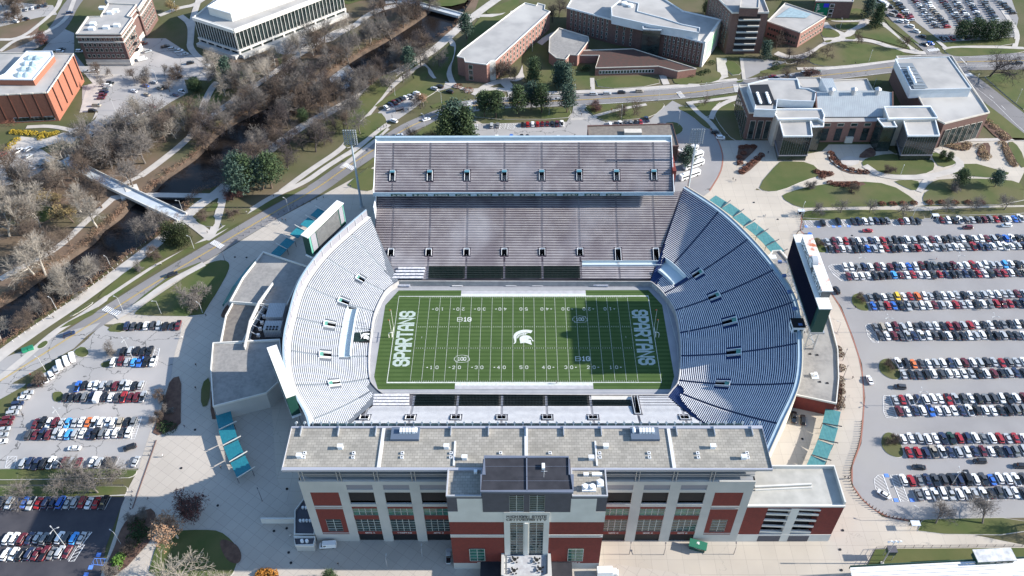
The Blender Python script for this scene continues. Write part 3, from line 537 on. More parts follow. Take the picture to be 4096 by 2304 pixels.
def HP(s, w=1.0):   # helmet drawing, picture units to metres
    return [((float(a.split(',')[0])-553)/81.5, -(float(a.split(',')[1])-425)/70.5) for a in s.split()]
HELM = ["863,152 800,258 745,240 640,230 540,236 450,262 370,310 310,375 296,440 300,540 290,620 250,670 198,690 235,640 240,570 215,480 200,390 210,330 240,270 300,210 400,155 500,125 600,114 700,116 790,130",
        "437,662 425,570 410,500 412,450 440,400 500,355 580,340 660,342 740,365 800,410 830,455 850,515 910,580 838,575 825,520 800,485 760,478 700,490 740,520 800,530 798,580 830,722 720,680 612,635",
        "583,250 710,258 650,275 610,325 588,325", "520,256 572,250 572,325 545,330", "470,268 508,258 530,330 510,336", "425,288 460,272 492,338 470,346", "380,325 415,295 455,350 430,362", "345,355 372,330 425,375 408,385", "318,398 340,362 400,395 392,410", "308,482 314,410 392,430 350,440"]
def helmet(mb, org, ux, uy, s=1.0, lift=0):
    org, ux, uy = Vector(org), Vector(ux), Vector(uy); nn = ux.cross(uy)
    for h in HELM:
        pp = [Vector((a, b, 0)) for a, b in HP(h)]
        for t in tessellate_polygon([pp]):
            q = [org+ux*pp[i].x*s+uy*pp[i].y*s+nn*lift for i in t]
            if (q[1]-q[0]).cross(q[2]-q[0]).dot(nn) < 0: q = q[::-1]
            mb.quad(*q)
m = MB(); helmet(m, (0, -.1, .058), (1, 0, 0), (0, 1, 0)); m.build('midfield_emblem', field_p, turf, kind='structure')
for (x, y) in ((-25.5, 10.4), (24.2, -12.0)):
    m = MB(); lettering(m, 'B', (x-1.9, y, .06), (1, 0, 0), (0, 1, 0), 2.5, 2.3, .55); lettering(m, '1G', (x+1.3, y, .06), (1, 0, 0), (0, 1, 0), 2.6, 3.6, 1.3)
    m.build('conference_mark', field_p, turf, kind='structure')
for (x, y) in ((-25.5, -12.0), (24.2, 10.4)):
    m = MB(); lettering(m, '100', (x, y, .06), (1, 0, 0), (0, 1, 0), 2.0, 3.6, 1.1)
    m.ribbon([(x-2.5, y-1.6), (x, y-2), (x+2.5, y-1.6), (x+2.5, y-.9), (x+3.1, y-.9), (x+3.1, y+.6), (x+2.5, y+.6), (x+2.5, y+1.5), (x, y+2.1), (x-2.5, y+1.5), (x-2.5, y+.6), (x-3.1, y+.6), (x-3.1, y-.9), (x-2.5, y-.9)], .13, .06, True)
    m.build('centenary_emblem', field_p, turf, kind='structure')
m = MB()
for s in (-1, 1):
    m.ribbon([(-62, 29*s), (62, 29*s)], .12, .03)
m.ribbon([(-62.3, -29), (-64.2, -4), (-61.8, 29)], .12, .035); m.ribbon([(62, -29), (64, -4), (61.8, 29)], .12, .035); m.build('limit_line', field_p, kind='structure')
def goalpost(x, s, lab):
    t = thing('goalpost', lab, 'goalpost', (x, 0, 0), 'goalposts of the football field'); M = mat('goalpost white', (.78, .78, .70), rough=.5)
    b = MB(); xb = x-s*0; pts = [(x+s*1.9, 0, 0), (x+s*1.9, 0, 1.9), (x+s*1.6, 0, 2.6), (x+s*1.0, 0, 3.0), (x, 0, 3.05)]
    for k in range(4): b.tube(pts[k], pts[k+1], .16, n=8)
    b.build('gooseneck', M, t)
    MB().tube((x, -2.85, 3.05), (x, 2.85, 3.05), .12, n=8).build('crossbar', M, t)
    for y in (-2.82, 2.82):
        u = MB().tube((x, y, 3.05), (x, y, 13.7), .07, n=6).build('upright', M, t); MB().box((x-.3, y, 13.3), (.6, .06, .5)).build('flag', orange_p, u)
goalpost(-54.9, -1, 'pale goalpost standing in front of the sunlit left end stand'); goalpost(54.9, 1, 'pale goalpost standing at the shaded right end of the field')
# ================= stands =================
def catm(P_, n):
    out = []; N_ = len(P_)
    for i in range(N_-1):
        p0, p1, p2, p3 = P_[max(0, i-1)], P_[i], P_[i+1], P_[min(N_-1, i+2)]
        for k in range(n):
            t = k/n; out.append(tuple(.5*((2*p1[j])+(-p0[j]+p2[j])*t+(2*p0[j]-5*p1[j]+4*p2[j]-p3[j])*t*t+(-p0[j]+3*p1[j]-3*p2[j]+p3[j])*t**3) for j in (0, 1)))
    out.append(tuple(P_[-1])); return out
def UN(x, y, z): return G('A', x/.5303, y/.5303, z)
def end_stand(name, label, pairs, z1, N, outs, tm, noms, vrow, extra=None, nseg=12):
    inner = [UN(a[0], a[1], 2.5) for a, b in pairs]; outer = [(UN(b[0], b[1], z1) if len(b) == 2 else Vector(b)) for a, b in pairs]
    for i, v in outs.items(): outer[i] = Vector(v)
    inn = catm([(p.x, p.y) for p in inner], nseg); out = catm([(p.x, p.y) for p in outer], nseg); n = len(inn)
    root = thing(name, label, 'grandstand', (0, 0, 0)); zf = lambda s: 2.5+(z1-2.5)*(.62*s+.38*s*s)
    def ring(s): return [(a[0]+(b[0]-a[0])*s, a[1]+(b[1]-a[1])*s) for a, b in zip(inn, out)]
    rings = [ring(i/N) for i in range(N+1)]; mid = MB()
    # openings: (pair index, row0, row1, half width in segments)
    holes = {}
    for (j, r0, r1) in vrow:
        for r in range(r0, r1): holes.setdefault(r, set()).update([j*nseg-1, j*nseg])
    skipb = {}
    for (k0, k1, r0, r1) in (extra or []):
        for r in range(r0, r1): skipb.setdefault(r, set()).update(range(k0, k1))
    T_ = MB()
    for i in range(N):
        z0 = zf(i/N); zn = zf((i+1)/N); a, b = rings[i], rings[i+1]; seg = []
        for k in range(n-1):
            if k in holes.get(i, ()) : continue
            if k in skipb.get(i, ()): continue
            T_.quad((a[k][0], a[k][1], z0), (a[k+1][0], a[k+1][1], z0), (b[k+1][0], b[k+1][1], z0), (b[k][0], b[k][1], z0))
            T_.quad((b[k][0], b[k][1], z0), (b[k+1][0], b[k+1][1], z0), (b[k+1][0], b[k+1][1], zn), (b[k][0], b[k][1], zn))
    T_.build('stepped_deck', tm, root)
    for i in range(N):
        z0 = zf(i/N)+.42; a, b = rings[i], rings[i+1]; B = MB()
        for jn in range(len(pairs)-1):
            k0, k1 = jn*nseg, (jn+1)*nseg
            L0 = []
            for k in range(k0, k1+1):
                if k in holes.get(i, ()) or k-1 in holes.get(i, ()) or k in skipb.get(i, ()) or k-1 in skipb.get(i, ()): continue
                L0.append(k)
            if len(L0) < 2: continue
            def at(k, s): return Vector((a[k][0]+(b[k][0]-a[k][0])*s, a[k][1]+(b[k][1]-a[k][1])*s, z0))
            pts = [at(k, .42) for k in L0]
            tot = sum((pts[q+1]-pts[q]).length for q in range(len(pts)-1))
            if tot < 1.2: continue
            # trim .6 m at each end for the aisles
            for e in (0, -1):
                d = (pts[1]-pts[0]) if e == 0 else (pts[-2]-pts[-1]); l = d.length
                while l < .5 and len(pts) > 2:
                    pts.pop(e); d = (pts[1]-pts[0]) if e == 0 else (pts[-2]-pts[-1]); l = d.length
                pts[e] = pts[e]+d*(min(.45, l*.8)/l)
            B.ribbon([(p.x, p.y, z0-.05) for p in pts], BW, None, False, .05)
        B.build('bench_row', alu, root)
    for j in range(1, len(pairs)-1):
        A = MB(); k = j*nseg
        for i in range(2 if j not in (1, len(pairs)-2) else 12, N):
            if k in holes.get(i, ()) or k in skipb.get(i, ()) or k-1 in skipb.get(i, ()): continue
            a, b = Vector(rings[i][k]), Vector(rings[i+1][k]); d = (b-a); A.box((a.x+d.x*.3, a.y+d.y*.3, zf(i/N)), (.38, .85, .19), math.degrees(math.atan2(d.y, d.x)))
        A.build('aisle_steps', noms or tm, root)
    for (j, r0, r1) in vrow:
        k0, k1 = j*nseg-1, j*nseg+1; za, zb = zf(r0/N), zf(r1/N)
        A0, A1, B1, B0 = rings[r0][k0], rings[r0][k1], rings[r1][k1], rings[r1][k0]
        v = MB(); v.mt(0).cap([(A0[0], A0[1], za-2.2), (A1[0], A1[1], za-2.2), (B1[0], B1[1], za-2.2), (B0[0], B0[1], za-2.2)])
        v.quad((B0[0], B0[1], zb), (B1[0], B1[1], zb), (B1[0], B1[1], za-2.2), (B0[0], B0[1], za-2.2)); v.quad((A0[0], A0[1], za), (A0[0], A0[1], za-2.2), (B0[0], B0[1], za-2.2), (B0[0], B0[1], zb)); v.quad((A1[0], A1[1], za-2.2), (A1[0], A1[1], za), (B1[0], B1[1], zb), (B1[0], B1[1], za-2.2))
        o = v.build('stairwell', dark, root); w = MB()
        for p, r in ((A0, B0), (A1, B1)):
            w.beam((p[0], p[1], za+.5), (r[0], r[1], zb+.5), .22, 1.0)
        w.beam((B0[0], B0[1], zb+.5), (B1[0], B1[1], zb+.5), .22, 1.0); w.build('stairwell_wall', white_s, o)
        c0 = [tuple(Vector(B0)*.65+Vector(A0)*.35), tuple(Vector(B1)*.65+Vector(A1)*.35)]
        MB().quad((*B0, zb+.3), (*c0[0], zb+.1), (*c0[1], zb+.1), (*B1, zb+.3)).build('awning', green_l, o)
    return root, rings, zf
BW = .37
PR = [((2600, 1129), (0, 0)), ((2615, 1137), (2873, 847.5)), ((2655, 1176), (2991, 958)), ((2699, 1243), (3094, 1080.5)), ((2718, 1333), (3172, 1209)), ((2723, 1425), (3190, 1374)), ((2714, 1523), (3178, 1534)), ((2690, 1560), (3108, 1695)), ((2672, 1583), (0, 0))]
rootR, ringsR, zfR = end_stand('end_grandstand', 'blue-shaded curved end stand under the giant scoreboard', PR, 20.3, 56, {0: (74.6, 75.3, 20), 8: (80, -76, 20)}, tread_r, mat('dark blue steps', (.06, .08, .13)), [(2, 20, 26), (3, 20, 26), (4, 22, 29), (5, 23, 30), (6, 19, 26)], [(6, 22, 8, 17)])  # aisle steps get the same painted shade blue as the treads
BW = .36
PL = [((1596, 1127), (1484, 872)), ((1588, 1132), (1408, 938)), ((1541, 1168), (1308, 1033)), ((1500, 1250), (1228, 1146)), ((1486, 1320), (1187, 1272)), ((1475, 1427), (1164, 1404)), ((1480, 1515), (1183, 1540)), ((1503, 1552), (1255, 1677)), ((1533, 1577), (0, 0))]
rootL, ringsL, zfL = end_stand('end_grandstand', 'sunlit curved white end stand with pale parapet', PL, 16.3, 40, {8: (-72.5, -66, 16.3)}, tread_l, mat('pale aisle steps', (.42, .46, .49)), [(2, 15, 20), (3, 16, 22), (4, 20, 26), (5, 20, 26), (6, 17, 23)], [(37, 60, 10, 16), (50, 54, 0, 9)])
def outl(ring, d):
    p = [Vector((a[0], a[1], 0)) for a in ring]; return [(v.x, v.y) for v in offset(p, d)]
# left rim: walkway, tall parapet, outer wall
rl = ringsL[-1]; w1 = outl(rl, -2.2); w1 = w1 if abs(w1[40][0]) > abs(rl[40][0]) else outl(rl, 2.2)
m = MB()
for k in range(len(rl)-1): m.quad((*rl[k], 16.6), (*rl[k+1], 16.6), (*w1[k+1], 16.6), (*w1[k], 16.6))
m.build('rim_walkway', mat('bright walkway', (.62, .60, .58), rough=.8), rootL)
m = MB().ribbon([(x, y, 5) for x, y in w1], .4, None, False, 15.2); m.build('parapet', panel_g, rootL)
MB().ribbon([(x, y, 20.22) for x, y in w1], .7, None, False, .12).build('parapet_cap', ledge, rootL)
b = MB()
for k in range(4, len(w1), 4): b.beam((*(Vector(w1[k])*.995), 16.6), (*(Vector(w1[k])*.995), 20.1), .18)
b.build('parapet_posts', white_s, rootL)
rr = ringsR[-1]; w2 = outl(rr, -1.7); w2 = w2 if abs(w2[40][0]) > abs(rr[40][0]) else outl(rr, 1.7)
m = MB()
for k in range(len(rr)-1): m.quad((*rr[k], 20.8), (*rr[k+1], 20.8), (*w2[k+1], 20.8), (*w2[k], 20.8)); m.quad((*rr[k], 20), (*rr[k+1], 20), (*rr[k+1], 20.8), (*rr[k], 20.8))
m.build('rim_ledge', ledge, rootR)
MB().ribbon([(x, y, 5) for x, y in w2], .4, None, False, 16.2).build('outer_wall', mat('cream wall', (.5, .46, .38), rough=.8), rootR)
# raised platforms set into the end stands
def platform(root, rings, zf, N, k0, k1, r0, r1, dz=.3):
    z = zf(r0/N)+dz; a = rings[r0][k0:k1+1]; b_ = rings[r1][k0:k1+1]; m = MB()
    m.cap([(*p, z) for p in a]+[(*p, z) for p in b_[::-1]]); m.ribbon([(*p, zf(r0/N)-.3) for p in a], .25, None, False, dz+1.3); m.ribbon([(*p, z) for p in b_], .25, None, False, zf(r1/N)-z+.6)
    m.build('platform', mat('pale blue platform', (.50, .58, .62), rough=.7), root)
platform(rootL, ringsL, zfL, 41, 37, 60, 10, 16); platform(rootR, ringsR, zfR, 56, 6, 22, 8, 17)
# tunnel mouth in the left end stand with the helmet on its roof
a0, a1 = ringsL[0][50], ringsL[0][54]; b0, b1 = ringsL[9][50], ringsL[9][54]
m = MB(); m.cap([(*a0, .3), (*b0, .3), (*b1, .3), (*a1, .3)]); m.ribbon([(*a0, .3), (*b0, .3)], .3, None, False, 4); m.ribbon([(*a1, .3), (*b1, .3)], .3, None, False, 4); tn = m.build('tunnel', dark, rootL)
m = MB(); m.cap([(*a0, 3.6), (*b0, 5.2), (*b1, 5.2), (*a1, 3.6)]); m.build('tunnel_roof', seat_g, tn)
m = MB(); cc = (Vector((*a0, 4.1))+Vector((*a1, 4.1))+Vector((*b0, 4.1))+Vector((*b1, 4.1)))/4; helmet(m, (cc.x+1.5, cc.y, 4.75), (1, 0, -.12), (0, 1, 0), .42); m.build('tunnel_emblem', white_p, tn)
# inner field wall
iw = [ringsL[0][k] for k in range(len(ringsL[0])-1, -1, -1)]+[ringsR[0][k] for k in range(len(ringsR[0]))]
m = MB(); m.ribbon([(x, y, 0) for x, y in iw], .35, None, True, 3.1); m.build('field_wall', wall_c, None, 'pale concrete wall around the sunken playing field', 'wall')
for s, pts in ((1, "Z"),):
    m = MB()
    k = 14; p, r = Vector(ringsR[0][k-2]), Vector(ringsR[0][k+9]); d = (r-p).normalized(); c = (p+r)/2
    nn = Vector((-d.y, d.x)); nn = nn if nn.x < 0 else -nn
    lettering(m, 'SPARTANS', (c.x+nn.x*.25, c.y+nn.y*.25, 1.7), (d.x, d.y, 0), (0, 0, 1), 1.5, 9)
    m.build('wall_lettering', white_p, bpy.data.objects['field_wall'])
# straight stands --------------------------------------------------------
BWS = .29; BM = mat('weathered bench', (.60, .57, .575), (.46, .43, .445), .25, .5, c3=(.36, .33, .35), sc3=.06)
def straight(root, rows, xl, xr, aisles, portals, tm, skip=None, sgn=1, aw=.46):
    """rows: list of (y0, y1, z, znext, bench?); portals: (x, row0, row1, half width)"""
    T_ = MB()
    for i, (y0, y1, z, zn, kind) in enumerate(rows):
        cuts = sorted([(x-h, x+h) for x, r0, r1, h in portals if r0 <= i < r1]+[(a, b) for a, b, r0, r1 in (skip or []) if r0 <= i < r1])
        L0, R0, L1, R1 = xl(y0), xr(y0), xl(y1), xr(y1)
        xs = [None]; prev = None; segs = []
        cur = None
        for a, b in cuts+[(None, None)]:
            segs.append((cur, a)); cur = b
        for a, b in segs:
            p = (a if a is not None else L0, y0); q_ = (b if b is not None else R0, y0); r = (b if b is not None else R1, y1); s_ = (a if a is not None else L1, y1)
            if q_[0]-p[0] < .1: continue
            pts = [(*p, z), (*q_, z), (*r, z), (*s_, z)]; T_.quad(*(pts if sgn > 0 else pts[::-1]))
            pts = [(*s_, z), (*r, z), (*r, zn), (*s_, zn)]; T_.quad(*(pts if sgn > 0 else pts[::-1]))
    T_.build('stepped_deck', tm, root)
    for i, (y0, y1, z, zn, kind) in enumerate(rows):
        if not kind: continue
        B = MB(); yb = y0+(y1-y0)*.45; L, R_ = xl(yb)+.5, xr(yb)-.5
        blocks = [(x-aw, x+aw) for x in aisles]+[(x-h-.7, x+h+.7) for x, r0, r1, h in portals if r0-1 <= i < r1+1]+[(a, b) for a, b, r0, r1 in (skip or []) if r0 <= i < r1]
        blocks = sorted(blocks); x = L; segs = []
        for a, b in blocks:
            if a > x+.8: segs.append((x, min(a, R_)))
            x = max(x, b)
        if x < R_-.8: segs.append((x, R_))
        if kind == 'bench':
            for a, b in segs:
                if b-a > .8: B.box(((a+b)/2, yb, z+.38), (b-a, BWS, .05))
            B.build('bench_row', BM, root)
        elif kind == 'chairs':
            for a, b in segs:
                if not any(p <= a+1 and b-1 <= q_ for p, q_ in CH):
                    B.box(((a+b)/2, yb, z+.38), (b-a, BW, .05)); continue
                n_ = int((b-a)/.56)
                B = MB()
                for k in range(n_):
                    x = a+(k+.5)*(b-a)/n_; B.box((x, yb, z+.38), (.48, .5, .1)); B.box((x, yb+sgn*.3, z+.4), (.48, .1, .6))
                B.build('chair_row', seat_g, root); B = MB()
            B.build('bench_row', BM, root)
AX = [-60.2+17.2*k for k in range(8)]
def aisles(root, rows, xs, sgn, m_, lo=0, gap=()):
    for x in xs:
        A = MB()
        for i, (y0, y1, z, zn, kind) in enumerate(rows):
            if i < lo or i in gap: continue
            A.box((x, y0+(y1-y0)*.75, z), (.9, abs(y1-y0)*.45, (zn-z)*.5))
        A.build('aisle_steps', m_, root)
# far lower stand
def rows_far():
    out = []; y = 32.6; z = 2.7
    for k in range(7): out.append((y, y+.95, z, z+.2, 'chairs')); y += .95; z += .2
    k = 0
    while y < 73.5:
        dz = .235+.0058*k; out.append((y, y+.78, z, z+dz, 'bench')); y += .78; z += dz; k += 1
    return out
rf = rows_far(); CH = [(-44.5, 26.3)]
lin = lambda x0, y0, x1, y1: (lambda y: x0+(x1-x0)*(y-y0)/(y1-y0))
iL, iR = Vector(ringsL[0][0]), Vector(ringsR[0][0]); oL, oR = Vector(ringsL[-1][0]), Vector(ringsR[-1][0])
la, ra = lin(iL.x, iL.y, oL.x, oL.y), lin(iR.x, iR.y, oR.x, oR.y)
lower = thing('lower_grandstand', 'long lower stand of weathered benches on the far side, below the upper deck', 'grandstand')
def frow(y):
    for i, r in enumerate(rf):
        if r[0] <= y < r[1]: return i
    return len(rf)
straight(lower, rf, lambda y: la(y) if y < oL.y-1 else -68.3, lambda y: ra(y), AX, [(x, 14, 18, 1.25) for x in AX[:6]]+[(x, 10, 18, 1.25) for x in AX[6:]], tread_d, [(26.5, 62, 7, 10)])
step_m = mat('worn pale steps', (.34, .33, .35), (.2, .19, .21), .8)
aisles(lower, rf, AX, 1, step_m, 0, range(10, 18))
def portal(root, x, y0, y1, z0, z1, h=1.5, sgn=1, dz=2.4, canopy=None):
    v = MB(); v.cap([(x-h, y0, z0-dz), (x+h, y0, z0-dz), (x+h, y1, z0-dz), (x-h, y1, z0-dz)]); v.quad((x-h, y0, z0-dz), (x-h, y0, z0), (x-h, y1, z1), (x-h, y1, z0-dz)); v.quad((x+h, y0, z0-dz), (x+h, y0, z0), (x+h, y1, z1), (x+h, y1, z0-dz)); v.quad((x-h, y1, z0-dz), (x+h, y1, z0-dz), (x+h, y1, z1), (x-h, y1, z1))
    o = v.build('stairwell', dark, root); w = MB()
    for s in (-1, 1): w.beam((x+s*h, y0, z0+.3), (x+s*h, y1, z1+.4), .16, .7)
    w.beam((x-h, y1, z1+.4), (x+h, y1, z1+.4), .16, .8); w.build('stairwell_wall', white_s, o)
    MB().beam((x, y0, z0+.4), (x, y1-.6*sgn, z0-1.2), .12).build('handrail', white_s, o)
    if canopy: MB().box((x, y1-sgn*.8, z1+.5), (2*h, 1.5, .12)).build('awning', canopy, o)
for k, x in enumerate(AX):
    r0 = 14 if k < 6 else 10; portal(lower, x, rf[r0][0], rf[18][0], rf[r0][2], rf[18][2], 1.25)
pl = mat('pale blue platform', (.5, .58, .62))
z = rf[8][2]
m = MB(); m.cap([(26.5, rf[7][0], z), (66, rf[7][0], z), (66, rf[10][0], z), (26.5, rf[10][0], z)]); m.ribbon([(26.5, rf[7][0], z-.9), (62.5, rf[7][0], z-.9)], .2, None, False, 1.9); m.ribbon([(26.5, rf[10][0], z), (62, rf[10][0], z)], .2, None, False, 1.3); m.build('platform', pl, lower)
# tarped blocks at the left end
tarp = mat('white tarpaulin', (.66, .66, .68), (.45, .45, .48), .8, .8, bump=.5)
for k in range(4):
    MB().box((-52+k*.6, 33.2+k*1.65, 3.0+k*.34), (14.5-k*.8, 1.15, .55)).build('tarpaulin', tarp, lower)
MB().ribbon([(-68.4, 62, 5), (-68.4, 74, 5)], .4, None, False, 15.2).build('end_wall', white_s, lower)
# upper deck
UDR = 31; yu, zu = 67.0, 24.0
ud = [(yu+1.1+.655*i, yu+1.1+.655*(i+1), zu+.43*i, zu+.43*(i+1), 'bench' if i > 0 else None) for i in range(UDR)]
upper = thing('upper_grandstand', 'long upper deck of white benches raised on the far side', 'grandstand')
straight(upper, ud, lambda y: -68.5, lambda y: 68.6, AX, [(x, 7, 13, 1.15) for x in AX], tread_d)
aisles(upper, ud, AX, 1, step_m, 1, range(6, 14))
for x in AX: portal(upper, x, ud[7][0], ud[13][0], ud[7][2], ud[13][2], 1.15, 1, 2.2, mat('blue awning', (.06, .18, .24)))
yb = ud[-1][1]; zb = ud[-1][3]
m = MB(); m.cap([(-68.6, yb, zb), (68.7, yb, zb), (68.7, yb+1.3, zb), (-68.6, yb+1.3, zb)]); m.build('rear_walkway', white_s, upper)
m = MB().box((0, yb+1.9, zb-.2), (137.4, 1.4, 2.2)); m.build('rear_parapet', ledge, upper)
m = MB(); m.cap([(-68.6, yu, zu), (68.7, yu, zu), (68.7, yu+1.1, zu), (-68.6, yu+1.1, zu)]); m.box((0, yu-.1, zu-1.2), (137.4, .3, 2.0)); m.build('front_parapet', ledge, upper)
for x in (-68.7, 68.8):
    m = MB(); m.quad((x, yu, zu+.6), (x, yu, zu-1.2), (x, yb+2.5, zb-3.4), (x, yb+2.5, zb+2)); m.quad((x+.25, yu, zu-1.2), (x+.25, yu, zu+.6), (x+.25, yb+2.5, zb+2), (x+.25, yb+2.5, zb-3.4)); m.quad((x, yu, zu+.6), (x, yb+2.5, zb+2), (x+.25, yb+2.5, zb+2), (x+.25, yu, zu+.6)); m.build('side_panel', white_s, upper)
m = MB(); m.quad((-68.6, yu, zu-1.2), (-68.6, yb+2.5, zb-3.4), (68.7, yb+2.5, zb-3.4), (68.7, yu, zu-1.2)); m.box((0, yb+2.4, 5), (137.2, .4, zb-8.4)); m.build('underside', mat('deck underside', (.25, .25, .26)), upper)
m = MB()
for k in range(17):
    x = -68+k*8.5; m.box((x, 80.5, 5), (.9, 1.2, 24.0)); m.beam((x, 72, 22.3), (x, yb+2, zb-3.5), .6)
m.build('support_columns', conc, upper)
MB().box((69.4, 82, 5), (1.6, 15, 26)).build('stair_tower', brick, upper)
for k, (x, s) in enumerate(zip([-57.1+9.85*i for i in range(11)], ['24 WHITE', '26 JONES', '84 WASHINGTON', '17 FUNDEL', '78 COLEMAN', '46 HANNAH', '90 WEBSTER', '95 SMITH', '10 VAN PELT', '48 SNOW', '22 GIBSON'])):
    b = MB().box((x, yu-.32, zu-1.05), (7, .12, 1.15)).build('name_banner', green_d, upper); t_ = MB(); lettering(t_, s, (x, yu-.39, zu-.5), (1, 0, 0), (0, 0, 1), .8, 5.6); t_.build('banner_lettering', white_p, b)
# near stand
rn = []; y = -32.8; z = 2.3
for k in range(7): rn.append((y, y-.95, z, z+.2, 'chairs')); y -= .95; z += .2
k = 0
while y > -82: dz = .27+.009*k; rn.append((y, y-.78, z, z+dz, 'bench')); y -= .78; z += dz; k += 1
BWS = .33; BM = alu
near = thing('near_grandstand', 'sunlit white bench stand on the near side, in front of the paver-roofed stadium building', 'grandstand')
jL, jR = Vector(ringsL[0][-1]), Vector(ringsR[0][-1]); kL, kR = Vector(ringsL[-1][-1]), Vector(ringsR[-1][-1])
ln_, rn_ = lin(jL.x, jL.y, kL.x, kL.y), lin(jR.x, jR.y, kR.x, kR.y); CH = [(-44, 43.2)]
straight(near, rn, lambda y: max(ln_(y), -73.2), lambda y: min(rn_(y), 80), AX, [(x, 15, 19, 1.7) for x in AX[:6]+AX[7:]]+[(43.0, 1, 14, 1.1)], tread_n, [(26, 42, 0, 3)], -1)
aisles(near, rn, AX[:6]+AX[7:], -1, mat('white steps', (.5, .5, .52)), 0, range(14, 20))
for x in AX[:6]+AX[7:]: portal(near, x, rn[15][0], rn[19][0], rn[15][2], rn[19][2], 1.7, -1)
portal(near, 43.0, rn[1][0], rn[14][0], rn[1][2], rn[14][2], 1.1, -1, 2.0)
m = MB()
for x in (-73.2, 73.2):
    for i in range(34, len(rn)): m.box((x, (rn[i][0]+rn[i][1])/2, 5), (.5, .78, rn[i][3]-5.2))
m.build('end_wall', conc, near)
MB().box((34, -34, 2.2), (15.6, 2.6, .4)).build('platform', conc_w, near)
for k in range(4):
    MB().box((-52+k*.2, -33.4-k*1.8, 2.75+k*.38), (14.0, 1.1, .5)).build('tarpaulin', tarp, near)
# benches and rolled covers on the far sideline
for x in (-29.5, -5.5, 6.3):
    t = thing('team_bench', f'pale metal bench standing against the far field wall, {["left of the three", "middle of the three", "right of the three"][[-29.5, -5.5, 6.3].index(x)]}', 'bench', (x, 30.8, 0), 'benches on the far sideline')
    MB().box((x, 30.8, .42), (4.8, .5, .06)).build('seat', alu, t)
    for q_ in (-2, 2): MB().box((x+q_, 30.8, 0), (.1, .5, .42)).build('leg', metal, t)
tarpg = mat('rolled grey tarp', (.30, .33, .42), (.45, .47, .52), 1, .7, bump=.4)
for x, lab in ((-54, 'rolled grey field cover lying on the far sideline at the left'), (34.5, 'rolled grey field cover lying on the far sideline at the right')):
    MB().tube((x-3.3, 30.9, .6), (x+3.3, 30.7, .6), .6, n=10).build('rolled_cover', tarpg, None, lab, 'field cover', 'rolled covers beside the field')
# ================= stadium building (press box side) =================
def rectf(mb, x0, x1, z0, z1, y, th=.3):
    """upright panel facing -Y whose face lies at y"""
    mb.box(((x0+x1)/2, y+th/2, z0), (x1-x0, th, z1-z0))
def windowf(root, x0, x1, z0, z1, y, nx, nz, g=None, name='window'):
    o = MB(); rectf(o, x0, x1, z0, z1, y, .12); o = o.build(name, g or glass, root); f = MB()
    for k in range(nx+1): x = x0+(x1-x0)*k/nx; rectf(f, x-.09, x+.09, z0, z1, y-.09, .085)
    for k in range(nz+1): z = z0+(z1-z0)*k/nz; rectf(f, x0+.1, x1-.1, z-.06, z+.06, y-.07, .065)
    f.build('mullions', mull, o); return o
YF = -97.4
pb = thing('stadium_building', 'long brick and concrete stadium front with paver roof and central tower', 'building')
m = MB(); m.box((.3, -88.9, 5), (140.3, 16, 36)); core = m.build('core', dark, pb)
m = MB(); m.box((.3, -87.9, 41), (136.5, 15.4, 6.6)); m.build('press_level', glass, pb)
m = MB(); m.box((.3, -90.3, 47.6), (147.2, 15.4, .75)); m.build('roof', [paver], pb)
m = MB(); m.ribbon([(-73.3, -98), (73.9, -98), (73.9, -82.6), (-73.3, -82.6)], .5, 47.9, True, .95); m.build('roof_edge', mat('roof edge metal', (.40, .41, .46), rough=.5, metal=.3), pb)
for sx in (-1, 1):
    w = MB()
    def X(a, b): return (a, b) if sx < 0 else (.6-b, .6-a)
    for a, b in ((-69.9, -67.3), (-58.4, -55.5), (-47.4, -44.1), (-36.0, -32.7), (-24.6, -22)): w.box(((X(a, b)[0]+X(a, b)[1])/2, YF+.5, 5), (b-a, 1.0, 36))
    for a, b in ((-67.3, -58.4), (-55.5, -47.4), (-44.1, -36), (-32.7, -24.6)):
        x0, x1 = X(a, b); rectf(w, x0, x1, 39.1, 41, YF, 1); rectf(w, x0, x1, 34.9, 36.4, YF, 1) if a > -60 else rectf(w, x0, x1, 34.9, 39.1, YF, 1)
        rectf(w, x0, x1, 26.8, 28.3, YF-.1, 1.1) if a > -60 else rectf(w, x0, x1, 26.3, 27.2, YF-.1, 1)
        if a < -60: rectf(w, x0, x1, 10.2, 10.6, YF, 1); rectf(w, x0, x1, 5, 9.6, YF, 1); rectf(w, x0, x1, 25.4, 25.8, YF-.1, 1)
    w.build('frame', conc, pb)
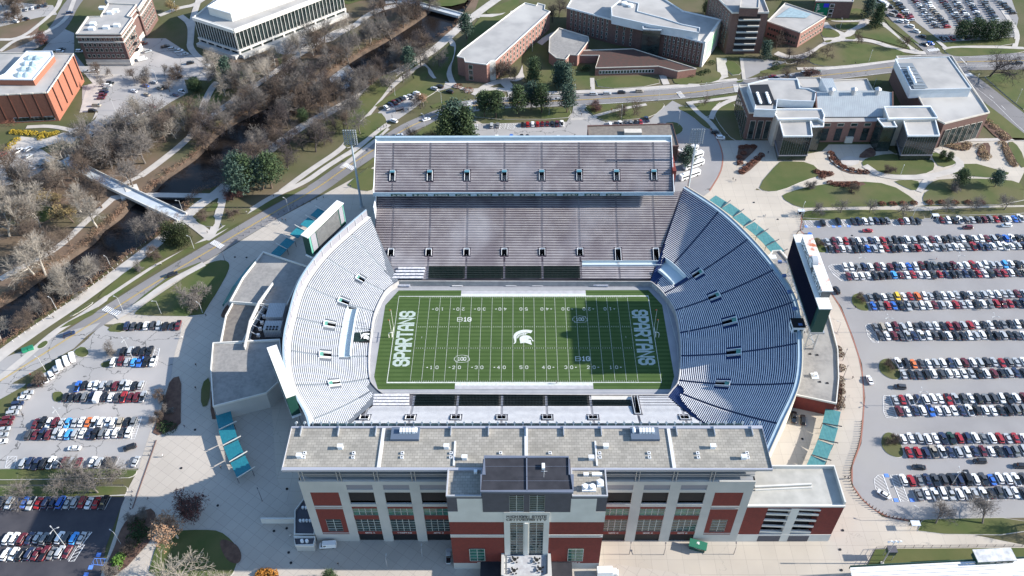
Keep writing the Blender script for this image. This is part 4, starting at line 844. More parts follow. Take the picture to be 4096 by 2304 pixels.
for sx in (-1, 1):
    bk = MB(); gp = MB()
    def X(a, b): return (a, b) if sx < 0 else (.6-b, .6-a)
    x0, x1 = X(-67.3, -58.4); rectf(bk, x0, x1, 27.2, 34.9, YF+.05, .9); rectf(bk, x0, x1, 25.8, 26.3, YF+.05, .9); rectf(bk, x0, x1, 18.9, 25.4, YF+.05, .9); rectf(bk, x0, x1, 10.6, 11.2, YF+.05, .9); rectf(bk, x0, x1, 9.6, 10.2, YF+.05, .9)
    a, b = X(-65.1, -60.1); rectf(bk, x0, a, 11.2, 18.9, YF+.05, .9); rectf(bk, b, x1, 11.2, 18.9, YF+.05, .9); windowf(pb, a, b, 11.2, 18.9, YF+.3, 2, 5)
    for i, (a, b) in enumerate(((-55.5, -47.4), (-44.1, -36), (-32.7, -24.6))):
        x0, x1 = X(a, b); rectf(bk, x0, x1, 25.3, 26.8, YF+.15, .8); rectf(bk, x0, x1, 18.7, 21.1, YF+.15, .8); rectf(bk, x0, x1, 9.5, 11.2, YF+.15, .8); rectf(gp, x0, x1, 36.4, 39.1, YF+.2, .7)
        windowf(pb, x0, x1, 21.1, 25.3, YF+.35, 4, 2, gglass); windowf(pb, x0, x1, 11.2, 18.7, YF+.35, 4, 5)
        rl_ = MB(); rectf(rl_, x0, x1, 31.4, 31.9, YF+.6, .3); rectf(rl_, x0, x1, 28.3, 29.3, YF+.5, .25)
        if i == 0: xm = (x0+x1)/2; rl_.beam((x0+2.6, YF+.8, 34.8), (xm, YF+.8, 32), .3); rl_.beam((x1-2.6, YF+.8, 34.8), (xm, YF+.8, 32), .3)
        rl_.build('balcony_rail', conc_w, pb)
        s = (('GATE C', 'TICKETING', 'GATE B') if sx < 0 else ('GATE D', 'GATE D', 'GATE D'))[i]; t_ = MB(); lettering(t_, s, ((x0+x1)/2, YF+.1, 10.35), (1, 0, 0), (0, 0, 1), .75, None, 1.1); t_.build('gate_sign', white_p, pb)
        d_ = MB(); rectf(d_, x0, x1, 5, 9.5, YF+.7, .3); d_.build('gate_door', panel_d, pb)
    bk.build('brickwork', brick, pb); gp.build('grey_panels', panel_g, pb)
# glass press level floors and fins in front of it
f = MB()
for z in (41.0, 43.1, 44.0, 45.6): f.box((.3, -96.3, z), (139, 1.2, .32))
for k in range(12):
    x = -69+k*11.4+(11.4*0)
    if abs(x) > 25:
        for dx in (0, .9): f.box((x+dx*1.2, -97.2, 41), (.22, .25, 6.6))
f.build('sunshade', metal, pb)
# roof furniture
rfp = MB()
for x in (-44.3, .2, 44.6):
    rfp.box((x, -90.3, 48.35), (1.0, 15, .35))
for x in (-21.7, 21.5): rfp.box((x, -92.3, 48.35), (.5, 9, .4))
rfp.build('roof_joint', mat('roof joint', (.55, .56, .58)), pb)
k = 0
for x, y, ty in [(-37.3, -84.8, 'h'), (37.0, -84.8, 'h')]:
    o = MB().box((x, y-.6, 48.35), (8.8, 4.6, 1.1)).build('equipment_platform', mat('slate blue deck', (.09, .12, .17), rough=.6), pb); u = MB()
    for j in range(5): u.box((x-1.3+j*.95, y, 49.45), (.75, 1.7, .9))
    u.tube((x+(3.2 if x < 0 else -3.4), y-.7, 49.9), (x+(3.2 if x < 0 else -3.4), y+1, 49.9), .5, n=8); u.build('equipment', white_s, o)
for x, y in ((-56.8, -90.3), (-69+.2, -93.6), (-24.2, -90.2), (24.6, -90.0), (57.3, -90.1), (66, -94), (-18.5, -94.2), (19.9, -94.3)):
    o = MB().box((x, y, 48.35), (1.5, 1.1, 1.3)).box((x, y, 49.7), (1.7, 1.3, .12)).build('roof_vent', white_s, pb)
for x in (-52.5, -67.5, -37.6, -22.7, -7.6, 7.5, 22.6, 37.6, 52.4, 67.4):
    for y in (-92.2, -93.7):
        if abs(x) < 10 and y < -93: continue
        o = MB().box((x, y, 48.35), (.9, .9, .4)).build('roof_hatch', white_s, pb); MB().box((x, y, 48.76), (.5, .5, .02)).build('opening', dark, o)
for k in range(56):   # row of floodlights on the front roof edge
    x = -72+k*2.64
    o = MB().beam((x, -82.1, 48.6), (x, -81.3, 49.2), .12).tube((x, -81.5, 49.4), (x+.1, -81.0, 49.1), .42, n=8).build('floodlight', metal, pb)
for k in range(13):
    x = -70+k*11.7; MB().box((x, -84.2, 48.35), (.25, 3.6, .9)).build('roof_bracket', metal, pb)
MB().box((.3, -82.2, 47.4), (146, .5, .9)).build('front_gutter', mat('front gutter', (.3, .38, .48), metal=.3), pb)
# the tower
tw = MB(); rectf(tw, -23.3, 23.9, 5, 8.9, -107.3, 10); tw.build('tower_base', conc, pb)
for a, b in ((-23.3, -6.6), (7.2, 23.9)):
    tb = MB(); rectf(tb, a, b, 8.9, 25.3, -107.3, 10); rectf(tb, a, b, 25.9, 26.2, -107.3, 10); rectf(tb, a, b, 26.9, 34.3, -107.3, 10)
    tb.build('tower_brickwork', brick, pb)
tc_ = MB()
for a, b in ((-23.3, -6.6), (7.2, 23.9)):
    for z0, z1 in ((25.3, 25.9), (26.2, 26.9)): rectf(tc_, a-.05, b+.05, z0, z1, -107.42, 10.1)
    rectf(tc_, a, b, 34.3, 40.2, -107.35, 10)
for a, b in ((-20.3, -12.8), (13.3, 20.9)): rectf(tc_, a, b, 40.2, 47.3, -107.35, 1)
rectf(tc_, -6.6, 7.2, 34.3, 40.2, -107.6, 2)
for a, b in ((-6.6, -4.8), (-.7, 1.1), (5.5, 7.2)): rectf(tc_, a, b, 8.9, 34.3, -107.6, 10)
rectf(tc_, -.35, .75, 15, 34.3, -107.9, 1)
tc_.build('tower_concrete', conc_w, pb)
tg = MB()
for a, b in ((-23.3, -20.3), (20.9, 23.9)): rectf(tg, a, b, 40.2, 48.2, -107.3, 10)
for a, b in ((-20.3, -12.8), (13.3, 20.9)): rectf(tg, a, b, 47.3, 48.2, -107.32, 1); rectf(tg, a, b, 40.2, 48.1, -106.3, 9)
for a, b in ((-12.8, -4.9), (-.6, 1.1), (5.6, 13.3)): rectf(tg, a, b, 40.2, 51.7, -107.5, 11)
for a, b in ((-4.9, -.6), (1.1, 5.6)): rectf(tg, a, b, 49.3, 51.7, -107.5, 11); rectf(tg, a, b, 40.2, 49.3, -106.8, 10)
tg.build('tower_grey_panels', panel_d, pb)
for a, b in ((-4.9, -.6), (1.1, 5.6)): windowf(pb, a, b, 40.3, 49.3, -107.2, 2, 8, glass); windowf(pb, a+.1, b-.1, 15.2, 34.3, -107.2, 2, 12, glass)
for a, b in ((-17.8, -13), (13.6, 18.4)): windowf(pb, a, b, 10.7, 18.3, -107.5, 2, 4, gglass)
for x, s in ((-14, 'GATE F'), (16.2, 'GATE E')):
    t_ = MB(); lettering(t_, s, (x, -107.5, 9.6), (1, 0, 0), (0, 0, 1), .7, None, 1.1); t_.build('gate_sign', white_p, pb)
t_ = MB(); lettering(t_, 'MICHIGAN STATE', (.3, -107.75, 38.0), (1, 0, 0), (0, 0, 1), 1.35, 12.2, 1.1); lettering(t_, 'UNIVERSITY', (.3, -107.75, 36.2), (1, 0, 0), (0, 0, 1), 1.1, 12.2, 1.1); t_.quad((-5.6, -107.75, 37.0), (6.3, -107.75, 37.0), (6.3, -107.75, 37.12), (-5.6, -107.75, 37.12)); t_.build('name_lettering', mat('black letters', (.015, .015, .02)), pb)
m = MB(); m.cap([(-12.3, -96.1, 52), (12.8, -96.1, 52), (12.8, -102.3, 52), (13.6, -102.3, 52), (13.6, -107.9, 52), (-13.1, -107.9, 52), (-13.1, -102.3, 52), (-12.3, -102.3, 52)]); m.build('tower_roof', black_r, pb)
m = MB(); m.ribbon([(-12.3, -96.1), (12.8, -96.1), (12.8, -102.3), (13.6, -102.3), (13.6, -107.9), (-13.1, -107.9), (-13.1, -102.3), (-12.3, -102.3)], .45, 51.6, True, .75); m.ribbon([(.3, -96.2), (.3, -107.7)], .35, 52, False, .35)
for y in (-99.3, -104.3): m.ribbon([(-12.5, y), (13, y)], .08, 52, False, .06)
m.build('tower_parapet', mat('dark blue parapet', (.13, .15, .2), rough=.5), pb)
m = MB()
for a, b in ((-23.3, -13.1), (13.6, 23.9)): m.cap([(a, -98, 48.25), (b, -98, 48.25), (b, -107.3, 48.25), (a, -107.3, 48.25)])
m.build('side_roof', paver, pb)
m = MB()
for a, b in ((-23.2, -13.2), (13.7, 23.8)): m.ribbon([(a, -98), (a, -107.2), (b, -107.2), (b, -98)], .4, 48.2, False, .7)
m.build('side_parapet', mat('side parapet', (.36, .37, .40)), pb)
for x, y, r in ((17.5, -104.6, .8), (19.6, -104.6, .8), (22, -103, .8)):
    MB().box((x, y, 48.25), (2.0, 2.2, .7)).tube((x, y, 48.9), (x, y, 50), r, n=12).build('exhaust_fan', white_s, pb)
for x in (18, 20.5, 22): MB().box((x, -99.9, 48.3), (1.5, 1, .8)).build('roof_vent', white_s, pb)
MB().box((-15, -99, 48.3), (1, 1, 1)).build('roof_vent', white_s, pb); MB().box((5.2, -99.6, 52), (.9, 1.8, .9)).build('roof_vent', white_s, pb)
MB().tube((5.3, -103, 52), (5.3, -103, 55.5), .06, n=5).beam((4.4, -103, 55), (6.2, -103, 55), .07).build('antenna', white_s, pb)
MB().box((3.4, -94.9, 48.35), (2.2, 1.2, .9)).build('roof_vent', white_s, pb)
# terrace in front of the tower
m = MB(); m.box((.3, -111.1, 5), (14.6, 7.4, 9.3)); m.build('terrace_block', conc, pb)
MB().box((.3, -111, 14.3), (12.4, 7.2, .25)).build('terrace_floor', mat('terrace floor', (.46, .48, .5), (.36, .36, .38), .8), pb)
MB().ribbon([(-7.2, -107.4), (-7.2, -114.5), (-5, -115.6), (5.2, -115.6), (7.6, -114.5), (7.6, -107.4)], .9, 13.8, False, 1.7).build('terrace_parapet', conc, pb)
for a, b in ((-14.5, -8), (8.4, 15)): MB().box(((a+b)/2, -111.5, 5), (b-a, 8.4, 5)).build('porch', black_r, pb)
for x, y, lab in ((-3.4, -109.4, 'round black patio table on the terrace, upper left of the four'), (3.6, -109.6, 'round black patio table on the terrace, upper right of the four'), (-3.6, -113.2, 'round black patio table on the terrace, lower left of the four'), (4.6, -112.6, 'round black patio table on the terrace, lower right of the four')):
    t = thing('patio_table', lab, 'table', (x, y, 14.55), 'patio tables on the terrace'); bm_ = mat('black wrought metal', (.02, .02, .02), rough=.4)
    MB().tube((x, y, 15.25), (x, y, 15.32), .62, n=16).build('table_top', bm_, t); MB().tube((x, y, 14.55), (x, y, 15.25), .06).build('leg', bm_, t)
    for k in range(4):
        a = k*1.57+.6; cx, cy = x+1.05*math.cos(a), y+1.05*math.sin(a)
        c = thing('patio_chair', f'black metal terrace chair, {ordinal(k+1)} round the {lab[38:lab.index(" of the")]} patio table', 'chair', (cx, cy, 14.55), 'chairs round the terrace tables')
        MB().box((cx, cy, 14.95), (.5, .5, .06), math.degrees(a)).build('seat', bm_, c); MB().box((cx+.24*math.cos(a), cy+.24*math.sin(a), 14.97), (.06, .5, .5), math.degrees(a)).build('backrest', bm_, c)
        MB().tube((cx, cy, 14.55), (cx, cy, 14.96), .05, n=5).build('leg', bm_, c)
# ================= ramp building, service yards =================
rb = thing('ramp_building', 'brick ramp building with open sloping decks right of the stadium front', 'building')
m = MB(); rectf(m, 69.9, 77.5, 5, 26.6, -97.1, 14); m.box((98.0, -90.1, 5), (7, 14, 21.6)); rectf(m, 77.5, 94.5, 25.3, 26.6, -97.1, 1); m.build('brickwork', brick, rb)
m = MB(); m.box((85, -88.5, 5), (31, 11, 15)); m.build('dark_core', dark, rb)
m = MB(); rectf(m, 70, 101.5, 5, 9.3, -97.25, 2); rectf(m, 85, 87.6, 5, 25.3, -97.2, 1.5); rectf(m, 69.9, 101.6, 26.2, 26.9, -97.3, 14.5)
for x0, x1 in ((77.5, 85), (87.6, 94.5)):
    for z in (10.4, 14.0, 17.6, 21.2, 24.0): m.beam((x0, -96.9, z+.6), (x1, -96.9, z), .5, .8)
m.build('concrete_trim', conc_w, rb)
m = MB(); m.cap([(70.5, -96.5, 26.95), (101, -96.5, 26.95), (101, -83.2, 26.95), (70.5, -83.2, 26.95)]); m.build('deck', mat('pale deck', (.42, .41, .38), (.34, .335, .31), .3), rb)
m = MB(); m.ribbon([(78, -83.1), (101.3, -83.1), (101.3, -96.8)], .5, 26.9, False, 1.6); m.ribbon([(74, -90.6), (92.5, -89.6)], .6, 26.95, False, 1.0); m.ribbon([(74, -91.6), (92.5, -90.6)], .4, 26.95, False, .6); m.build('deck_parapet', conc_w, rb)
for x0, x1 in ((77.6, 84.9), (87.7, 94.4)): mm = MB(); rectf(mm, x0, x1, 5.2, 8.6, -97.35, .1); mm.build('louvre_door', panel_d, rb)
def conc_bld(name, label, pts, z1, rm, wm=None, par=.7, parm=None, z0=5, cat='building', group=None):
    p = [(v[0], v[1]) for v in pts]; c = Vector((sum(a for a, b in p)/len(p), sum(b for a, b in p)/len(p), z0)); t = thing(name, label, cat, c, group)
    MB().prism(p, z0, z1-.05, top=False).build('wall', wm or conc, t); m = MB(); m.cap([(a, b, z1) for a, b in p]); m.build('roof', rm, t)
    if par: MB().ribbon(p, .36, z1-.06, True, par).build('parapet', parm or conc_w, t)
    return t
sv = conc_bld('service_yard', 'walled yard with fans at the left end of the stadium front', [(-78.5, -88), (-75.5, -82), (-70.5, -82), (-70.5, -97), (-77, -97)], 8.5, panel_d, conc)
for k in range(2):
    for j in range(5): MB().tube((-76+j*1.1, -87-k*5, 8.6), (-76+j*1.1, -87-k*5, 9.5), .45, n=8).build('cooling_fan', white_s, sv)
sv2 = conc_bld('service_block', 'low concrete block with white tanks against the stadium front left corner', [(-77, -98), (-70, -98), (-70, -101), (-76, -101)], 8.4, panel_d, conc)
for x in (-74, -72.4): MB().tube((x, -99.6, 8.4), (x, -99.6, 9.6), .55, n=10).build('tank', white_s, sv2)
conc_bld('retaining_wall', 'long low pale concrete wall on the plaza left of the stadium front', [(-90, -90.2), (-78, -90.2), (-78, -90.8), (-90, -90.8)], 8, conc_w, conc_w, 0, cat='wall')
# ================= curved concourse buildings =================
zc = 13.4
A_ = [(-123.8, -15.7), (-121.2, -29.1), (-115.6, -47.3), (-97.2, -41), (-92, -33), (-96.5, -18), (-97.5, -14)]
cb1 = conc_bld('concourse_building', 'low gravel-roofed concourse building, nearest of the curved row left of the stadium', A_, zc, gravel, conc, .9, None, 5, 'building', 'gravel-roofed concourse buildings left of the stadium')
cb2 = conc_bld('concourse_building', 'curved concourse building with brown gravel roof, middle of the row left of the stadium', [(-121, -15.5), (-122.6, 0), (-121.5, 7.5), (-108, 6), (-111, -5), (-112.5, -15.5)], zc-.6, gravel_b, conc, .9, None, 5, 'building', 'gravel-roofed concourse buildings left of the stadium')
cb3 = conc_bld('concourse_building', 'gravel-roofed concourse building behind the teal awning, farthest of the row', [(-122.6, 7.6), (-120.5, 22), (-115.3, 38.5), (-94, 29), (-96.5, 20), (-98.5, 5), (-108, 6)], zc, gravel, conc, .9, None, 5, 'building', 'gravel-roofed concourse buildings left of the stadium')
yd = thing('equipment_yard', 'sunken rooftop equipment yard with condensers beside the stadium rim', 'plant room', (-104, -2, 5))
m = MB(); m.cap([(-110.8, -16, 10.5), (-98, -16, 10.5), (-98, 14, 10.5), (-107, 17, 10.5), (-110.5, 5, 10.5)]); m.build('yard_floor', dark, yd)
MB().ribbon([(-106.5, 17.5), (-110, 6), (-111.3, -5), (-110.3, -19)], .35, 10, False, 5.6).build('screen_wall', conc, yd)
for x, y, a, b_ in ((-102, 1.5, 7, 8), (-101.5, -7, 7, 5)): MB().box((x, y, 10.5), (a, b_, 4.6)).build('chiller', mat('grey chiller', (.32, .34, .36), (.4, .41, .43), 1, stripes=(.7, (.22, .23, .25), 0, .2)), yd)
for k in range(8): MB().tube((-103.4+(k % 4)*1.3, -8-(k//4)*1.4, 15.1), (-103.4+(k % 4)*1.3, -8-(k//4)*1.4, 15.3), .5, n=10).build('fan', dark, yd)
for k in range(8): MB().beam((-110.5+.25*abs(k-4), -14+k*3.9, 14.5), (-106.5, -15+k*3.9, 13), .2).build('brace', metal, yd)
for k in range(4): MB().box((-107.7, -9+k*3.5, 10.5), (1.2, 1, 1.4)).build('condenser', white_s, yd)
cbr = conc_bld('concourse_building', 'long gravel-roofed building with brick end right of the stadium under the scoreboard', [(110.5, 40), (113.9, 40.3), (120, 24), (125.2, 2), (123.8, -18), (120.2, -33), (116.1, -45), (101.5, -40.8), (106, -28), (110, -8), (109.5, 10), (105.8, 33)], 12.2, gravel, brick, .8, None, 5, 'building')
MB().box((111.5, -31.5, 12.2), (2.6, 2.8, .3)).box((111.6, -31.5, 12.5), (1.2, 1.4, 1.4)).build('roof_vent', white_s, cbr); MB().box((109.5, 36, 12.2), (3.2, 2.2, .8)).build('roof_unit', white_s, cbr)
for x, y in ((112.5, -20.3), (115.2, -20.8), (112.8, -34.4), (115.5, -35)): MB().box((x, y, 12.2), (.8, .8, .25)).build('roof_hatch', dark, cbr)
# long green awning on the far concourse building
t = thing('wall_awning', 'long green and teal awning along the far concourse building', 'awning', (-122, 24, 9)); m = MB()
pts = [(-127.0, 9), (-125.3, 20), (-122.0, 31), (-119.2, 37.5)]
for k in range(3):
    a, b = Vector(pts[k]), Vector(pts[k+1]); d = (b-a).normalized(); n_ = Vector((d.y, -d.x))*2.6; m.mt(k % 2); m.quad((*a, 10.6), (*(a+n_), 12.4), (*(b+n_), 12.4), (*b, 10.6)); m.quad((*a, 10.6), (*b, 10.6), (*b, 9.2), (*a, 9.2))
m.build('canopy', [mat('green canopy', (.02, .16, .15), (.02, .10, .12), .3, .5), teal], t)
# ================= canopies over the gates =================
def canopies(px, z, w, d, mt_, group, wherelab, n0=1):
    """px: list of (tile,x,y) centres seen at level z"""
    P_ = [G(t_, x, y, z) for t_, x, y in px]
    for i, p in enumerate(P_):
        a = P_[max(0, i-1)]; b = P_[min(len(P_)-1, i+1)]; u = (b-a).normalized(); nn = Vector((-u.y, u.x, 0)); L = (P_[1]-P_[0]).length*.97
        t = thing('gate_canopy', f'{wherelab}, {ordinal(i+1)} {n0}', 'canopy', (p.x, p.y, 5), group); m = MB(); c0, c1, c2, c3 = [p+u*sx*L/2+nn*sy*d/2 for sx, sy in ((-1, -1), (1, -1), (1, 1), (-1, 1))]
        m.quad((c0.x, c0.y, z), (c1.x, c1.y, z), (c2.x, c2.y, z+.5), (c3.x, c3.y, z+.5)); m.quad((c3.x, c3.y, z+.4), (c2.x, c2.y, z+.4), (c1.x, c1.y, z-.1), (c0.x, c0.y, z-.1)); m.build('canopy_roof', mt_, t)
        for q_ in (c1, c2): MB().tube((q_.x, q_.y, 5), (q_.x, q_.y, z), .12, n=5).build('post', panel_d, t)
        f_ = MB(); e = p+u*L/2; f_.beam((*(e+nn*(d/2+1.3)).xy, z+1.5), (*(e-nn*d/2).xy, z), .2, .4); f_.build('fin', conc_w if mt_ is teal else panel_d, t)
canopies([('G', 1695, 270), ('G', 1722, 385), ('G', 1765, 505), ('G', 1820, 625)], 8.4, 0, 5.6, teal, 'teal canopies over the near left gates', 'teal ribbed canopy on the left plaza', 'from the concourse wall')
canopies([('D', 2105, 450), ('D', 2165, 390), ('D', 2245, 310), ('D', 2325, 235), ('D', 2400, 165)], 8.4, 0, 4.6, teal, 'teal canopies over the far left gates', 'teal canopy beyond the left video board', 'from the concourse wall')
canopies([('F', 265, 78), ('F', 365, 138), ('F', 450, 210), ('F', 545, 282), ('F', 625, 355), ('F', 690, 425)], 8.4, 0, 5.6, teal_g, 'pale glass canopies over the far right gates', 'pale glass canopy outside the upper right rim', 'from the far end')
canopies([('J', 1120, 255), ('J', 1095, 375), ('J', 1050, 500), ('J', 995, 620)], 8.4, 0, 5.4, teal_g, 'pale glass canopies over the near right gates', 'pale glass canopy by the lower right bollards', 'from the far end')
# ================= video boards =================
vb = thing('giant_video_board', 'giant dark video board on steel legs behind the right end stand', 'scoreboard', (112, 1, 5))
Y0, Y1, zb0, zt = -20.0, 21.5, 24.6, 37.4
MB().box((112.3, .7, zb0), (4.4, 41.5, zt-zb0)).build('cabinet', green_d, vb)
m = MB(); m.quad((109.9, Y1-.4, zb0+1), (109.9, Y0+2.0, zb0+1), (109.9, Y0+2.0, zt-.2), (109.9, Y1-.4, zt-.2)); m.build('screen', screen_m, vb)
MB().box((112.3, .7, zt), (4.9, 42.2, .5)).build('roof', mat('white board roof', (.72, .72, .70), rough=.7), vb)
MB().box((112.6, .7, zb0-.8), (5.2, 42, .8)).build('soffit', metal, vb)
m = MB().box((113.4, 1.2, zt+.5), (3.4, 31.5, 3.4)); m.build('sign_box', screen_b, vb)
MB().box((113.5, 1.2, zt+3.9), (4.2, 32.2, .45)).build('sign_roof', rust, vb)
t_ = MB(); lettering(t_, 'SPARTAN', (111.55, 10.5, zt+2.3), (0, -1, 0), (0, 0, 1), 2.9, 12.4, 1.3); lettering(t_, 'STADIUM', (111.55, -8.2, zt+2.3), (0, -1, 0), (0, 0, 1), 2.9, 12.4, 1.3); t_.build('board_lettering', white_s, vb)
t_ = MB(); t_.tube((111.2, 1.4, zt+4.2), (113.4, 1.4, zt+4.2), 2.3, n=20); d_ = t_.build('round_crest', mat('crest grey', (.35, .38, .42)), vb); t_ = MB(); helmet(t_, (111.1, 1.4, zt+3.7), (0, -1, 0), (0, 0, 1), .42); t_.build('crest_emblem', white_s, d_)
for k, y in enumerate((-17.5, -8.5, 1, 10.5, 19)):
    m = MB()
    for x in (110.6, 114.4): m.tube((x, y, 5), (x, y, zb0), .4, n=8)
    z = 13
    while z < zb0-1: m.beam((110.6, y, z), (114.4, y, z+3), .22); m.beam((114.4, y, z+3), (110.6, y, z+6), .22) if z+6 < zb0 else None; z += 6
    m.build('support_tower', metal, vb)
    MB().beam((110.4, y+3, 22.5), (107.9, y+3, 22.5), .18).box((107.6, y+3, 22.2), (1.5, 1.2, 1.0)).build('camera_arm', mat('blue speaker', (.1, .17, .35)), vb)
m = MB()
for z in (14, 19, 23.5):
    for x in (110.6, 114.4): m.beam((x, -17.5, z), (x, 19, z), .25)
m.build('cross_bracing', metal, vb)
cbn = thing('camera_booth', 'small white booth with black roof on the right rim', 'booth', (107.0, -13.5, 19)); MB().box((107, -13.5, 18.6), (4.6, 4.6, 4.2)).build('wall', white_s, cbn); MB().box((107, -13.5, 22.8), (5, 5, .25)).build('roof', mat('black booth roof', (.012, .012, .014)), cbn)
m = MB()
for k in (-1, 1): m.box((107+k*1.1, -15.85, 20.2), (1.3, .08, 1.2))
m.box((104.66, -13.5, 20.2), (.08, 3, 1.2)); m.build('window', glass, cbn)
def vboard(label, a, b, c, d, z1, h, show):
    """a-b inner face, d-c outer face (left to right seen from the field)"""
    a, b, c, d = [Vector(v) for v in (a, b, c, d)]; ctr = (a+b+c+d)/4; t = thing('video_board', label, 'scoreboard', (*ctr, 5), 'smaller video boards behind the left end stand')
    MB().prism([a, b, c, d], z1-h, z1-.4, bot=True).build('cabinet', green_d, t)
    g = lambda v, s: ctr+(v-ctr)*s
    MB().prism([g(v, 1.05) for v in (a, b, c, d)], z1-.4, z1, bot=True).build('roof', mat('white board roof', (.8, .8, .78)), t)
    MB().prism([g(v, 1.04) for v in (a, b, c, d)], z1-h-.7, z1-h, bot=True).build('base_tray', white_s, t)
    u = (b-a).normalized(); n_ = (a-d).normalized(); L = (b-a).length
    def face(m, s0, s1, z0, z2, off):
        p, q_ = a+u*L*s0+n_*off, a+u*L*s1+n_*off; pts = [(*p, z0), (*q_, z0), (*q_, z2), (*p, z2)]
        nn = (Vector(pts[1])-Vector(pts[0])).cross(Vector(pts[2])-Vector(pts[0])); m.quad(*(pts if nn.x*n_.x+nn.y*n_.y > 0 else pts[::-1]))
    m = MB(); face(m, .2, .84, z1-h+.4, z1-.8, .06); m.build('screen', screen_b, t)
    m = MB(); face(m, .05, .18, z1-h+2, z1-.8, .06); face(m, .87, .97, z1-h+2, z1-.8, .06); m.build('side_panel', panel_g, t)
    m = MB(); face(m, 0, .04, z1-h, z1-.4, .07); face(m, .98, 1, z1-h, z1-.4, .07); m.build('edge_strip', green_l, t)
    for s in (.1, .35, .6, .85):
        p = a+u*L*s-n_*1; MB().tube((*p, 5), (*p, z1-h), .35, n=8).build('leg', metal, t)
    return t
v1 = vboard('grey-screened video board seen from its front behind the far left rim', (-91.6, 32.0), (-80.3, 54.5), (-83.4, 56.4), (-94.8, 33.9), 28.4, 11.5, 1)
v2 = vboard('narrow video board seen from its end behind the near left rim', (-81.6, -52.7), (-92.6, -30.1), (-95.8, -31.6), (-84.5, -54.2), 28.4, 11.5, 0)
# ================= floodlight masts =================
for x, lab in ((-78.2, 'tall floodlight mast left of the far stand, beside the road'), (78.4, 'tall floodlight mast right of the far stand, above the bus loop')):
    t = thing('floodlight_mast', lab, 'floodlight', (x, 81, 5), 'tall stadium floodlight masts')
    MB().tube((x, 81, 5), (x, 81, 43), .62, .38, n=10).build('mast', pole_m, t); MB().tube((x, 81, 5), (x, 81, 5.8), 1.3, .9, n=10).build('base', conc, t)
    fr = MB()
    for k in range(8): fr.beam((x-2.9, 81, 42+k*1.05), (x+2.9, 81, 42+k*1.05), .12)
    for s in (-2.9, 0, 2.9): fr.beam((x+s, 81, 42), (x+s, 81, 49.4), .14)
    fr.build('lamp_frame', metal, t)
    for r in range(8):
        for c in range(6):
            lx = x-2.75+c*1.1; lz = 42+r*1.05
            MB().tube((lx, 80.9, lz+.1), (lx, 80.3, lz-.15), .2, .36, n=8).build('lamp', mat('lamp housing', (.20, .22, .24), rough=.5), t)
for (x, y, h) in ((-66.5, 4.3, 9.5), (-67.5, -3.8, 9.5), (66.5, 5.5, 9.5), (67.6, -4.5, 9.5)):
    tag(MB().tube((x, y, 0), (x*1.0, y, h+3), .12, .08, n=6).build('net_pole', white_s), f'thin white net pole at the {"left" if x < 0 else "right"} end of the field, the {"farther" if y > 0 else "nearer"} of its pair', 'pole', 'net poles behind the goalposts')
# ================= campus buildings =================
stone = mat('pale stone trim', (.52, .49, .44), (.46, .43, .39), .4, .8); brick_o = mat('orange brick', (.30, .12, .078), (.25, .10, .066), 1, .9, detail=8); brick_b = mat('brown brick', (.145, .088, .078), (.12, .074, .066), 1, .9, detail=8); brick_p = mat('pinkish brick', (.25, .135, .112), (.21, .115, .097), 1, .9, detail=8)
roof_g = mat('light grey roof', (.36, .35, .34), (.29, .285, .28), .12, .9, detail=8, c3=(.41, .40, .385), sc3=.04); roof_w = mat('white roof', (.66, .66, .66), (.6, .6, .6), .1, .8); roof_br = mat('brown planted roof', (.085, .045, .04), (.06, .045, .04), .6, 1)
metal_w = mat('white metal cladding', (.55, .59, .63), (.50, .54, .58), .4, .45); steelroof = mat('ribbed grey metal roof', (.34, .38, .41), (.30, .33, .36), .3, .45, stripes=(1.0, (.22, .25, .28), 0, .14)); dglass = mat('dark curtain glass', (.012, .02, .022), (.03, .045, .045), .25, .1, spec=.8)
blind = mat('pale blind', (.55, .55, .52))
def bld(name, label, px, h, wm, rm, par=.8, pm=None, smooth_=0, z0=5, cat='building', group=None, parent=None):
    p = P(px, z0+h) if isinstance(px, str) else [Vector(v) for v in px]
    pts = [(v.x, v.y) for v in p]
    if parent:
        o = MB().prism(pts, z0, z0+h, top=False).build('wall', wm, parent); m = MB(); m.cap([(a, b, z0+h) for a, b in pts]); m.build('roof', rm, parent)
        if par: MB().ribbon(pts, .45, z0+h-.02, True, par).build('parapet', pm or stone, parent)
        return parent, pts
    t = conc_bld(name, label, pts, z0+h, rm, wm, par, pm or stone, z0, cat, group); return t, pts
WN = {}
def wins(root, a, b, zs, n, w, h, gm=None, fm=None, start=.06, end=.94, proud=.08, frame=.18):
    """rows (zs = sills) of n windows along the wall a -> b; outward is to the right of a -> b"""
    a, b = Vector(a), Vector(b); u = (b-a).normalized(); nn = Vector((u.y, -u.x)); L = (b-a).length; rest = WN.setdefault(root.name, [0, MB()])
    for z in zs:
        for k in range(n):
            c = a+u*L*(start+(end-start)*(k+.5)/n); m = MB() if rest[0] < 96 else rest[1]; rest[0] += 1
            def q_(x0, x1, z0, z1, off, mi):
                m.mt(mi); p0, p1 = c+u*x0+nn*off, c+u*x1+nn*off; m.quad((*p0, z0), (*p1, z0), (*p1, z1), (*p0, z1)); r0, r1 = c+u*x0, c+u*x1; m.quad((*r0, z1), (*p0, z1), (*p1, z1), (*r1, z1)); m.quad((*p0, z0), (*r0, z0), (*r1, z0), (*p1, z0))
            q_(-w/2-frame, w/2+frame, z-frame, z+h+frame, proud, 1); q_(-w/2, w/2, z, z+h, proud+.03, 0)
            if rest[0] <= 96: m.build('window', [gm or glass, fm or stone], root)
    WN[root.name].append((gm or glass, fm or stone))
def finish_windows():
    for k, v in WN.items():
        if v[0] > 96: tag(v[1].build('windows', list(v[2]), bpy.data.objects[k]), kind='stuff')
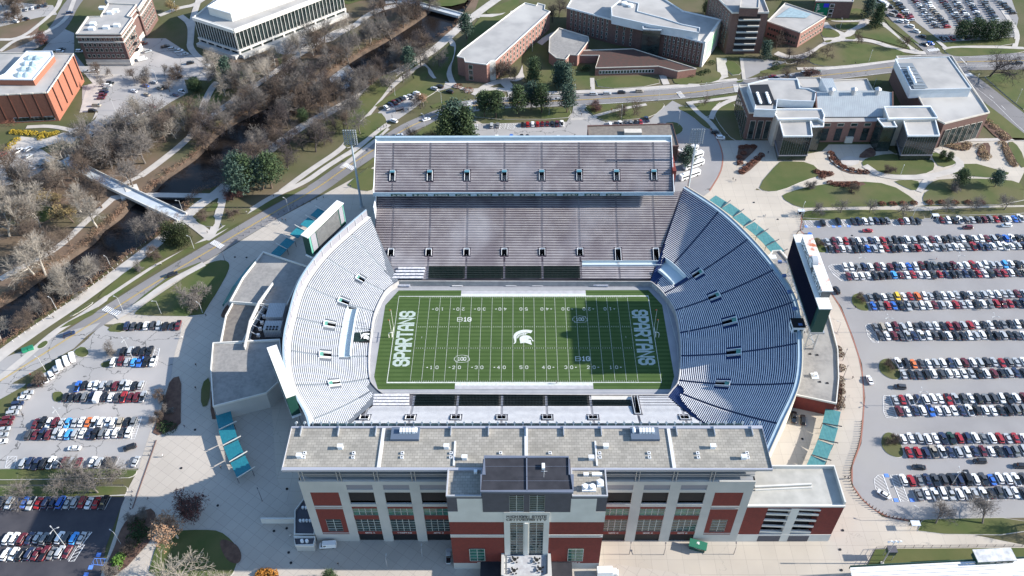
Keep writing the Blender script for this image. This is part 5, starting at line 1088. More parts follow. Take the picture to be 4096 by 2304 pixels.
def band(root, pts, z, h, w=.25, m_=None, name='cornice'): MB().ribbon(pts, w, z, True, h).build(name, m_ or stone, root)
# 1 orange brick theatre block
t, p = bld('theatre_building', 'windowless orange brick block with glazed roof lantern at the left edge', "A -320,400 556,410 358,702 -300,735", 17.5, brick_o, roof_g, .7)
for a, b, n in ((p[2], p[1], 5), (p[3], p[2], 7)):
    a, b = Vector(a), Vector(b); d = b-a; nn = Vector((d.y, -d.x)).normalized()
    for k in range(n):
        c = a+d*((k+.75)/n); MB().box((c.x+nn.x*.12, c.y+nn.y*.12, 7.5), (.7, .7, 15.2), math.degrees(math.atan2(d.y, d.x))).build('wall_slot', mat('dark slot', (.03, .012, .01)), t); MB().box((c.x+nn.x*.1, c.y+nn.y*.1, 22.6), (1.6, .8, .6), math.degrees(math.atan2(d.y, d.x))).build('scupper', stone, t)
_, q2 = bld('', '', "A -60,600 250,605 405,420 395,390 205,390 40,560", 3.4, brick_o, roof_w, .5, metal_w, z0=22.5, parent=t)
for k in range(8):
    c = G('A', 150+25*(k//2)+(k % 2)*55, 560-42*(k//2), 26.2); MB().tube((c.x, c.y, 26), (c.x, c.y, 27.6), 3.2, .4, n=8).build('skylight', mat('skylight glass', (.45, .55, .6), (.2, .28, .33), .4, .15), t)
wins(t, p[3], p[2], [6], 9, 3.5, 2.2, dglass, metal_w, .5)
# 2 brick hall, two wings
t, p = bld('brick_hall', 'old brick hall with white cornices and fire escapes beside the library lot', "A 575,262 912,262 1000,140 960,128 1030,40 820,30 760,130 665,132", 20.2, brick_b, roof_g, .9)
for z in (6.5, 20.2, 23.4): band(t, p, z, .7 if z > 10 else .5, .9)
MB().ribbon(p, .35, 5, True, 4.2).build('stone_base', stone, t)
for a, b, n in ((p[0], p[1], 8), (p[1], p[2], 6)): wins(t, a, b, [6, 10.6, 14.4, 17.6, 21.4], n, 1.5, 1.9)
for z in (9.5, 13.5, 17.5):
    a, b = Vector(p[1]), Vector(p[2]); c = a+(b-a)*.55; d = (b-a).normalized(); MB().box((c.x+d.y*1.0, c.y-d.x*1.0, z), (4, 1.6, .3), math.degrees(math.atan2(d.y, d.x))).build('fire_escape', dark, t)
for k, (x, y) in enumerate(((700, 180), (690, 215), (800, 205), (830, 95), (870, 80), (880, 190), (770, 60))): c = G('A', x, y, 26); MB().box((c.x, c.y, 25.2), (3.4, 2.4, 1.6)).build('roof_unit', white_s, t)
t, p = bld('brick_hall', 'taller rear wing of the old brick hall, half hidden by its front wing', "A 850,70 1040,72 1130,-60 900,-90 780,-30", 18.7, brick_b, roof_g, .9)
for z in (19.5, 22.6): band(t, p, z, .6, .9)
for a, b, n in ((p[0], p[1], 5), (p[1], p[2], 7)): wins(t, a, b, [8, 12, 16, 20], n, 1.4, 1.9)
# 3 white library-like hall
t, p = bld('white_office_hall', 'long white concrete hall with tall window fins and a white penthouse', "A 1465,132 1765,228 2576,-82 2480,-260 1700,-60", 17.6, dglass, roof_g, .8, conc_w)
a, b, c = Vector(p[0]), Vector(p[1]), Vector(p[2]); fm = MB()
for s, e, n in ((a, b, 15), (b, c, 30)):
    d = (e-s); u = d.normalized(); nn = Vector((u.y, -u.x)); an = math.degrees(math.atan2(u.y, u.x))
    for k in range(n+1): q_ = s+d*(k/n)+nn*.35; MB().box((q_.x, q_.y, 9.5), (.22, .45, 11.8), an).build('fin', conc_w, t)
    for k in range(n//3+1): q_ = s+d*(3*k/n)+nn*.3; MB().box((q_.x, q_.y, 5), (1.1, 1.1, 4.5), an).build('column', conc_w, t)
    mm = (s+e)/2+nn*.5; MB().box((mm.x, mm.y, 9.0), (d.length+1, 1.5, .9), an).build('floor_band', conc_w, t); MB().box((mm.x, mm.y, 21.2), (d.length+1, 1.7, 2.0), an).build('roof_band', conc_w, t); mm = (s+e)/2+nn*2.2; MB().box((mm.x, mm.y, 5), (d.length, 3.6, 2.2), an).build('plinth', conc, t)
bld('', '', "A 1567,54 1740,104 2350,-105 2200,-200 1750,-60", 5, conc_w, roof_w, .5, white_s, z0=22.6, parent=t)
# 4 long brick hall
t, p = bld('long_brick_hall', 'long narrow brick hall with a plain grey roof above the far road', "B 873,428 905,385 1330,60 1385,25 1470,45 1480,28 1535,42 1530,75 1572,90 1160,462 1120,470 1095,490 932,470 925,440", 11.8, brick_p, roof_g, .6, conc_w)
wins(t, p[9], p[8], [6.3, 9.8, 13.1], 15, 1.3, 2.0); wins(t, p[12], p[11], [6, 9.5, 13], 1, 2.2, 2.4, start=0, end=.5)
MB().prism([(p[10][0]-.2, p[10][1]-.3), (p[9][0]+.2, p[9][1]-.3), (p[9][0], p[9][1]+2), (p[10][0], p[10][1]+2)], 5, 16.9).build('white_corner', conc_w, t)
# 5 wells-type hall: slab, glass tower, low wings
t, p = bld('lecture_hall', 'large brick lecture hall with slit windows, white metal tops and a glass tower', "B 1700,62 2045,155 2230,195 2415,250 C 0,285 165,330 290,155 0,90 B 2400,-20 1760,-40", 15.2, brick_b, roof_g, .9, metal_w)
wins(t, p[0], p[1], [6.6, 9.6, 12.6, 15.6, 17.9], 9, .9, 1.9, glass, blind, frame=.12); wins(t, p[1], p[2], [6.6, 9.6, 12.6, 15.6], 3, .9, 1.9, glass, blind, frame=.12); wins(t, p[3], p[5], [6.6, 9.6, 12.6, 15.6, 17.9], 9, .9, 1.9, glass, blind, frame=.12)
a, b = Vector(p[5]), Vector(p[6]); d = b-a; u = d.normalized(); nn = Vector((u.y, -u.x)); m = MB(); m.prism([a+nn*.4, b+nn*.4, b-nn, a-nn], 5, 21.5); m.build('white_end_wall', conc_w, t)
m = MB(); q_ = [a+d*.12+nn*.5, a+d*.75+nn*.5]; m.quad((*q_[0], 8), (*q_[1], 10), (*q_[1], 18.5), (*q_[0], 19)); m.build('green_mesh_window', mat('green mesh', (.22, .42, .25), (.3, .5, .34), .8), t)
bld('', '', "B 2035,60 2040,125 2330,190 C 120,250 125,215 0,190 B 2420,140 2230,90 2240,30 2110,0", 4.6, metal_w, roof_g, .6, metal_w, z0=20.2, parent=t)
bld('', '', "B 2275,225 2410,232 2400,170 2270,160", 18.3, dglass, roof_g, .8, metal_w, parent=t)
for k in range(6):
    c = G('B', 2060+20*k, 120, 20.4); 
for x, y in ((2135, 25), (2180, 40)): c = G('B', x, y, 25.5); MB().tube((c.x, c.y, 24.8), (c.x, c.y, 26.2), 1.7, n=12).build('cooling_fan', white_s, t)
t, p = bld('low_wing', 'low brick lecture wing with a dark angular roof between the two halls', "B 1565,395 1570,285 1640,215 1860,280 1865,310 1780,420 1720,415 1690,450 1620,440", 6.9, brick_p, gravel, .6)
t, p = bld('low_wing', 'low brick wing with white-framed windows and a brown planted roof', "B 1915,515 1945,420 1800,420 1790,385 2200,370 2390,430 C 100,520 C -40,540 B 2390,502", 5.0, brick_p, roof_br, .5, stone)
wins(t, p[0], p[-1], [6.4], 18, 1.3, 1.8, glass, white_s)
# 6 tall brick tower and neighbours
t, p = bld('brick_tower', 'tall dark red brick office tower with pale balcony bands', "C 200,-70 372,102 645,100 595,-30 400,-140", 26, brick_b, roof_g, 1.0, conc_w)
wins(t, p[0], p[1], [8+2.8*k for k in range(8)], 8, 1.2, 1.4); a, b = Vector(p[1]), Vector(p[2]); d = b-a
for k in range(6):
    c = a+d*.5; z = 7.4+3.9*k; MB().box((c.x, c.y-.5, z), (d.length*.6, 1.6, .8)).build('balcony', conc, t); MB().box((c.x, c.y-.1, z+.9), (d.length*.58, .5, 2.5)).build('balcony_recess', dark, t)
bld('', '', "C 430,60 570,64 575,-20 440,-20", 5, brick_b, roof_g, .5, z0=31, parent=t)
t, p = bld('courtyard_building', 'low brick building with a sloped glass roof well beside the tower', "C 636,165 770,27 1078,130 885,250", 9.6, brick_p, roof_g, .7, stone)
wins(t, p[0], p[3], [6.5, 10.3], 11, 1.2, 1.5, glass, brick_p); wins(t, p[3], p[2], [6.5, 10.3], 9, 1.2, 1.6, glass, stone)
c = P("C 700,130 810,55 970,105 930,135 790,130", 14.9); m = MB(); m.cap([(v.x, v.y, 14.9) for v in c]); m.build('glass_roof', mat('pale glass roof', (.3, .4, .43), (.24, .31, .34), .5, .15), t)
t, p = bld('banner_building', 'brown brick building at the top edge with a green banner', "C 1000,10 1285,14 1300,-100 1080,-120", 11.4, brick_b, roof_g, .5)
wins(t, p[0], p[1], [6.2, 9, 12.5], 1, 2.4, 2.2, dglass, white_s, .42, .52)
a, b = Vector(p[0]), Vector(p[1]); u = (b-a).normalized(); bn = MB(); q0 = a+u*.6-Vector((0, .25)); q1 = a+u*9.2-Vector((0, .25)); bn.quad((*q0, 7), (*q1, 7), (*q1, 15.4), (*q0, 15.4)); bo = bn.build('banner', mat('green banner', (.0, .13, .07)), t); tt = MB()
for k, s in enumerate(('WE', 'ARE', 'PART', 'OF', 'DISCOVERY.'.strip('.'))): lettering(tt, s, (q0.x+1.0, q0.y-.08, 14.2-1.4*k), (u.x, u.y, 0), (0, 0, 1), .8, None, 1.2, center=False)
tt.build('banner_lettering', white_p, bo); tt = MB(); c = a+u*7.2; tt.quad((c.x-1.6, c.y-.34, 12.6), (c.x+1.8, c.y-.34, 12.6), (c.x+1.8, c.y-.34, 15.2), (c.x-1.6, c.y-.34, 15.2)); tt.build('banner_patch', mat('blue patch', (.03, .03, .5)), bo)
# 7 flat building behind the far stand
t, p = bld('flat_building', 'flat dark-roofed brick building just behind the upper deck', [(34, 136.5, 0), (78.5, 138, 0), (79, 118, 0), (34, 118, 0)], 9, brick_b, gravel_b, .6, brick_b)
MB().box((57, 130, 14), (9, 3.6, 1.6)).build('roof_unit', stone, t)
conc_bld('bus_shelter', 'white roofed shelter beside the bus loop', [(81.5, 124), (86, 125.5), (86.5, 120), (82, 119)], 8.2, roof_w, glass, .2, cat='shelter')
conc_bld('utility_building', 'low grey-roofed utility block behind the upper deck, beside parked trucks', [(2, 119), (18, 119), (18, 112), (2, 112)], 8.5, gravel_b, brick_b, .5)
# 8 business pavilion
bz = thing('business_pavilion', 'large brick and glass pavilion of many flat roofs facing the right parking lot', 'building', (175, 140, 5))
def B8(px, z1, wm, rm, par=.8, pm=None, z0=5, nm=None): return bld('', '', px, z1-z0, wm, rm, par, pm or stone, z0=z0, parent=bz)[1]
p = B8([(117, 164.5, 0), (117.3, 137.2, 0), (131, 137, 0), (134, 165, 0)], 21, brick_b, roof_g)
wins(bz, p[0], p[1], [5.6], 6, 2.6, 11.5, dglass, stone, proud=.2); wins(bz, p[1], p[2], [5.6], 3, 2.6, 11, dglass, stone, proud=.2)
B8("C 548,790 540,830 700,835 710,755 810,765 990,770 1000,700 945,675 880,670 862,604 642,602 490,640", 25, metal_w, roof_g, .7, metal_w, z0=21)
c = P("C 545,790 700,790 640,640 500,645", 25.4); m = MB(); m.cap([(v.x, v.y, 25.35+.42) for v in c]); m.build('plant_well', dark, bz)
for k in range(2):
    for j in range(6):
        c = G('C', 560+k*70+j*5, 705+j*14, 26); MB().tube((c.x, c.y, 25.8), (c.x, c.y, 26.6), .8, n=8).build('plant_fan', white_s, bz)
p = B8([(150, 158, 0), (152.2, 134.5, 0), (192, 134.8, 0), (198, 158, 0)], 17.6, brick_p, roof_g, 0)
wins(bz, p[1], p[2], [15.0], 5, 3.2, 1.6, glass, stone); wins(bz, p[1], p[2], [6], 5, 3.4, 7.6, dglass, brick_p)
ra_, rb2 = G('C', 1000, 700, 25.5), G('C', 1580, 697, 25.5); ea, eb = G('C', 1012, 882, 18.2), G('C', 1582, 880, 18.2)
m = MB(); m.quad((ea.x, ea.y, 18.2), (eb.x, eb.y, 18.2), (rb2.x, rb2.y, 25.5), (ra_.x, ra_.y, 25.5)); bk2 = [(ra_.x, ra_.y+14), (rb2.x, rb2.y+14)]; m.quad((ra_.x, ra_.y, 25.5), (rb2.x, rb2.y, 25.5), (*bk2[1], 18.2), (*bk2[0], 18.2)); m.build('ribbed_roof', steelroof, bz)
m = MB()
for q_, r in ((ea, ra_), (eb, rb2)): m.quad((q_.x, q_.y, 18.2), (r.x, r.y, 25.5), (r.x, r.y, 17), (q_.x, q_.y, 17)); m.quad((r.x, r.y, 25.5), (r.x, r.y+14, 18.2), (r.x, r.y+14, 17), (r.x, r.y, 17)); m.ribbon([(q_.x, q_.y, 18.2), (r.x, r.y, 25.5)], .6, None, False, .6)
m.build('gable', brick_b, bz)
for k in (.2, .49, .8):
    c = ra_+(rb2-ra_)*k; MB().tube((c.x, c.y, 24.6), (c.x, c.y, 27.6), 1.5, n=8).tube((c.x, c.y, 27.6), (c.x, c.y, 28.6), 1.9, .5, n=8).build('cupola', metal, bz)
B8([(151, 176, 0), (164, 176, 0), (164, 158, 0), (152, 158, 0)], 18.5, brick_b, roof_g); B8([(164.3, 174, 0), (190, 176, 0), (190, 160, 0), (164.3, 160, 0)], 17.5, brick_b, roof_g)
B8("C 1040,590 1090,695 1165,690 1130,590", 24, metal_w, steelroof, 0, z0=5)
p = B8([(209.7, 143, 0), (210.5, 134.5, 0), (215, 128.6, 0), (241.5, 138.4, 0), (243, 196, 0), (212, 196, 0)], 20, brick_b, roof_g)
p = B8([(206.5, 184.8, 0), (204.5, 153, 0), (236.5, 154.3, 0), (236.5, 187, 0), (215, 186, 0)], 24.8, metal_w, roof_g, .5, metal_w, z0=20)
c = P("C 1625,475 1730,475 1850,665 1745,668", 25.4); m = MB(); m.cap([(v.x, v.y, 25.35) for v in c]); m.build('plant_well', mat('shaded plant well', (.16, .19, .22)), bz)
for k in range(6): a, b = G('C', 1640+k*17, 500+k*28, 26), G('C', 1745+k*17, 500+k*28, 26); MB().beam((a.x, a.y, 25.7), (b.x, b.y, 25.7), .4).build('well_beam', metal, bz)
for k in range(3): a, b = G('C', 1700+k*18, 500+k*35, 27), G('C', 1720+k*18, 555+k*35, 27); MB().tube((a.x, a.y, 26.3), (b.x, b.y, 26.3), .8, n=8).build('duct', white_s, bz)
q_ = [(213.6, 128.4), (241.5, 138.4)]; wins(bz, (215.3, 128.5), (241.3, 138), [5.7], 6, 2.9, 10, dglass, stone, proud=.2); wins(bz, (241.6, 138.4), (243, 180), [5.7], 7, 2.6, 9.5, dglass, stone, proud=.2)
for (xa, xb, h, pts) in ((0, 0, 19.6, [(131.0, 118.0, 0), (145.2, 118.0, 0), (147.6, 132, 0), (132, 133, 0)]), (0, 0, 19.6, [(193.2, 118.0, 0), (208.8, 118.0, 0), (211.6, 132, 0), (195.5, 133, 0)])):
    p = B8(pts, h, dglass, roof_g, .9, white_s)
    for i in (0, 1, 3):
        a, b = Vector(p[i]), Vector(p[(i+1) % 4]); d = b-a; n_ = 12; nn = Vector((d.y, -d.x)).normalized(); m = MB()
        for k in range(n_+1): c = a+d*k/n_+nn*.12; m.box((c.x, c.y, 8.6), (.06, .12, 11), math.degrees(math.atan2(d.y, d.x)))
        c = (a+b)/2+nn*.2; m.box((c.x, c.y, 8.2), (d.length+.4, .6, .45), math.degrees(math.atan2(d.y, d.x))); m.build('curtain_wall_fins', panel_g, bz)
for pts in ([(130, 137, 0), (130.5, 131, 0), (151, 131.5, 0), (153, 128.5, 0), (155, 134, 0), (155, 140, 0), (131, 140, 0)], [(187, 131, 0), (212, 131.5, 0), (212, 142, 0), (188, 142, 0)]): B8(pts, 21.2, stone, roof_g, .9, white_s)
for pts in ([(148, 133.2, 0), (147.5, 126, 0), (153, 126.4, 0), (155, 133.6, 0)], [(182.5, 133.4, 0), (183.5, 126, 0), (190, 126, 0), (190, 133, 0)]): B8(pts, 19.9, dglass, roof_g, .6, white_s)
mm = MB().box((171.5, 134.2, 5), (4, 1.4, 3.6)).build('entrance', stone, bz)
finish_windows()
# round court in front of the pavilion
sheet('round_court', "C 1185,1200 1230,1180 1300,1185 1335,1210 1320,1245 1250,1260 1195,1240", 12, walk, 2)
strip('planter_wall', "C 1095,1155 1110,1210 1180,1270 1290,1300 1400,1310", .6, 12, conc_w)
# ================= vehicles =================
PAINT = {'black': (.012, .012, .014), 'dark grey': (.05, .052, .058), 'dark blue': (.018, .03, .075), 'white': (.72, .73, .74), 'silver': (.38, .40, .42), 'grey': (.16, .17, .18), 'red': (.30, .016, .02), 'dark red': (.11, .012, .018), 'blue': (.03, .13, .48), 'bright blue': (.06, .32, .75), 'orange': (.62, .16, .04), 'yellow': (.75, .48, .03), 'beige': (.34, .30, .24), 'dark green': (.015, .05, .03)}
PW = [('black', 28), ('dark grey', 13), ('dark blue', 7), ('white', 16), ('silver', 13), ('grey', 9), ('red', 4), ('dark red', 5), ('blue', 2), ('beige', 1)]
car_glass = mat('car glass', (.01, .013, .018), rough=.08, spec=.8); tyre_m = mat('tyre rubber', (.012, .012, .012), rough=.9); rim_m = mat('wheel rim', (.3, .3, .32), rough=.35, metal=.7)
def rrect(L, Wd, r, cx=0):
    o = []
    for sx, sy, a0 in ((1, 1, 0), (-1, 1, 90), (-1, -1, 180), (1, -1, 270)):
        for k in range(3): a = R(a0+45*k); o.append((cx+sx*(L/2-r)+r*math.cos(a), sy*(Wd/2-r)+r*math.sin(a)))
    return o
def loft(m, secs, cap=True):
    n = len(secs[0][0]); base = len(m.v)
    for poly, z in secs: m.v += [(p[0], p[1], (z if not callable(z) else z(p[0]))) for p in poly]
    for s in range(len(secs)-1):
        for k in range(n): a = base+s*n; m.f.append((a+k, a+(k+1) % n, a+n+(k+1) % n, a+n+k)); m.m.append(m.k)
    if cap: a = base+(len(secs)-1)*n; m.f.append(tuple(a+k for k in range(n))); m.m.append(m.k)
SPEC = {'sedan': (4.75, 1.82, 1.42, -.15, 2.75, 1.55, .62), 'hatchback': (4.25, 1.8, 1.5, -.35, 2.8, 1.9, .62), 'SUV': (4.75, 1.92, 1.74, -.4, 3.45, 2.7, .70), 'minivan': (5.1, 1.98, 1.78, -.3, 4.1, 3.0, .66), 'pickup': (5.6, 1.98, 1.82, .3, 2.3, 1.5, .78), 'van': (5.8, 2.05, 2.3, -.55, 4.7, 4.3, .8)}
PM = {}
def paint(c):
    if c not in PM:
        m = mat('paint '+c, PAINT[c], rough=.32, spec=.6); m.node_tree.nodes['Principled BSDF'].inputs['Coat Weight'].default_value = .5; PM[c] = m
    return PM[c]
CARM = {}
def car_meshes(kind, col, detail=True):
    key = (kind, col)
    if key in CARM: return CARM[key]
    L, Wd, H_, cx, cb, ct, wl = SPEC[kind]; sh = H_*.0+(.95 if kind in ('sedan', 'hatchback') else 1.05 if kind != 'van' else 1.15)
    b = MB(); hood = lambda x: sh-.10*max(0, (x-L*.18)/(L*.32))-(.05 if x < -L*.42 else 0)
    loft(b, [(rrect(L*.96, Wd*.94, .32), .28), (rrect(L, Wd, .36), .5), (rrect(L*.985, Wd*.97, .40), lambda x: hood(x)-.10), (rrect(L*.95, Wd*.88, .40), hood)])
    g = MB()
    if kind == 'pickup':
        loft(g, [(rrect(cb, Wd*.86, .2, cx), sh-.02), (rrect(ct, Wd*.72, .2, cx-.05), H_-.06)]); loft(b, [(rrect(ct+.02, Wd*.73, .2, cx-.05), H_-.07), (rrect(ct-.15, Wd*.66, .2, cx-.05), H_)])
        bed = (-L*.30, 0); g.box((-L*.31, 0, sh-.05), (L*.32, Wd*.72, .08))
    elif kind == 'van':
        loft(b, [(rrect(cb, Wd*.93, .2, cx), sh-.02), (rrect(cb-.1, Wd*.86, .25, cx), H_-.1), (rrect(cb-.3, Wd*.8, .25, cx), H_)]); loft(g, [(rrect(.9, Wd*.86, .2, cx+cb/2+.0), sh-.02), (rrect(.45, Wd*.8, .2, cx+cb/2-.2), H_-.25)]); g.box((cx+cb/2-.9, 0, sh+.2), (.9, Wd*.945, .5))
    else:
        loft(g, [(rrect(cb, Wd*.88, .25, cx), sh-.04), (rrect(ct+.15, Wd*.74, .25, cx-.1), H_-.07)]); loft(b, [(rrect(ct+.17, Wd*.745, .25, cx-.1), H_-.08), (rrect(ct, Wd*.68, .25, cx-.1), H_)])
        for xx in ((cx+.15,) if kind != 'SUV' else (cx+.4, cx-.75)):
            for s in (-1, 1): b.beam((xx, s*Wd*.445, sh-.02), (xx-.05, s*Wd*.372, H_-.06), .09)
    b.mt(1); 
    for s in (-1, 1): b.box((L*.475, s*Wd*.36, .62), (.12, .32, .14))
    b.mt(2)
    for s in (-1, 1): b.box((-L*.485, s*Wd*.38, .68), (.1, .26, .16))
    b.mt(0)
    for s in (-1, 1): b.box((cx+cb/2-.45, s*(Wd/2+.06), sh-.02), (.2, .2, .14))
    w = MB().mt(0).tube((0, -.11, 0), (0, .11, 0), .34, n=12).mt(1).tube((0, -.13, 0), (0, .13, 0), .2, n=8)
    def me(mb, n, ms):
        d = bpy.data.meshes.new(n); d.from_pydata(mb.v, [], mb.f); [d.materials.append(x) for x in ms]; d.polygons.foreach_set('material_index', mb.m); d.update(); return d
    hl = mat('headlamp lens', (.7, .72, .75), rough=.15); tl = mat('tail lamp', (.3, .01, .01), rough=.3)
    r = (me(b, 'body', [paint(col), hl, tl]), me(g, 'windows', [car_glass]), CARM.get('w') or me(w, 'wheel', [tyre_m, rim_m]), [(L*.31, Wd*.44), (L*.31, -Wd*.44), (-L*.31, Wd*.44), (-L*.31, -Wd*.44)])
    CARM['w'] = r[2]; CARM[key] = r; return r
rc = random.Random(11); CARS = []
def pick():
    t = rc.random()*sum(w for _, w in PW)
    for c, w in PW:
        t -= w
        if t < 0: return c
    return 'black'
def addcar(p, ang, col=None, kind=None, where='', grp='cars parked in the lots'):
    kind = kind or rc.choices(['sedan', 'SUV', 'hatchback', 'minivan', 'pickup'], [34, 42, 10, 5, 9])[0]
    CARS.append([p.x, p.y, ang, col or pick(), kind, where, grp])
def row(a, b, where, ang, n=None, cols=None, skip=(), step=2.8, stalls=True, jit=1.2, z=5.7, grp='cars parked in the lots', end=None):
    a, b = G(*a, z), G(*b, z); d = b-a; d.z = 0; L = d.length; u = d.normalized(); n = n or int(L/step)+1; st = L/(n-1) if n > 1 else 0
    for k in range(n):
        if k in skip: continue
        p = a+u*(st*k); fl = 180 if rc.random() < .25 else 0; nn = Vector((-u.y, u.x, 0)); p = p+nn*rc.uniform(-.3, .3)+u*rc.uniform(-.12, .12)
        c = (cols or {}).get(k)
        addcar(p, ang+fl+rc.uniform(-jit, jit), c if isinstance(c, (str, type(None))) else c[0], c[1] if isinstance(c, tuple) else None, where, grp)
    if stalls:
        m = MB(); v = Vector((math.cos(R(ang)), math.sin(R(ang)), 0))*2.6
        for k in range(n+1): q_ = a+u*(st*(k-.5)); m.ribbon([q_-v, q_+v], .12, GZ+.19)
        m.build('stall_lines', white_p, kind='structure')
RN = ['farthest', 'second', 'third', 'fourth', 'fifth', 'sixth', 'seventh', 'nearest']
row(('F', 1055, 232), ('F', 1055, 232), 'on the right lot far edge', 92, n=1, cols={0: ('black', 'SUV')}, stalls=False); row(('F', 1172, 222), ('F', 1172, 222), 'right lot far edge beside the hatching', 92, n=1, cols={0: ('black', 'minivan')}, stalls=False)
row(('F', 1285, 222), ('F', 1545, 218), 'right lot far edge before the crossing', 92, n=7, cols={0: 'black', 1: 'dark blue', 2: 'white', 3: 'silver', 4: 'dark blue', 5: ('black', 'SUV'), 6: 'grey'})
row(('F', 1642, 220), ('F', 1772, 220), 'right lot far edge by the crossing', 92, n=4, cols={0: 'dark red', 1: ('white', 'SUV'), 2: 'dark grey', 3: 'black'})
row(('F', 1950, 212), ('F', 2545, 200), 'right lot far edge beyond the crossing', 92, cols={0: 'dark red', 1: 'white', 3: ('white', 'pickup'), 7: 'dark red', 9: 'red', 12: 'blue', 13: 'white'})
RR = [('F', 1088, 372, 2570, 345, {0: 'silver', 1: 'dark red', 2: 'white', 3: 'red', 5: 'white', 6: 'silver', 7: 'dark blue', 8: 'white', 9: 'red', 13: 'white', 14: 'silver', 16: 'white', 17: 'dark red', 18: 'white', 22: 'white', 24: 'white', 27: 'silver', 29: 'blue'}), ('F', 1110, 432, 2570, 405, {2: 'white', 3: 'silver', 5: ('black', 'pickup'), 8: 'white', 14: 'red', 16: 'white', 17: 'silver', 23: 'red', 26: 'white', 27: 'white', 28: 'white', 29: 'white'}),
      ('F', 1220, 568, 2570, 545, {0: ('white', 'SUV'), 2: 'grey', 3: 'dark blue', 4: 'white', 7: 'dark red', 9: 'white', 10: 'blue', 11: ('white', 'SUV'), 26: 'white', 25: 'bright blue', 18: 'white'}), ('F', 1248, 635, 2570, 608, {0: 'dark red', 1: 'white', 2: 'white', 3: 'white', 7: 'bright blue', 8: 'dark red', 9: 'white', 10: 'red', 12: 'white', 18: 'dark blue', 20: 'red', 24: 'red', 25: 'white'}),
      ('F', 1412, 795, 2570, 765, {2: 'white', 4: ('yellow', 'SUV'), 5: 'white', 6: 'red', 7: 'orange', 8: ('white', 'SUV'), 9: 'silver', 11: 'white', 12: 'white', 15: 'white', 18: 'white', 19: 'white'}), ('F', 1437, 862, 2570, 838, {1: 'grey', 2: 'red', 3: 'blue', 4: ('black', 'pickup'), 7: 'white', 8: 'white', 11: 'white', 12: 'red', 16: 'white', 19: 'dark red'}),
      ('F', 1450, 1020, 2570, 995, {0: 'grey', 2: 'white', 3: 'dark red', 4: 'silver', 5: ('white', 'SUV'), 7: 'dark grey', 8: 'silver', 9: 'white', 14: 'red', 17: 'white'}), ('F', 1487, 1085, 2570, 1080, {0: 'dark grey', 1: 'white', 2: 'dark red', 5: 'dark blue', 7: 'white', 10: 'white', 13: 'white', 15: 'white', 18: 'silver'}),
      ('F', 1627, 1295, 2570, 1282, {0: 'white', 2: 'orange', 4: 'white', 5: 'silver', 6: 'white', 11: 'silver', 14: 'red', 17: 'white'}), ('F', 1662, 1375, 2570, 1362, {0: 'silver', 2: 'dark grey', 4: 'white', 6: 'white', 7: 'white', 8: 'white', 11: 'white', 12: 'dark red', 15: 'dark blue'}),
      ('J', 1597, 118, 2570, 105, {0: 'silver', 2: 'white', 3: 'dark blue', 4: 'white', 5: 'white', 6: 'white', 7: ('red', 'pickup'), 8: 'silver', 10: 'white', 15: ('black', 'pickup'), 16: 'white', 17: 'dark red'}), ('J', 1632, 205, 2570, 195, {0: 'dark red', 1: 'white', 2: 'dark blue', 4: ('blue', 'pickup'), 5: 'white', 6: 'white', 9: 'white', 12: 'white'}),
      ('J', 1660, 412, 2570, 408, {0: 'white', 1: 'white', 2: 'silver', 3: 'white', 4: 'white', 5: ('dark blue', 'pickup'), 6: 'dark green', 7: 'red', 9: ('white', 'SUV'), 11: ('white', 'SUV'), 12: ('red', 'SUV'), 13: 'silver', 15: 'white'}), ('J', 1705, 515, 2570, 505, {0: 'red', 4: 'white', 5: 'dark blue', 7: 'white', 9: 'dark red', 10: 'white', 12: 'dark blue', 14: 'silver'}),
      ('J', 1660, 725, 2570, 715, {0: ('white', 'SUV'), 1: 'red', 2: 'grey', 3: 'dark blue', 5: 'dark grey', 8: ('black', 'van'), 9: 'white', 10: ('dark grey', 'pickup'), 11: 'blue', 12: 'white', 14: ('white', 'pickup')}), ('J', 1775, 832, 2570, 820, {0: 'grey', 1: 'white', 3: ('white', 'minivan'), 4: 'silver', 5: 'white', 6: ('white', 'pickup'), 9: 'black', 12: 'white'})]
for i, (t_, x0, y0, x1, y1, cols) in enumerate(RR):
    row((t_, x0, y0), (t_, x1, y1), f'in the {RN[i//2]} double row right of the stadium, {"far" if i % 2 == 0 else "near"} side', 92, cols=cols)
L_ = 'cars in the left lots'
def lst(s, where, ang, cols=None, z=5.7, grp='cars parked in the lots'):
    pts = P(s, z)
    for k, p in enumerate(pts): c = (cols or {}).get(k); addcar(p, ang+rc.uniform(-2, 2), c if isinstance(c, (str, type(None))) else c[0], c[1] if isinstance(c, tuple) else None, where, grp)
row(('D', 955, 1012), ('D', 1345, 1008), 'in the top row of the cracked left lot', 95, n=9, cols={0: 'dark blue', 1: 'dark grey', 2: 'black', 3: ('white', 'SUV'), 4: 'dark grey', 5: ('silver', 'SUV'), 6: 'black', 7: 'black', 8: ('dark red', 'pickup')})
row(('D', 930, 1205), ('D', 1135, 1198), 'behind the light pole in the cracked lot', 92, n=5, cols={0: ('black', 'SUV'), 1: 'silver', 2: 'black', 3: 'black', 4: ('black', 'pickup')}); row(('D', 858, 1282), ('D', 1155, 1280), 'before the light pole in the cracked lot', 92, n=7, cols={0: 'white', 1: 'dark red', 2: 'silver', 3: 'bright blue', 4: 'blue', 5: 'black', 6: ('white', 'pickup')})
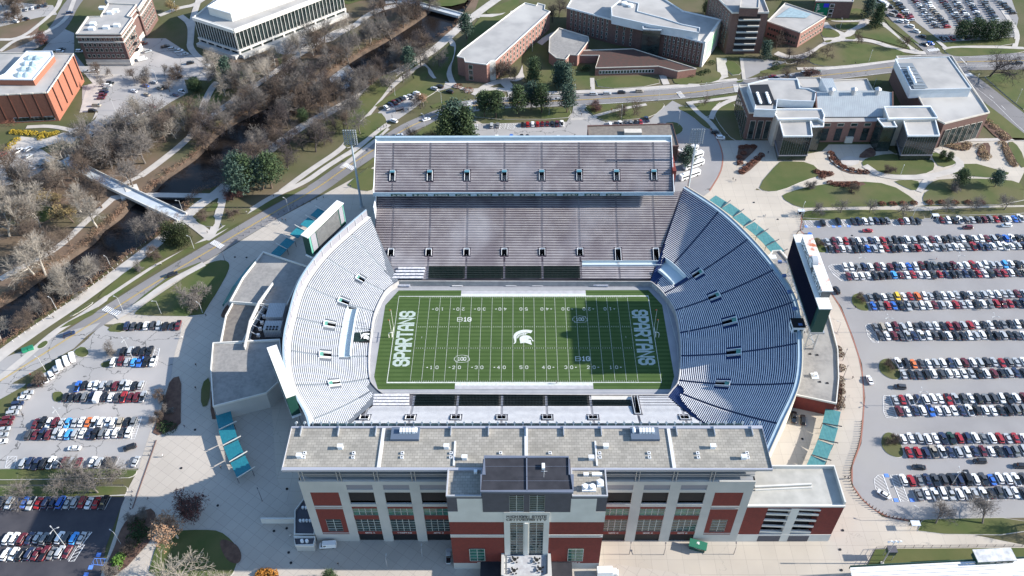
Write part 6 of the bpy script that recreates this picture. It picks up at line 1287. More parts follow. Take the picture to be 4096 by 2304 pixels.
row(('G', 588, 15), ('G', 1063, 12), 'in the long upper row of the cracked lot, far side', 92, n=11, cols={0: 'blue', 3: ('white', 'SUV'), 4: 'silver', 5: 'grey', 7: 'silver', 10: 'silver'}); row(('G', 493, 100), ('G', 1080, 98), 'in the long upper row of the cracked lot, near side', 92, n=13, cols={0: 'black', 1: 'black', 3: 'grey', 5: ('white', 'van'), 7: 'white', 9: 'red', 10: 'dark red', 11: 'dark red', 12: ('silver', 'pickup')})
row(('G', 268, 295), ('G', 1008, 288), 'in the middle double row of the cracked lot, far side', 90, n=16, cols={0: 'dark red', 1: 'black', 2: 'white', 3: 'dark red', 4: 'silver', 5: 'bright blue', 6: 'silver', 7: 'white', 8: 'orange', 9: 'white', 10: ('white', 'SUV'), 11: 'white', 12: 'white', 13: 'beige', 14: 'black', 15: 'grey'}); row(('G', 218, 382), ('G', 973, 370), 'in the middle double row of the cracked lot, near side', 88, n=16, cols={2: 'dark blue', 3: 'dark red', 4: 'silver', 5: 'white', 6: 'bright blue', 7: 'silver', 8: 'white', 9: 'dark blue', 10: 'black', 11: 'grey', 12: 'white', 13: 'white', 14: 'dark grey', 15: 'white'})
row(('G', 175, 600), ('G', 850, 590), 'in the lowest row of the cracked lot', 86, n=14, cols={0: 'silver', 1: 'dark blue', 2: 'dark blue', 3: 'black', 6: 'dark red', 7: 'silver'}, skip=(9,)); lst("G 1023,585", 'at the right end of the lowest cracked lot row', 84, {0: 'silver'})
lst("D 545,1248 500,1275 450,1305", 'at the upper left kerb of the cracked lot', 120, {0: ('white', 'van'), 1: ('white', 'van'), 2: ('white', 'van')}); lst("D 420,1342 385,1380 340,1405 292,1432", 'along the left kerb of the cracked lot', 125, {0: 'silver', 1: 'white', 2: 'white', 3: 'silver'})
lst("G 262,8 207,68 178,105 133,150 113,185 93,222 63,262 45,300 28,342 15,385", 'in the slanting left column of the cracked lot', 12, {0: 'black', 3: 'dark blue', 5: 'silver', 6: 'dark red', 8: 'silver'}); lst("G 8,435", 'lowest in the slanting left column', 12, {0: 'white'})
lst("G 562,485", 'driving in the aisle of the cracked lot', 182, {0: ('white', 'sedan')}, grp='cars on the move'); lst("G 980,478", 'driving toward the lower aisle of the cracked lot', 205, {0: ('black', 'SUV')}, grp='cars on the move')
row(('G', 20, 900), ('G', 783, 893), 'in the shaded row on the fresh asphalt', 84, n=15, cols={0: 'dark grey', 1: 'white', 2: 'dark blue', 4: ('silver', 'pickup'), 5: 'red', 9: 'silver', 11: 'red', 12: 'white', 14: ('black', 'pickup')})
row(('G', 55, 1168), ('G', 618, 1160), 'in the double row on fresh asphalt, far side', 82, n=11, cols={0: ('white', 'SUV'), 3: 'dark blue', 4: 'silver', 5: 'grey', 7: 'white', 8: 'dark grey', 9: ('bright blue', 'SUV'), 10: 'silver'}); row(('G', 45, 1288), ('G', 510, 1270), 'in the double row on fresh asphalt, near side', 80, n=9, cols={0: 'white', 1: 'white', 2: 'black', 3: 'dark blue', 5: 'dark red', 6: 'grey', 7: ('silver', 'SUV'), 8: 'dark red'})
lst("H 588,1218", 'parked before the stadium front, left of the pillars', 182, {0: ('white', 'van')}, grp='vehicles on the plaza'); lst("H 1498,1300", 'parked beside the tower on the plaza', 92, {0: ('silver', 'pickup')}, grp='vehicles on the plaza')
lst("D 1302,622", 'driving on the road beside the big round tree', 32, {0: ('black', 'SUV')}, grp='cars on the move'); lst("D 522,1072", 'driving on the road at the lower left', 32, {0: ('dark blue', 'SUV')}, grp='cars on the move')
lst("F 1393,292 2148,268 2440,252", 'driving along the far aisle of the right lot', 180, {0: ('red', 'sedan'), 1: ('dark red', 'SUV'), 2: ('white', 'SUV')}, grp='cars on the move'); lst("F 1160,742", 'driving between the video board and the lot', 100, {0: ('black', 'SUV')}, grp='cars on the move'); lst("F 950,330", 'turning just beyond the video board', 60, {0: ('blue', 'sedan')}, grp='cars on the move'); lst("F 1407,1418", 'driving down the curved lot edge', 95, {0: ('white', 'sedan')}, grp='cars on the move')
lst("J 1638,22", 'driving across the lot beside the stadium building', 175, {0: ('dark grey', 'SUV')}, grp='cars on the move'); lst("J 1780,627", 'driving in the near aisle, left of its pair', 176, {0: ('black', 'sedan')}, grp='cars on the move'); lst("J 2240,582", 'driving in the near aisle, right of its pair', 178, {0: ('black', 'SUV')}, grp='cars on the move'); lst("J 2545,618", 'entering the near aisle at the picture edge', 178, {0: ('black', 'SUV')}, grp='cars on the move')
lst("J 1515,832", 'slanted across the hatched corner of the right lot', 140, {0: ('white', 'sedan')}); lst("J 837,252", 'parked on the plaza under the right rim, left one', 75, {0: ('black', 'pickup')}, grp='vehicles on the plaza'); lst("J 905,272", 'parked on the plaza under the right rim, right one', 78, {0: ('black', 'SUV')}, grp='vehicles on the plaza')
row(('B', 1132, 947), ('B', 1178, 944), 'by the blue hatching behind the far stand', 90, n=2, cols={0: 'silver', 1: 'grey'}, stalls=False); row(('B', 1367, 940), ('B', 1663, 932), 'in the row behind the far stand under the pines', 90, n=9, cols={0: 'black', 1: 'red', 2: 'white', 3: 'red', 4: 'dark red', 5: 'dark red', 6: 'black', 7: 'dark red', 8: 'white'})
row(('B', 2027, 940), ('B', 2258, 922), 'in the short row beside the flat building', 92, n=7, cols={0: 'white', 1: 'black', 2: 'white', 3: 'dark grey', 4: 'grey', 5: 'black', 6: 'red'}); lst("B 2303,900", 'at the right end of the short row', 100, {0: 'dark blue'}); lst("B 2400,940", 'turning into the bus loop', 20, {0: 'black'}, grp='cars on the move')
lst("B 1172,1050 1210,1050 1245,1050 1282,1045 1360,1032 1402,1032 1587,1050 1636,1045", 'peeking over the upper deck edge', 92, {0: ('white', 'van'), 1: ('white', 'pickup'), 2: ('white', 'pickup'), 3: ('blue', 'van'), 4: 'black', 5: 'black', 6: ('dark grey', 'pickup'), 7: ('white', 'pickup')})
lst("B 750,857 640,900 433,1022", 'driving on the road bend beyond the left mast', 30, {0: ('white', 'SUV'), 1: ('white', 'sedan'), 2: ('white', 'sedan')}, grp='cars on the move'); lst("B 1630,748 1395,752 1295,755 1040,772", 'driving on the road behind the pines', 178, {0: 'silver', 1: 'white', 2: 'black', 3: 'silver'}, grp='cars on the move')
lst("B 1900,710 2003,706 2112,697 2247,688", 'parked along the kerb before the lecture hall', 2, {0: ('silver', 'SUV'), 1: 'silver', 2: ('black', 'SUV'), 3: 'beige'}); lst("B 338,812 372,787 400,773 428,758 455,745 485,735 520,730", 'in the curved bay beside the bus stop', 125, {0: 'white', 1: 'dark blue', 2: 'dark red', 3: 'black', 4: 'black', 5: 'white', 6: 'silver'}); lst("B 568,705 700,670 743,652 818,690 395,912", 'near the turning circle by the long brick hall', 150, {0: 'white', 1: 'silver', 2: ('black', 'SUV'), 3: ('black', 'SUV'), 4: 'white'})
lst("C 675,575 695,592 790,570 915,550 1010,538", 'parked on the road behind the pavilion', 8, {0: 'red', 1: 'dark blue', 2: 'silver', 3: 'silver', 4: 'dark green'}); lst("C 243,997", 'stopped beside the bus loop, upper one', 0, {0: ('black', 'SUV')}); lst("C 283,1037", 'stopped beside the bus loop, lower one', 0, {0: ('white', 'SUV')}); lst("C 2537,476", 'driving at the far right of the top road', 0, {0: 'dark grey'}, grp='cars on the move')
lst("C 1870,325 1825,335", 'waiting at the crossing near the top right lot', 120, {0: 'blue', 1: 'black'}, grp='cars on the move')
def zt_(x, y): return ('C', (3200-2732+x*.3478)/.5303, y*.3478/.5303)
for i, (x0, y0, x1, y1, nm_) in enumerate(((1110, 10, 1290, 230, 'leftmost'), (1320, 0, 1570, 310, 'second'), (1440, 0, 1700, 310, 'third'), (1640, 0, 1890, 305, 'fourth'), (1770, 0, 2000, 290, 'fifth'), (1940, 0, 2110, 280, 'sixth'), (2110, 0, 2250, 230, 'seventh'), (2280, 0, 2450, 150, 'rightmost'))): row(zt_(x0, y0), zt_(x1, y1), f'in the {nm_} slanting line of the top right lot', 8, stalls=False)
row(zt_(1640, 440), zt_(2280, 425), 'in the tree-screened row of the top right lot', 100, skip=(3, 7, 8), stalls=False); row(zt_(980, 100), zt_(1150, 245), 'parked on the drive left of the top right lot', 135, stalls=False, step=6); row(zt_(1040, 80), zt_(1400, 420), 'parked on the right side of the top right drive', 135, stalls=False, step=6, cols={3: 'white', 4: 'white', 5: 'white'})
lst("A 452,388 600,386 465,368", 'in the shade left of the brick hall', 0, {0: 'white', 1: 'white', 2: 'black'}); lst("A 1085,327", 'in the shade right of the brick hall', 0, {0: 'dark red'}); lst("A 1115,387 1075,447", 'beside the brick hall on the drive', 30, {0: 'silver', 1: ('white', 'van')})
lst("A 1247,350 1295,370 1348,384 1393,408", 'in the arc of bays by the white hall', 20, {0: 'black', 1: 'silver', 2: ('white', 'pickup'), 3: 'silver'}); lst("A 1435,475 1585,502", 'by the white hall loading door', 25, {0: ('black', 'SUV'), 1: ('white', 'van')}); lst("A 715,535 650,538", 'on the drive before the brick hall', 5, {0: 'white', 1: 'silver'})
lst("A 830,628 812,645 797,670 783,695 775,717 762,740", 'in the column right of the theatre block', 5, {0: 'black', 1: 'white', 2: 'grey', 3: 'dark blue', 4: 'dark red', 5: 'dark red'}); lst("A 727,795 697,835", 'below the column right of the theatre block', 0, {0: 'beige', 1: 'black'}); lst("A 1100,645 1012,685 1107,712 1165,620 1205,665 1237,658 1325,715 1375,690", 'in the middle of the tree-dotted lot', 150, {0: 'blue', 1: 'white', 2: 'beige', 3: 'silver', 4: 'beige', 5: 'black', 6: 'dark blue', 7: ('white', 'pickup')})
lst("A 957,893 923,905 890,920 862,932 825,945 795,965 1020,862 1060,845 1090,830 1150,800", 'along the lower edge of the tree-dotted lot', 150, {0: 'white', 1: 'silver', 2: 'white', 3: 'dark blue', 4: 'dark blue', 5: 'dark blue', 6: 'white', 7: 'white', 8: 'silver', 9: 'dark red'}); lst("A 690,1015", 'beside the white box truck', 140, {0: 'white'})
lst("A 215,1125 140,1137 215,1178 20,1165", 'on the drive below the theatre block', 60, {0: ('white', 'SUV'), 1: 'white', 2: 'silver', 3: 'red'}); lst("A 90,1345 240,1265 300,1250 345,1205 365,1225", 'under the bare trees at the left bridge end', 150, {0: 'white', 1: 'white', 2: 'grey', 3: 'silver', 4: 'white'})
lst("A 50,103 100,93 150,80 200,70 245,60 290,50 345,38", 'in the top left corner row', 110); lst("A 120,160 200,140", 'on the lawn edge at the top left', 150, {0: 'white', 1: 'black'}); lst("A 525,97", 'driving on the shaded top left road', 20, {0: 'dark blue'}, grp='cars on the move')
# rank by distance to the camera; the nearest 300 are things
CARS.sort(key=lambda c: (c[0]-CX)**2+(c[1]-CY)**2)
near_c, far_c = CARS[:296], CARS[296:]; cnt = {}
for c in sorted(near_c, key=lambda c: (c[5], c[0])): cnt[c[5]] = cnt.get(c[5], 0)+1
num = {}
for c in sorted(near_c, key=lambda c: (c[5], c[0])):
    x, y, a, col, kind, where, grp = c; num[where] = num.get(where, 0)+1; bm, gm, wm, wp = car_meshes(kind, col)
    lab = f'{col} {kind} {where}' + (f', {ordinal(num[where])}' if cnt[where] > 1 else '')
    if lab.endswith(('st', 'nd', 'rd', 'th')) and cnt[where] > 1 and len(lab.split()) <= 14: lab += ' from left'
    if len(lab.split()) > 16: lab = lab.replace('right of the stadium, ', '').replace('in the ', '', 1)
    t = bpy.data.objects.new({'sedan': 'sedan_car', 'hatchback': 'hatchback_car', 'SUV': 'suv_car', 'minivan': 'minivan', 'pickup': 'pickup_truck', 'van': 'delivery_van'}[kind], None); COL.objects.link(t); t.location = (x, y, GZ+.16); t.rotation_euler = (0, 0, R(a)); tag(t, lab, 'pickup' if kind == 'pickup' else 'van' if kind in ('van', 'minivan') else 'car', grp)
    for n_, me_ in (('body', bm), ('windows', gm)): o = bpy.data.objects.new(n_, me_); COL.objects.link(o); o.parent = t
    for (wx, wy) in wp: o = bpy.data.objects.new('wheel', wm); COL.objects.link(o); o.parent = t; o.location = (wx, wy, .34)
bmf = MB(); mats_f = []
for x, y, a, col, kind, *_ in far_c:
    bm, gm, wm, wp = car_meshes(kind, col); ca, sa = math.cos(R(a)), math.sin(R(a))
    for me_ in (bm, gm):
        for s_i, mt_ in enumerate(me_.materials):
            if mt_ not in mats_f: mats_f.append(mt_)
        i0 = len(bmf.v); bmf.v += [(x+v.co.x*ca-v.co.y*sa, y+v.co.x*sa+v.co.y*ca, GZ+.16+v.co.z) for v in me_.vertices]
        for p_ in me_.polygons: bmf.f.append(tuple(i0+k for k in p_.vertices)); bmf.m.append(mats_f.index(me_.materials[p_.material_index]))
bmf.build('distant_parked_cars', mats_f, None, 'far parked cars beyond the nearest three hundred', 'cars', None, 'stuff')
# trucks, coaches
def boxtruck(px, ang, lab, L=7):
    p = G(*px, 6); t = bpy.data.objects.new('box_truck', None); COL.objects.link(t); t.location = (p.x, p.y, GZ+.1); t.rotation_euler = (0, 0, R(ang)); ORG[t.name] = Vector((0, 0, 0)); tag(t, lab, 'truck')
    MB().box((-.9, 0, .8), (L-2, 2.4, 2.5)).build('cargo_box', white_s, t); m = MB(); loft(m, [(rrect(2.1, 2.1, .25, L/2-1), .5), (rrect(2.1, 2.1, .25, L/2-1), 1.5), (rrect(1.5, 1.9, .25, L/2-1.3), 2.3)]); m.build('cab', paint('white'), t); MB().box((L/2-.45, 0, 1.5), (.5, 1.8, .6)).build('windscreen', car_glass, t)
    for wx in (L/2-1.2, -L/2+1.4):
        for s in (-1, 1): MB().tube((wx, s*1.0-.15, .45), (wx, s*1.0+.15, .45), .45, n=10).build('wheel', tyre_m, t)
boxtruck(('A', 580, 1003), 35, 'white box truck beside the yellow shrubs left of the river'); boxtruck(('I', 810, 1425), 2, 'white box truck at the bottom edge beside the tower')
def coach(px, ang, lab, grp='white coaches in the bus loop'):
    p = G(*px, 6.5); t = bpy.data.objects.new('coach_bus', None); COL.objects.link(t); t.location = (p.x, p.y, GZ+.1); t.rotation_euler = (0, 0, R(ang)); ORG[t.name] = Vector((0, 0, 0)); tag(t, lab, 'bus', grp); m = MB(); loft(m, [(rrect(11.8, 2.5, .3), .4), (rrect(12, 2.55, .3), 1.0), (rrect(12, 2.55, .3), 2.9), (rrect(11.6, 2.2, .4), 3.25)]); m.build('body', paint('white'), t)
    MB().box((0, 0, 1.7), (10.6, 2.6, .9)).build('windows', car_glass, t); MB().box((5.95, 0, 1.3), (.15, 2.2, 1.4)).build('windscreen', car_glass, t); MB().box((-3, 0, 3.2), (2.2, 1.6, .3)).build('roof_unit', white_s, t)
    for wx in (4, -3.6):
        for s in (-1, 1): MB().tube((wx, s*1.15-.15, .5), (wx, s*1.15+.15, .5), .5, n=10).build('wheel', tyre_m, t)
for i, q_ in enumerate(((35, 1135), (75, 1180), (80, 1240), (50, 1320))): coach(('C', *q_), 28, f'white coach in the bus loop, {ordinal(i+1)} of four from the far side')
coach(zt_(930, 30), 115, 'white and blue coach beside the top right lot', 'coaches on the streets')
# ================= trees and shrubs =================
bark = {'grey': mat('grey bark', (.17, .15, .135), (.11, .095, .085), 2, .95), 'brown': mat('brown bark', (.13, .095, .075), (.085, .065, .055), 2, .95), 'pale': mat('pale sycamore bark', (.46, .43, .38), (.26, .23, .20), 1, .9), 'dark': mat('dark bark', (.07, .06, .055), (.045, .04, .038), 2, .95)}
twig = {'grey': mat('grey twigs', (.15, .135, .125), rough=1), 'brown': mat('brown twigs', (.105, .08, .065), rough=1), 'pale': mat('pale twigs', (.25, .225, .195), rough=1), 'dark': mat('dark twigs', (.06, .05, .05), rough=1)}
def me_of(mb, n, ms):
    d = bpy.data.meshes.new(n); d.from_pydata(mb.v, [], mb.f); [d.materials.append(x) for x in ms]; d.polygons.foreach_set('material_index', mb.m); d.update(); return d
def bare_proto(seed, tone, spread=.55, leafm=None, nleaf=0, round_=False, twn=3):
    r = random.Random(seed); T_, C_ = MB(), MB(); LF = MB(); tips = []
    def rv(): return Vector((r.gauss(0, 1), r.gauss(0, 1), r.gauss(0, 1))).normalized()
    def grow(p, d, L, rad, lv):
        n = 3 if lv < 2 else 2; q_ = p
        for k in range(n):
            d = (d+rv()*.16+Vector((0, 0, .05))).normalized(); e = q_+d*(L/n); rad = max(rad, .0017); r1 = rad*(1-.28*(k+1)/n)
            (T_ if lv < 2 else C_).tube(q_, e, rad*(1-.28*k/n), r1, n=6 if lv == 0 else 4 if lv < 3 else 3, cap=False); q_ = e
            if lv < 4 and (k > 0 or lv > 0):
                for _ in range(1 if lv < 2 else twn-1 if lv < 4 else 1):
                    s = (d*(1-spread)+rv()*spread*1.25+Vector((0, 0, .12 if not round_ else .02))).normalized(); grow(q_, s, L*r.uniform(.52, .78), r1*.66, lv+1)
        if lv < 5:
            for _ in range(2):
                s = (d*.75+rv()*spread*.9).normalized(); grow(q_, s, L*r.uniform(.6, .8), r1*.72, lv+1)
        else: tips.append(q_)
    grow(Vector((0, 0, -.05)), Vector((r.uniform(-.1, .1), r.uniform(-.1, .1), 1)), .30 if not round_ else .2, .021 if not round_ else .026, 0)
    zm = max(v[2] for v in C_.v)
    for mb in (T_, C_): mb.v = [(a/zm, b/zm, c/zm) for a, b, c in mb.v]
    out = [me_of(T_, 'trunk', [bark[tone]]), me_of(C_, 'crown', [twig[tone]])]
    if leafm:
        for _ in range(nleaf):
            t = r.choice(tips)/zm; c = t+rv()*.03; a, b = rv()*.012, rv()*.012; LF.quad(c-a-b, c+a-b, c+a+b, c-a+b)
        out.append(me_of(LF, 'leaves', [leafm]))
    return out
BP = {'grey': [bare_proto(s, 'grey') for s in (1, 2, 3)], 'brown': [bare_proto(s, 'brown', .6) for s in (4, 5, 6)], 'pale': [bare_proto(s, 'pale', .5) for s in (7, 8, 9)], 'dark': [bare_proto(s, 'dark', .62) for s in (10, 11)], 'round': [bare_proto(12, 'grey', .85, round_=True, twn=4), bare_proto(13, 'brown', .85, round_=True, twn=4)]}
leaf_o = mat('russet leaves', (.34, .21, .13), (.24, .15, .10), 3, .9); leaf_p = mat('pale gold leaves', (.34, .26, .12), (.26, .2, .09), 3, .9); leaf_r = mat('dull red leaves', (.16, .06, .05), (.12, .05, .045), 3, .9)
BP['russet'] = [bare_proto(21, 'pale', .6, leaf_o, 3600)]; BP['gold'] = [bare_proto(22, 'brown', .6, leaf_p, 3000)]; BP['red'] = [bare_proto(23, 'dark', .7, leaf_r, 2600, round_=True)]
def needle_proto(seed, m_, kind):
    r = random.Random(seed); C_ = MB(); T_ = MB().tube((0, 0, -.02), (0, 0, .95), .022, .005, n=6)
    n = 3400 if kind != 'round' else 5200
    nb = 46
    for b in range(nb):
        h = .12+.86*(b/nb) if kind != 'pine' else .28+.7*(b/nb); a = b*2.4+r.uniform(-.3, .3)
        if kind == 'spruce': L = .25*(1.03-h)**.75*r.uniform(.75, 1.12)
        elif kind == 'pine': L = .27*math.sin(min(1, (1.08-h)/.62)*1.57)*r.uniform(.6, 1.15)
        else: L = .34*math.sqrt(max(.02, 1-((h-.48)/.54)**2))*r.uniform(.8, 1.08)
        dz = r.uniform(-.03, .05) if kind != 'spruce' else -.04
        C_.mt(1).tube((0, 0, h), (math.cos(a)*L, math.sin(a)*L, h+dz), .005, .001, n=3, cap=False).mt(0)
        for k in range(n//nb):
            s = r.uniform(.12, 1.0)**.8; w = .045+.05*(1-s)*(1 if kind != 'round' else 2.4); c = Vector((math.cos(a)*L*s, math.sin(a)*L*s, h+dz*s))+Vector((r.gauss(0, w), r.gauss(0, w), r.gauss(0, w*.55)))
            u = Vector((r.gauss(0, 1), r.gauss(0, 1), r.gauss(0, .7))).normalized()*r.uniform(.014, .032); v = Vector((r.gauss(0, 1), r.gauss(0, 1), r.gauss(0, .7))).normalized()*r.uniform(.012, .024); C_.quad(c-u, c+v, c+u, c-v)
    return [me_of(T_, 'trunk', [bark['brown']]), me_of(C_, 'crown', [m_, bark['brown']])]
needle = mat('dark needles', (.03, .052, .024), (.055, .085, .035), 8, .9); needle2 = mat('blue green needles', (.035, .065, .05), (.06, .095, .07), 8, .9); needle3 = mat('yellow green needles', (.042, .055, .02), (.026, .036, .014), 6, .9)
EP = {'spruce': [needle_proto(31, needle, 'spruce'), needle_proto(32, needle2, 'spruce')], 'pine': [needle_proto(33, needle2, 'pine'), needle_proto(34, needle, 'pine')], 'yew': [needle_proto(35, needle3, 'round')], 'holly': [needle_proto(36, needle, 'round')]}
rt_ = random.Random(5); TC = {}
def plant(proto, p, h, w, name, lab, cat, grp, lean=None):
    t = bpy.data.objects.new(name, None); COL.objects.link(t); t.location = (p.x, p.y, p.z if 0 < p.z < GZ else GZ); t.rotation_euler = (lean[0] if lean else rt_.uniform(-.05, .05), lean[1] if lean else rt_.uniform(-.05, .05), rt_.uniform(0, 6.28)); t.scale = (h*w, h*w, h); tag(t, lab, cat, grp)
    for me_ in proto: o = bpy.data.objects.new(me_.name.split('.')[0], me_); COL.objects.link(o); o.parent = t
TONE = {'grey': 'grey', 'brown': 'brown', 'pale': 'whitish', 'dark': 'dark-barked', 'round': 'round-crowned'}
def bare_list(s, tone, h, where, grp='bare deciduous trees', w=1.0):
    pts = sorted(P(s), key=lambda p: p.x); n = len(pts)
    for i, p in enumerate(pts): plant(rt_.choice(BP[tone]), p, h*rt_.uniform(.9, 1.1), w, 'bare_tree', f'leafless {TONE[tone]} tree {where}' + (f', {ordinal(i+1)} from left' if n > 1 else ''), 'tree', grp)
def scatter(poly, n, tones, h0, h1, where, mind=4.5, avoid=()):
    pp = [(p.x, p.y) for p in (P(poly) if isinstance(poly, str) else poly)]; xs = [p[0] for p in pp]; ys = [p[1] for p in pp]; got = []; tries = 0
    while len(got) < n and tries < n*80:
        tries += 1; x, y = rt_.uniform(min(xs), max(xs)), rt_.uniform(min(ys), max(ys))
        if not in_poly(x, y, pp) or in_poly(x, y, WAT): continue
        if any((x-a)**2+(y-b)**2 < mind**2 for a, b in got): continue
        got.append((x, y))
    got.sort()
    for i, (x, y) in enumerate(got):
        tn = rt_.choice(tones); plant(rt_.choice(BP[tn]), Vector((x, y, 3.6 if in_poly(x, y, WATO) else 0)), rt_.uniform(h0, h1), rt_.uniform(.8, 1.15), 'bare_tree', f'leafless {TONE.get(tn, tn)} tree {where}, {ordinal(i+1)} from left', 'tree', 'bare deciduous trees')
WAT = [(p.x, p.y) for p in offset(Rb, -.6)+offset(Lb, .6)[::-1]]; WATO = [(p.x, p.y) for p in river_out]
scatter("D -200,560 300,560 600,400 720,270 820,200 880,60 A 1100,1400 1000,1250 700,1160 500,1230 -200,1380", 25, ['pale', 'brown', 'grey', 'pale', 'brown'], 13, 22, 'in the left woods below the bridge')
scatter("A 640,1130 1050,1290 1400,1060 1900,800 2150,690 2000,600 1560,880 1300,860 900,1000", 32, ['pale', 'grey', 'brown', 'grey'], 13, 21, 'between the tree-dotted lot and river path')
LK = [p for p in Lo if -172 < p.x < -40]; scatter(offset(LK, 3.4)+offset(LK, -3)[::-1], 56, ['grey', 'grey', 'brown', 'dark'], 10, 17, 'on the far riverbank', 2.6)
RK = [p for p in Ro if -150 < p.x < -55]; scatter(RK+offset(RK, 7)[::-1], 44, ['grey', 'dark', 'brown'], 11, 17, 'on the near riverbank', 2.8)
scatter("B 60,640 250,520 420,440 640,330 720,280 740,320 500,460 300,600 100,700", 12, ['grey', 'brown'], 8, 13, 'beside the river rapids', 3.5)
scatter("A 1560,480 2100,400 2300,330 2576,230 B 150,150 B 300,300 0,440 A 2400,560 2000,680 1700,740", 26, ['grey', 'pale', 'brown'], 11, 19, 'on the slope below the white hall')
scatter("A 2000,1250 2450,920 B 100,800 200,720 250,700 60,980 A 2400,1200 2100,1380", 14, ['brown', 'grey', 'dark'], 9, 15, 'between the river path and road')
scatter("D -100,1130 100,1040 350,880 500,780 700,640 800,560 840,570 700,690 500,830 350,930 100,1090 -100,1190", 12, ['grey', 'brown', 'pale'], 6, 12, 'on the lower riverbank along the path', 5)
scatter("A -50,-50 380,-60 330,100 120,190 -50,260", 8, ['grey', 'brown', 'round'], 10, 15, 'in the top left corner')
scatter("B 300,-60 900,-80 800,20 560,60 430,180 250,300 150,230", 8, ['grey', 'pale', 'brown'], 10, 17, 'by the upper river bridge')
scatter("A 650,560 1500,560 1300,760 900,760 700,700", 9, ['grey', 'brown', 'round'], 7, 11, 'among the cars of the tree-dotted lot', 9)
bare_list("D 545,765 690,668 500,790", 'pale', 15, 'leaning over the lower river'); bare_list("D 1110,345 1185,295 1030,385", 'grey', 13, 'at the near end of the long bridge'); bare_list("D 735,270 620,162 335,610 260,625 80,168", 'pale', 20, 'by the river bend')
plant(BP['round'][0], G('D', 1450, 850), 16, 1.0, 'bare_tree', 'big rounded bare tree alone on the triangular lawn', 'tree', 'bare deciduous trees', (0, 0))
bare_list("D 1060,585 1185,490", 'round', 6, 'between river path and road', w=1.1); bare_list("D 1762,178 1545,208", 'round', 6, 'on the small lawns by the road'); bare_list("D 855,1215 G 300,-10", 'round', 6.5, 'in the cracked lot'); bare_list("B 600,820", 'dark', 9, 'near the bus stop')
bare_list("G 175,830 480,825 740,822", 'grey', 12, 'in the strip between the left lots', w=1.15); bare_list("G 640,690 910,688 500,680", 'grey', 10, 'on the verge under the cracked lot', w=1.1); bare_list("G 845,1420 970,1250 985,1045 1075,1010", 'round', 5.5, 'in the mulch bed by the fresh asphalt'); bare_list("G 1190,285 1275,210 1230,115", 'round', 5, 'in the bed beside the cracked lot')
bare_list("G 1380,1560", 'pale', 19, 'standing biggest at the bottom left corner', w=1.25); bare_list("G 1700,1560", 'pale', 13, 'at the bottom edge beside the round lawn', w=1.1)
plant(BP['russet'][0], G('G', 1345, 1160), 14, 1.15, 'russet_tree', 'tree with clinging russet leaves beside the round lawn', 'tree', 'trees still in leaf'); plant(BP['red'][0], G('G', 1440, 1010), 11, 1.1, 'red_tree', 'dull red-brown tree in the plaza shade', 'tree', 'trees still in leaf')
bare_list("F 970,165 1190,158 1405,155 1625,152 1985,150 2205,140 2420,135", 'grey', 8, 'in the row beyond the right lot', w=1.2); bare_list("F 1030,400 1345,815 1560,1325 J 1575,450", 'round', 4, 'on a grass island of the right lot', w=1.1); bare_list("J 1905,1055 2260,1055 2600,1055", 'grey', 10, 'on the verge at the lower right', w=1.25)
plant(BP['dark'][0], G('C', 2310, 582), 17, 1.3, 'bare_oak', 'big spreading bare oak beside the top right junction', 'tree', 'bare deciduous trees'); bare_list("C 1315,330 1680,365 1085,440", 'brown', 10, 'on the campus lawn beyond the road'); bare_list("C 860,490 800,440 950,470", 'dark', 8, 'in the dark clump before the low brick building', w=1.5); bare_list("C 730,340 700,370", 'brown', 10, 'against the low brick building'); bare_list("C 960,1430 1270,1440 1550,1300 2050,1440", 'round', 6.5, 'on the lawns before the pavilion')
bare_list("B 2205,870 2130,870", 'brown', 10, 'on the island by the bus loop', w=1.2); bare_list("B 1260,560 1210,580 1310,600 1190,600", 'brown', 11, 'before the end of the long brick hall', w=1.1); bare_list("B 1590,170 1640,130", 'dark', 12, 'between the two halls'); bare_list("B 740,500 600,500 130,740 470,620 380,690 80,880 140,1010", 'grey', 13, 'on the lawns near the road bend'); bare_list("B 540,1060 700,1060 650,1080", 'brown', 9, 'beside the upper deck left end'); bare_list("C 160,800 600,640 790,600 2560,560", 'brown', 7, 'along the road behind the pavilion')
plant(BP['gold'][0], G('D', 560, 230), 11, 1.2, 'golden_tree', 'pale golden willow beside the river bend', 'tree', 'trees still in leaf'); plant(BP['gold'][0], G('D', 420, 130), 10, 1.2, 'golden_tree', 'pale golden tree on the woodland lawn', 'tree', 'trees still in leaf'); plant(BP['russet'][0], G('B', 620, 800), 8, 1.2, 'russet_tree', 'small russet tree beside the bus stop', 'tree', 'trees still in leaf')
plant(BP['gold'][0], G('A', 1300, 100), 8, 1, 'golden_tree', 'small golden tree between the two top left halls', 'tree', 'trees still in leaf'); plant(BP['red'][0], G('A', 340, 330), 8, 1.3, 'red_tree', 'reddish bushy tree left of the old brick hall', 'tree', 'trees still in leaf'); plant(BP['red'][0], G('D', 1760, 60), 6, 1.6, 'red_tree', 'spreading dull red tree by the pines above the road', 'tree', 'trees still in leaf'); plant(BP['red'][0], G('B', 1930, 830), 5, 1.7, 'red_tree', 'low reddish tree on the island near the bus loop', 'tree', 'trees still in leaf'); plant(BP['red'][0], G('C', 950, 590), 6, 1.5, 'red_tree', 'reddish tree on the verge behind the pavilion', 'tree', 'trees still in leaf')
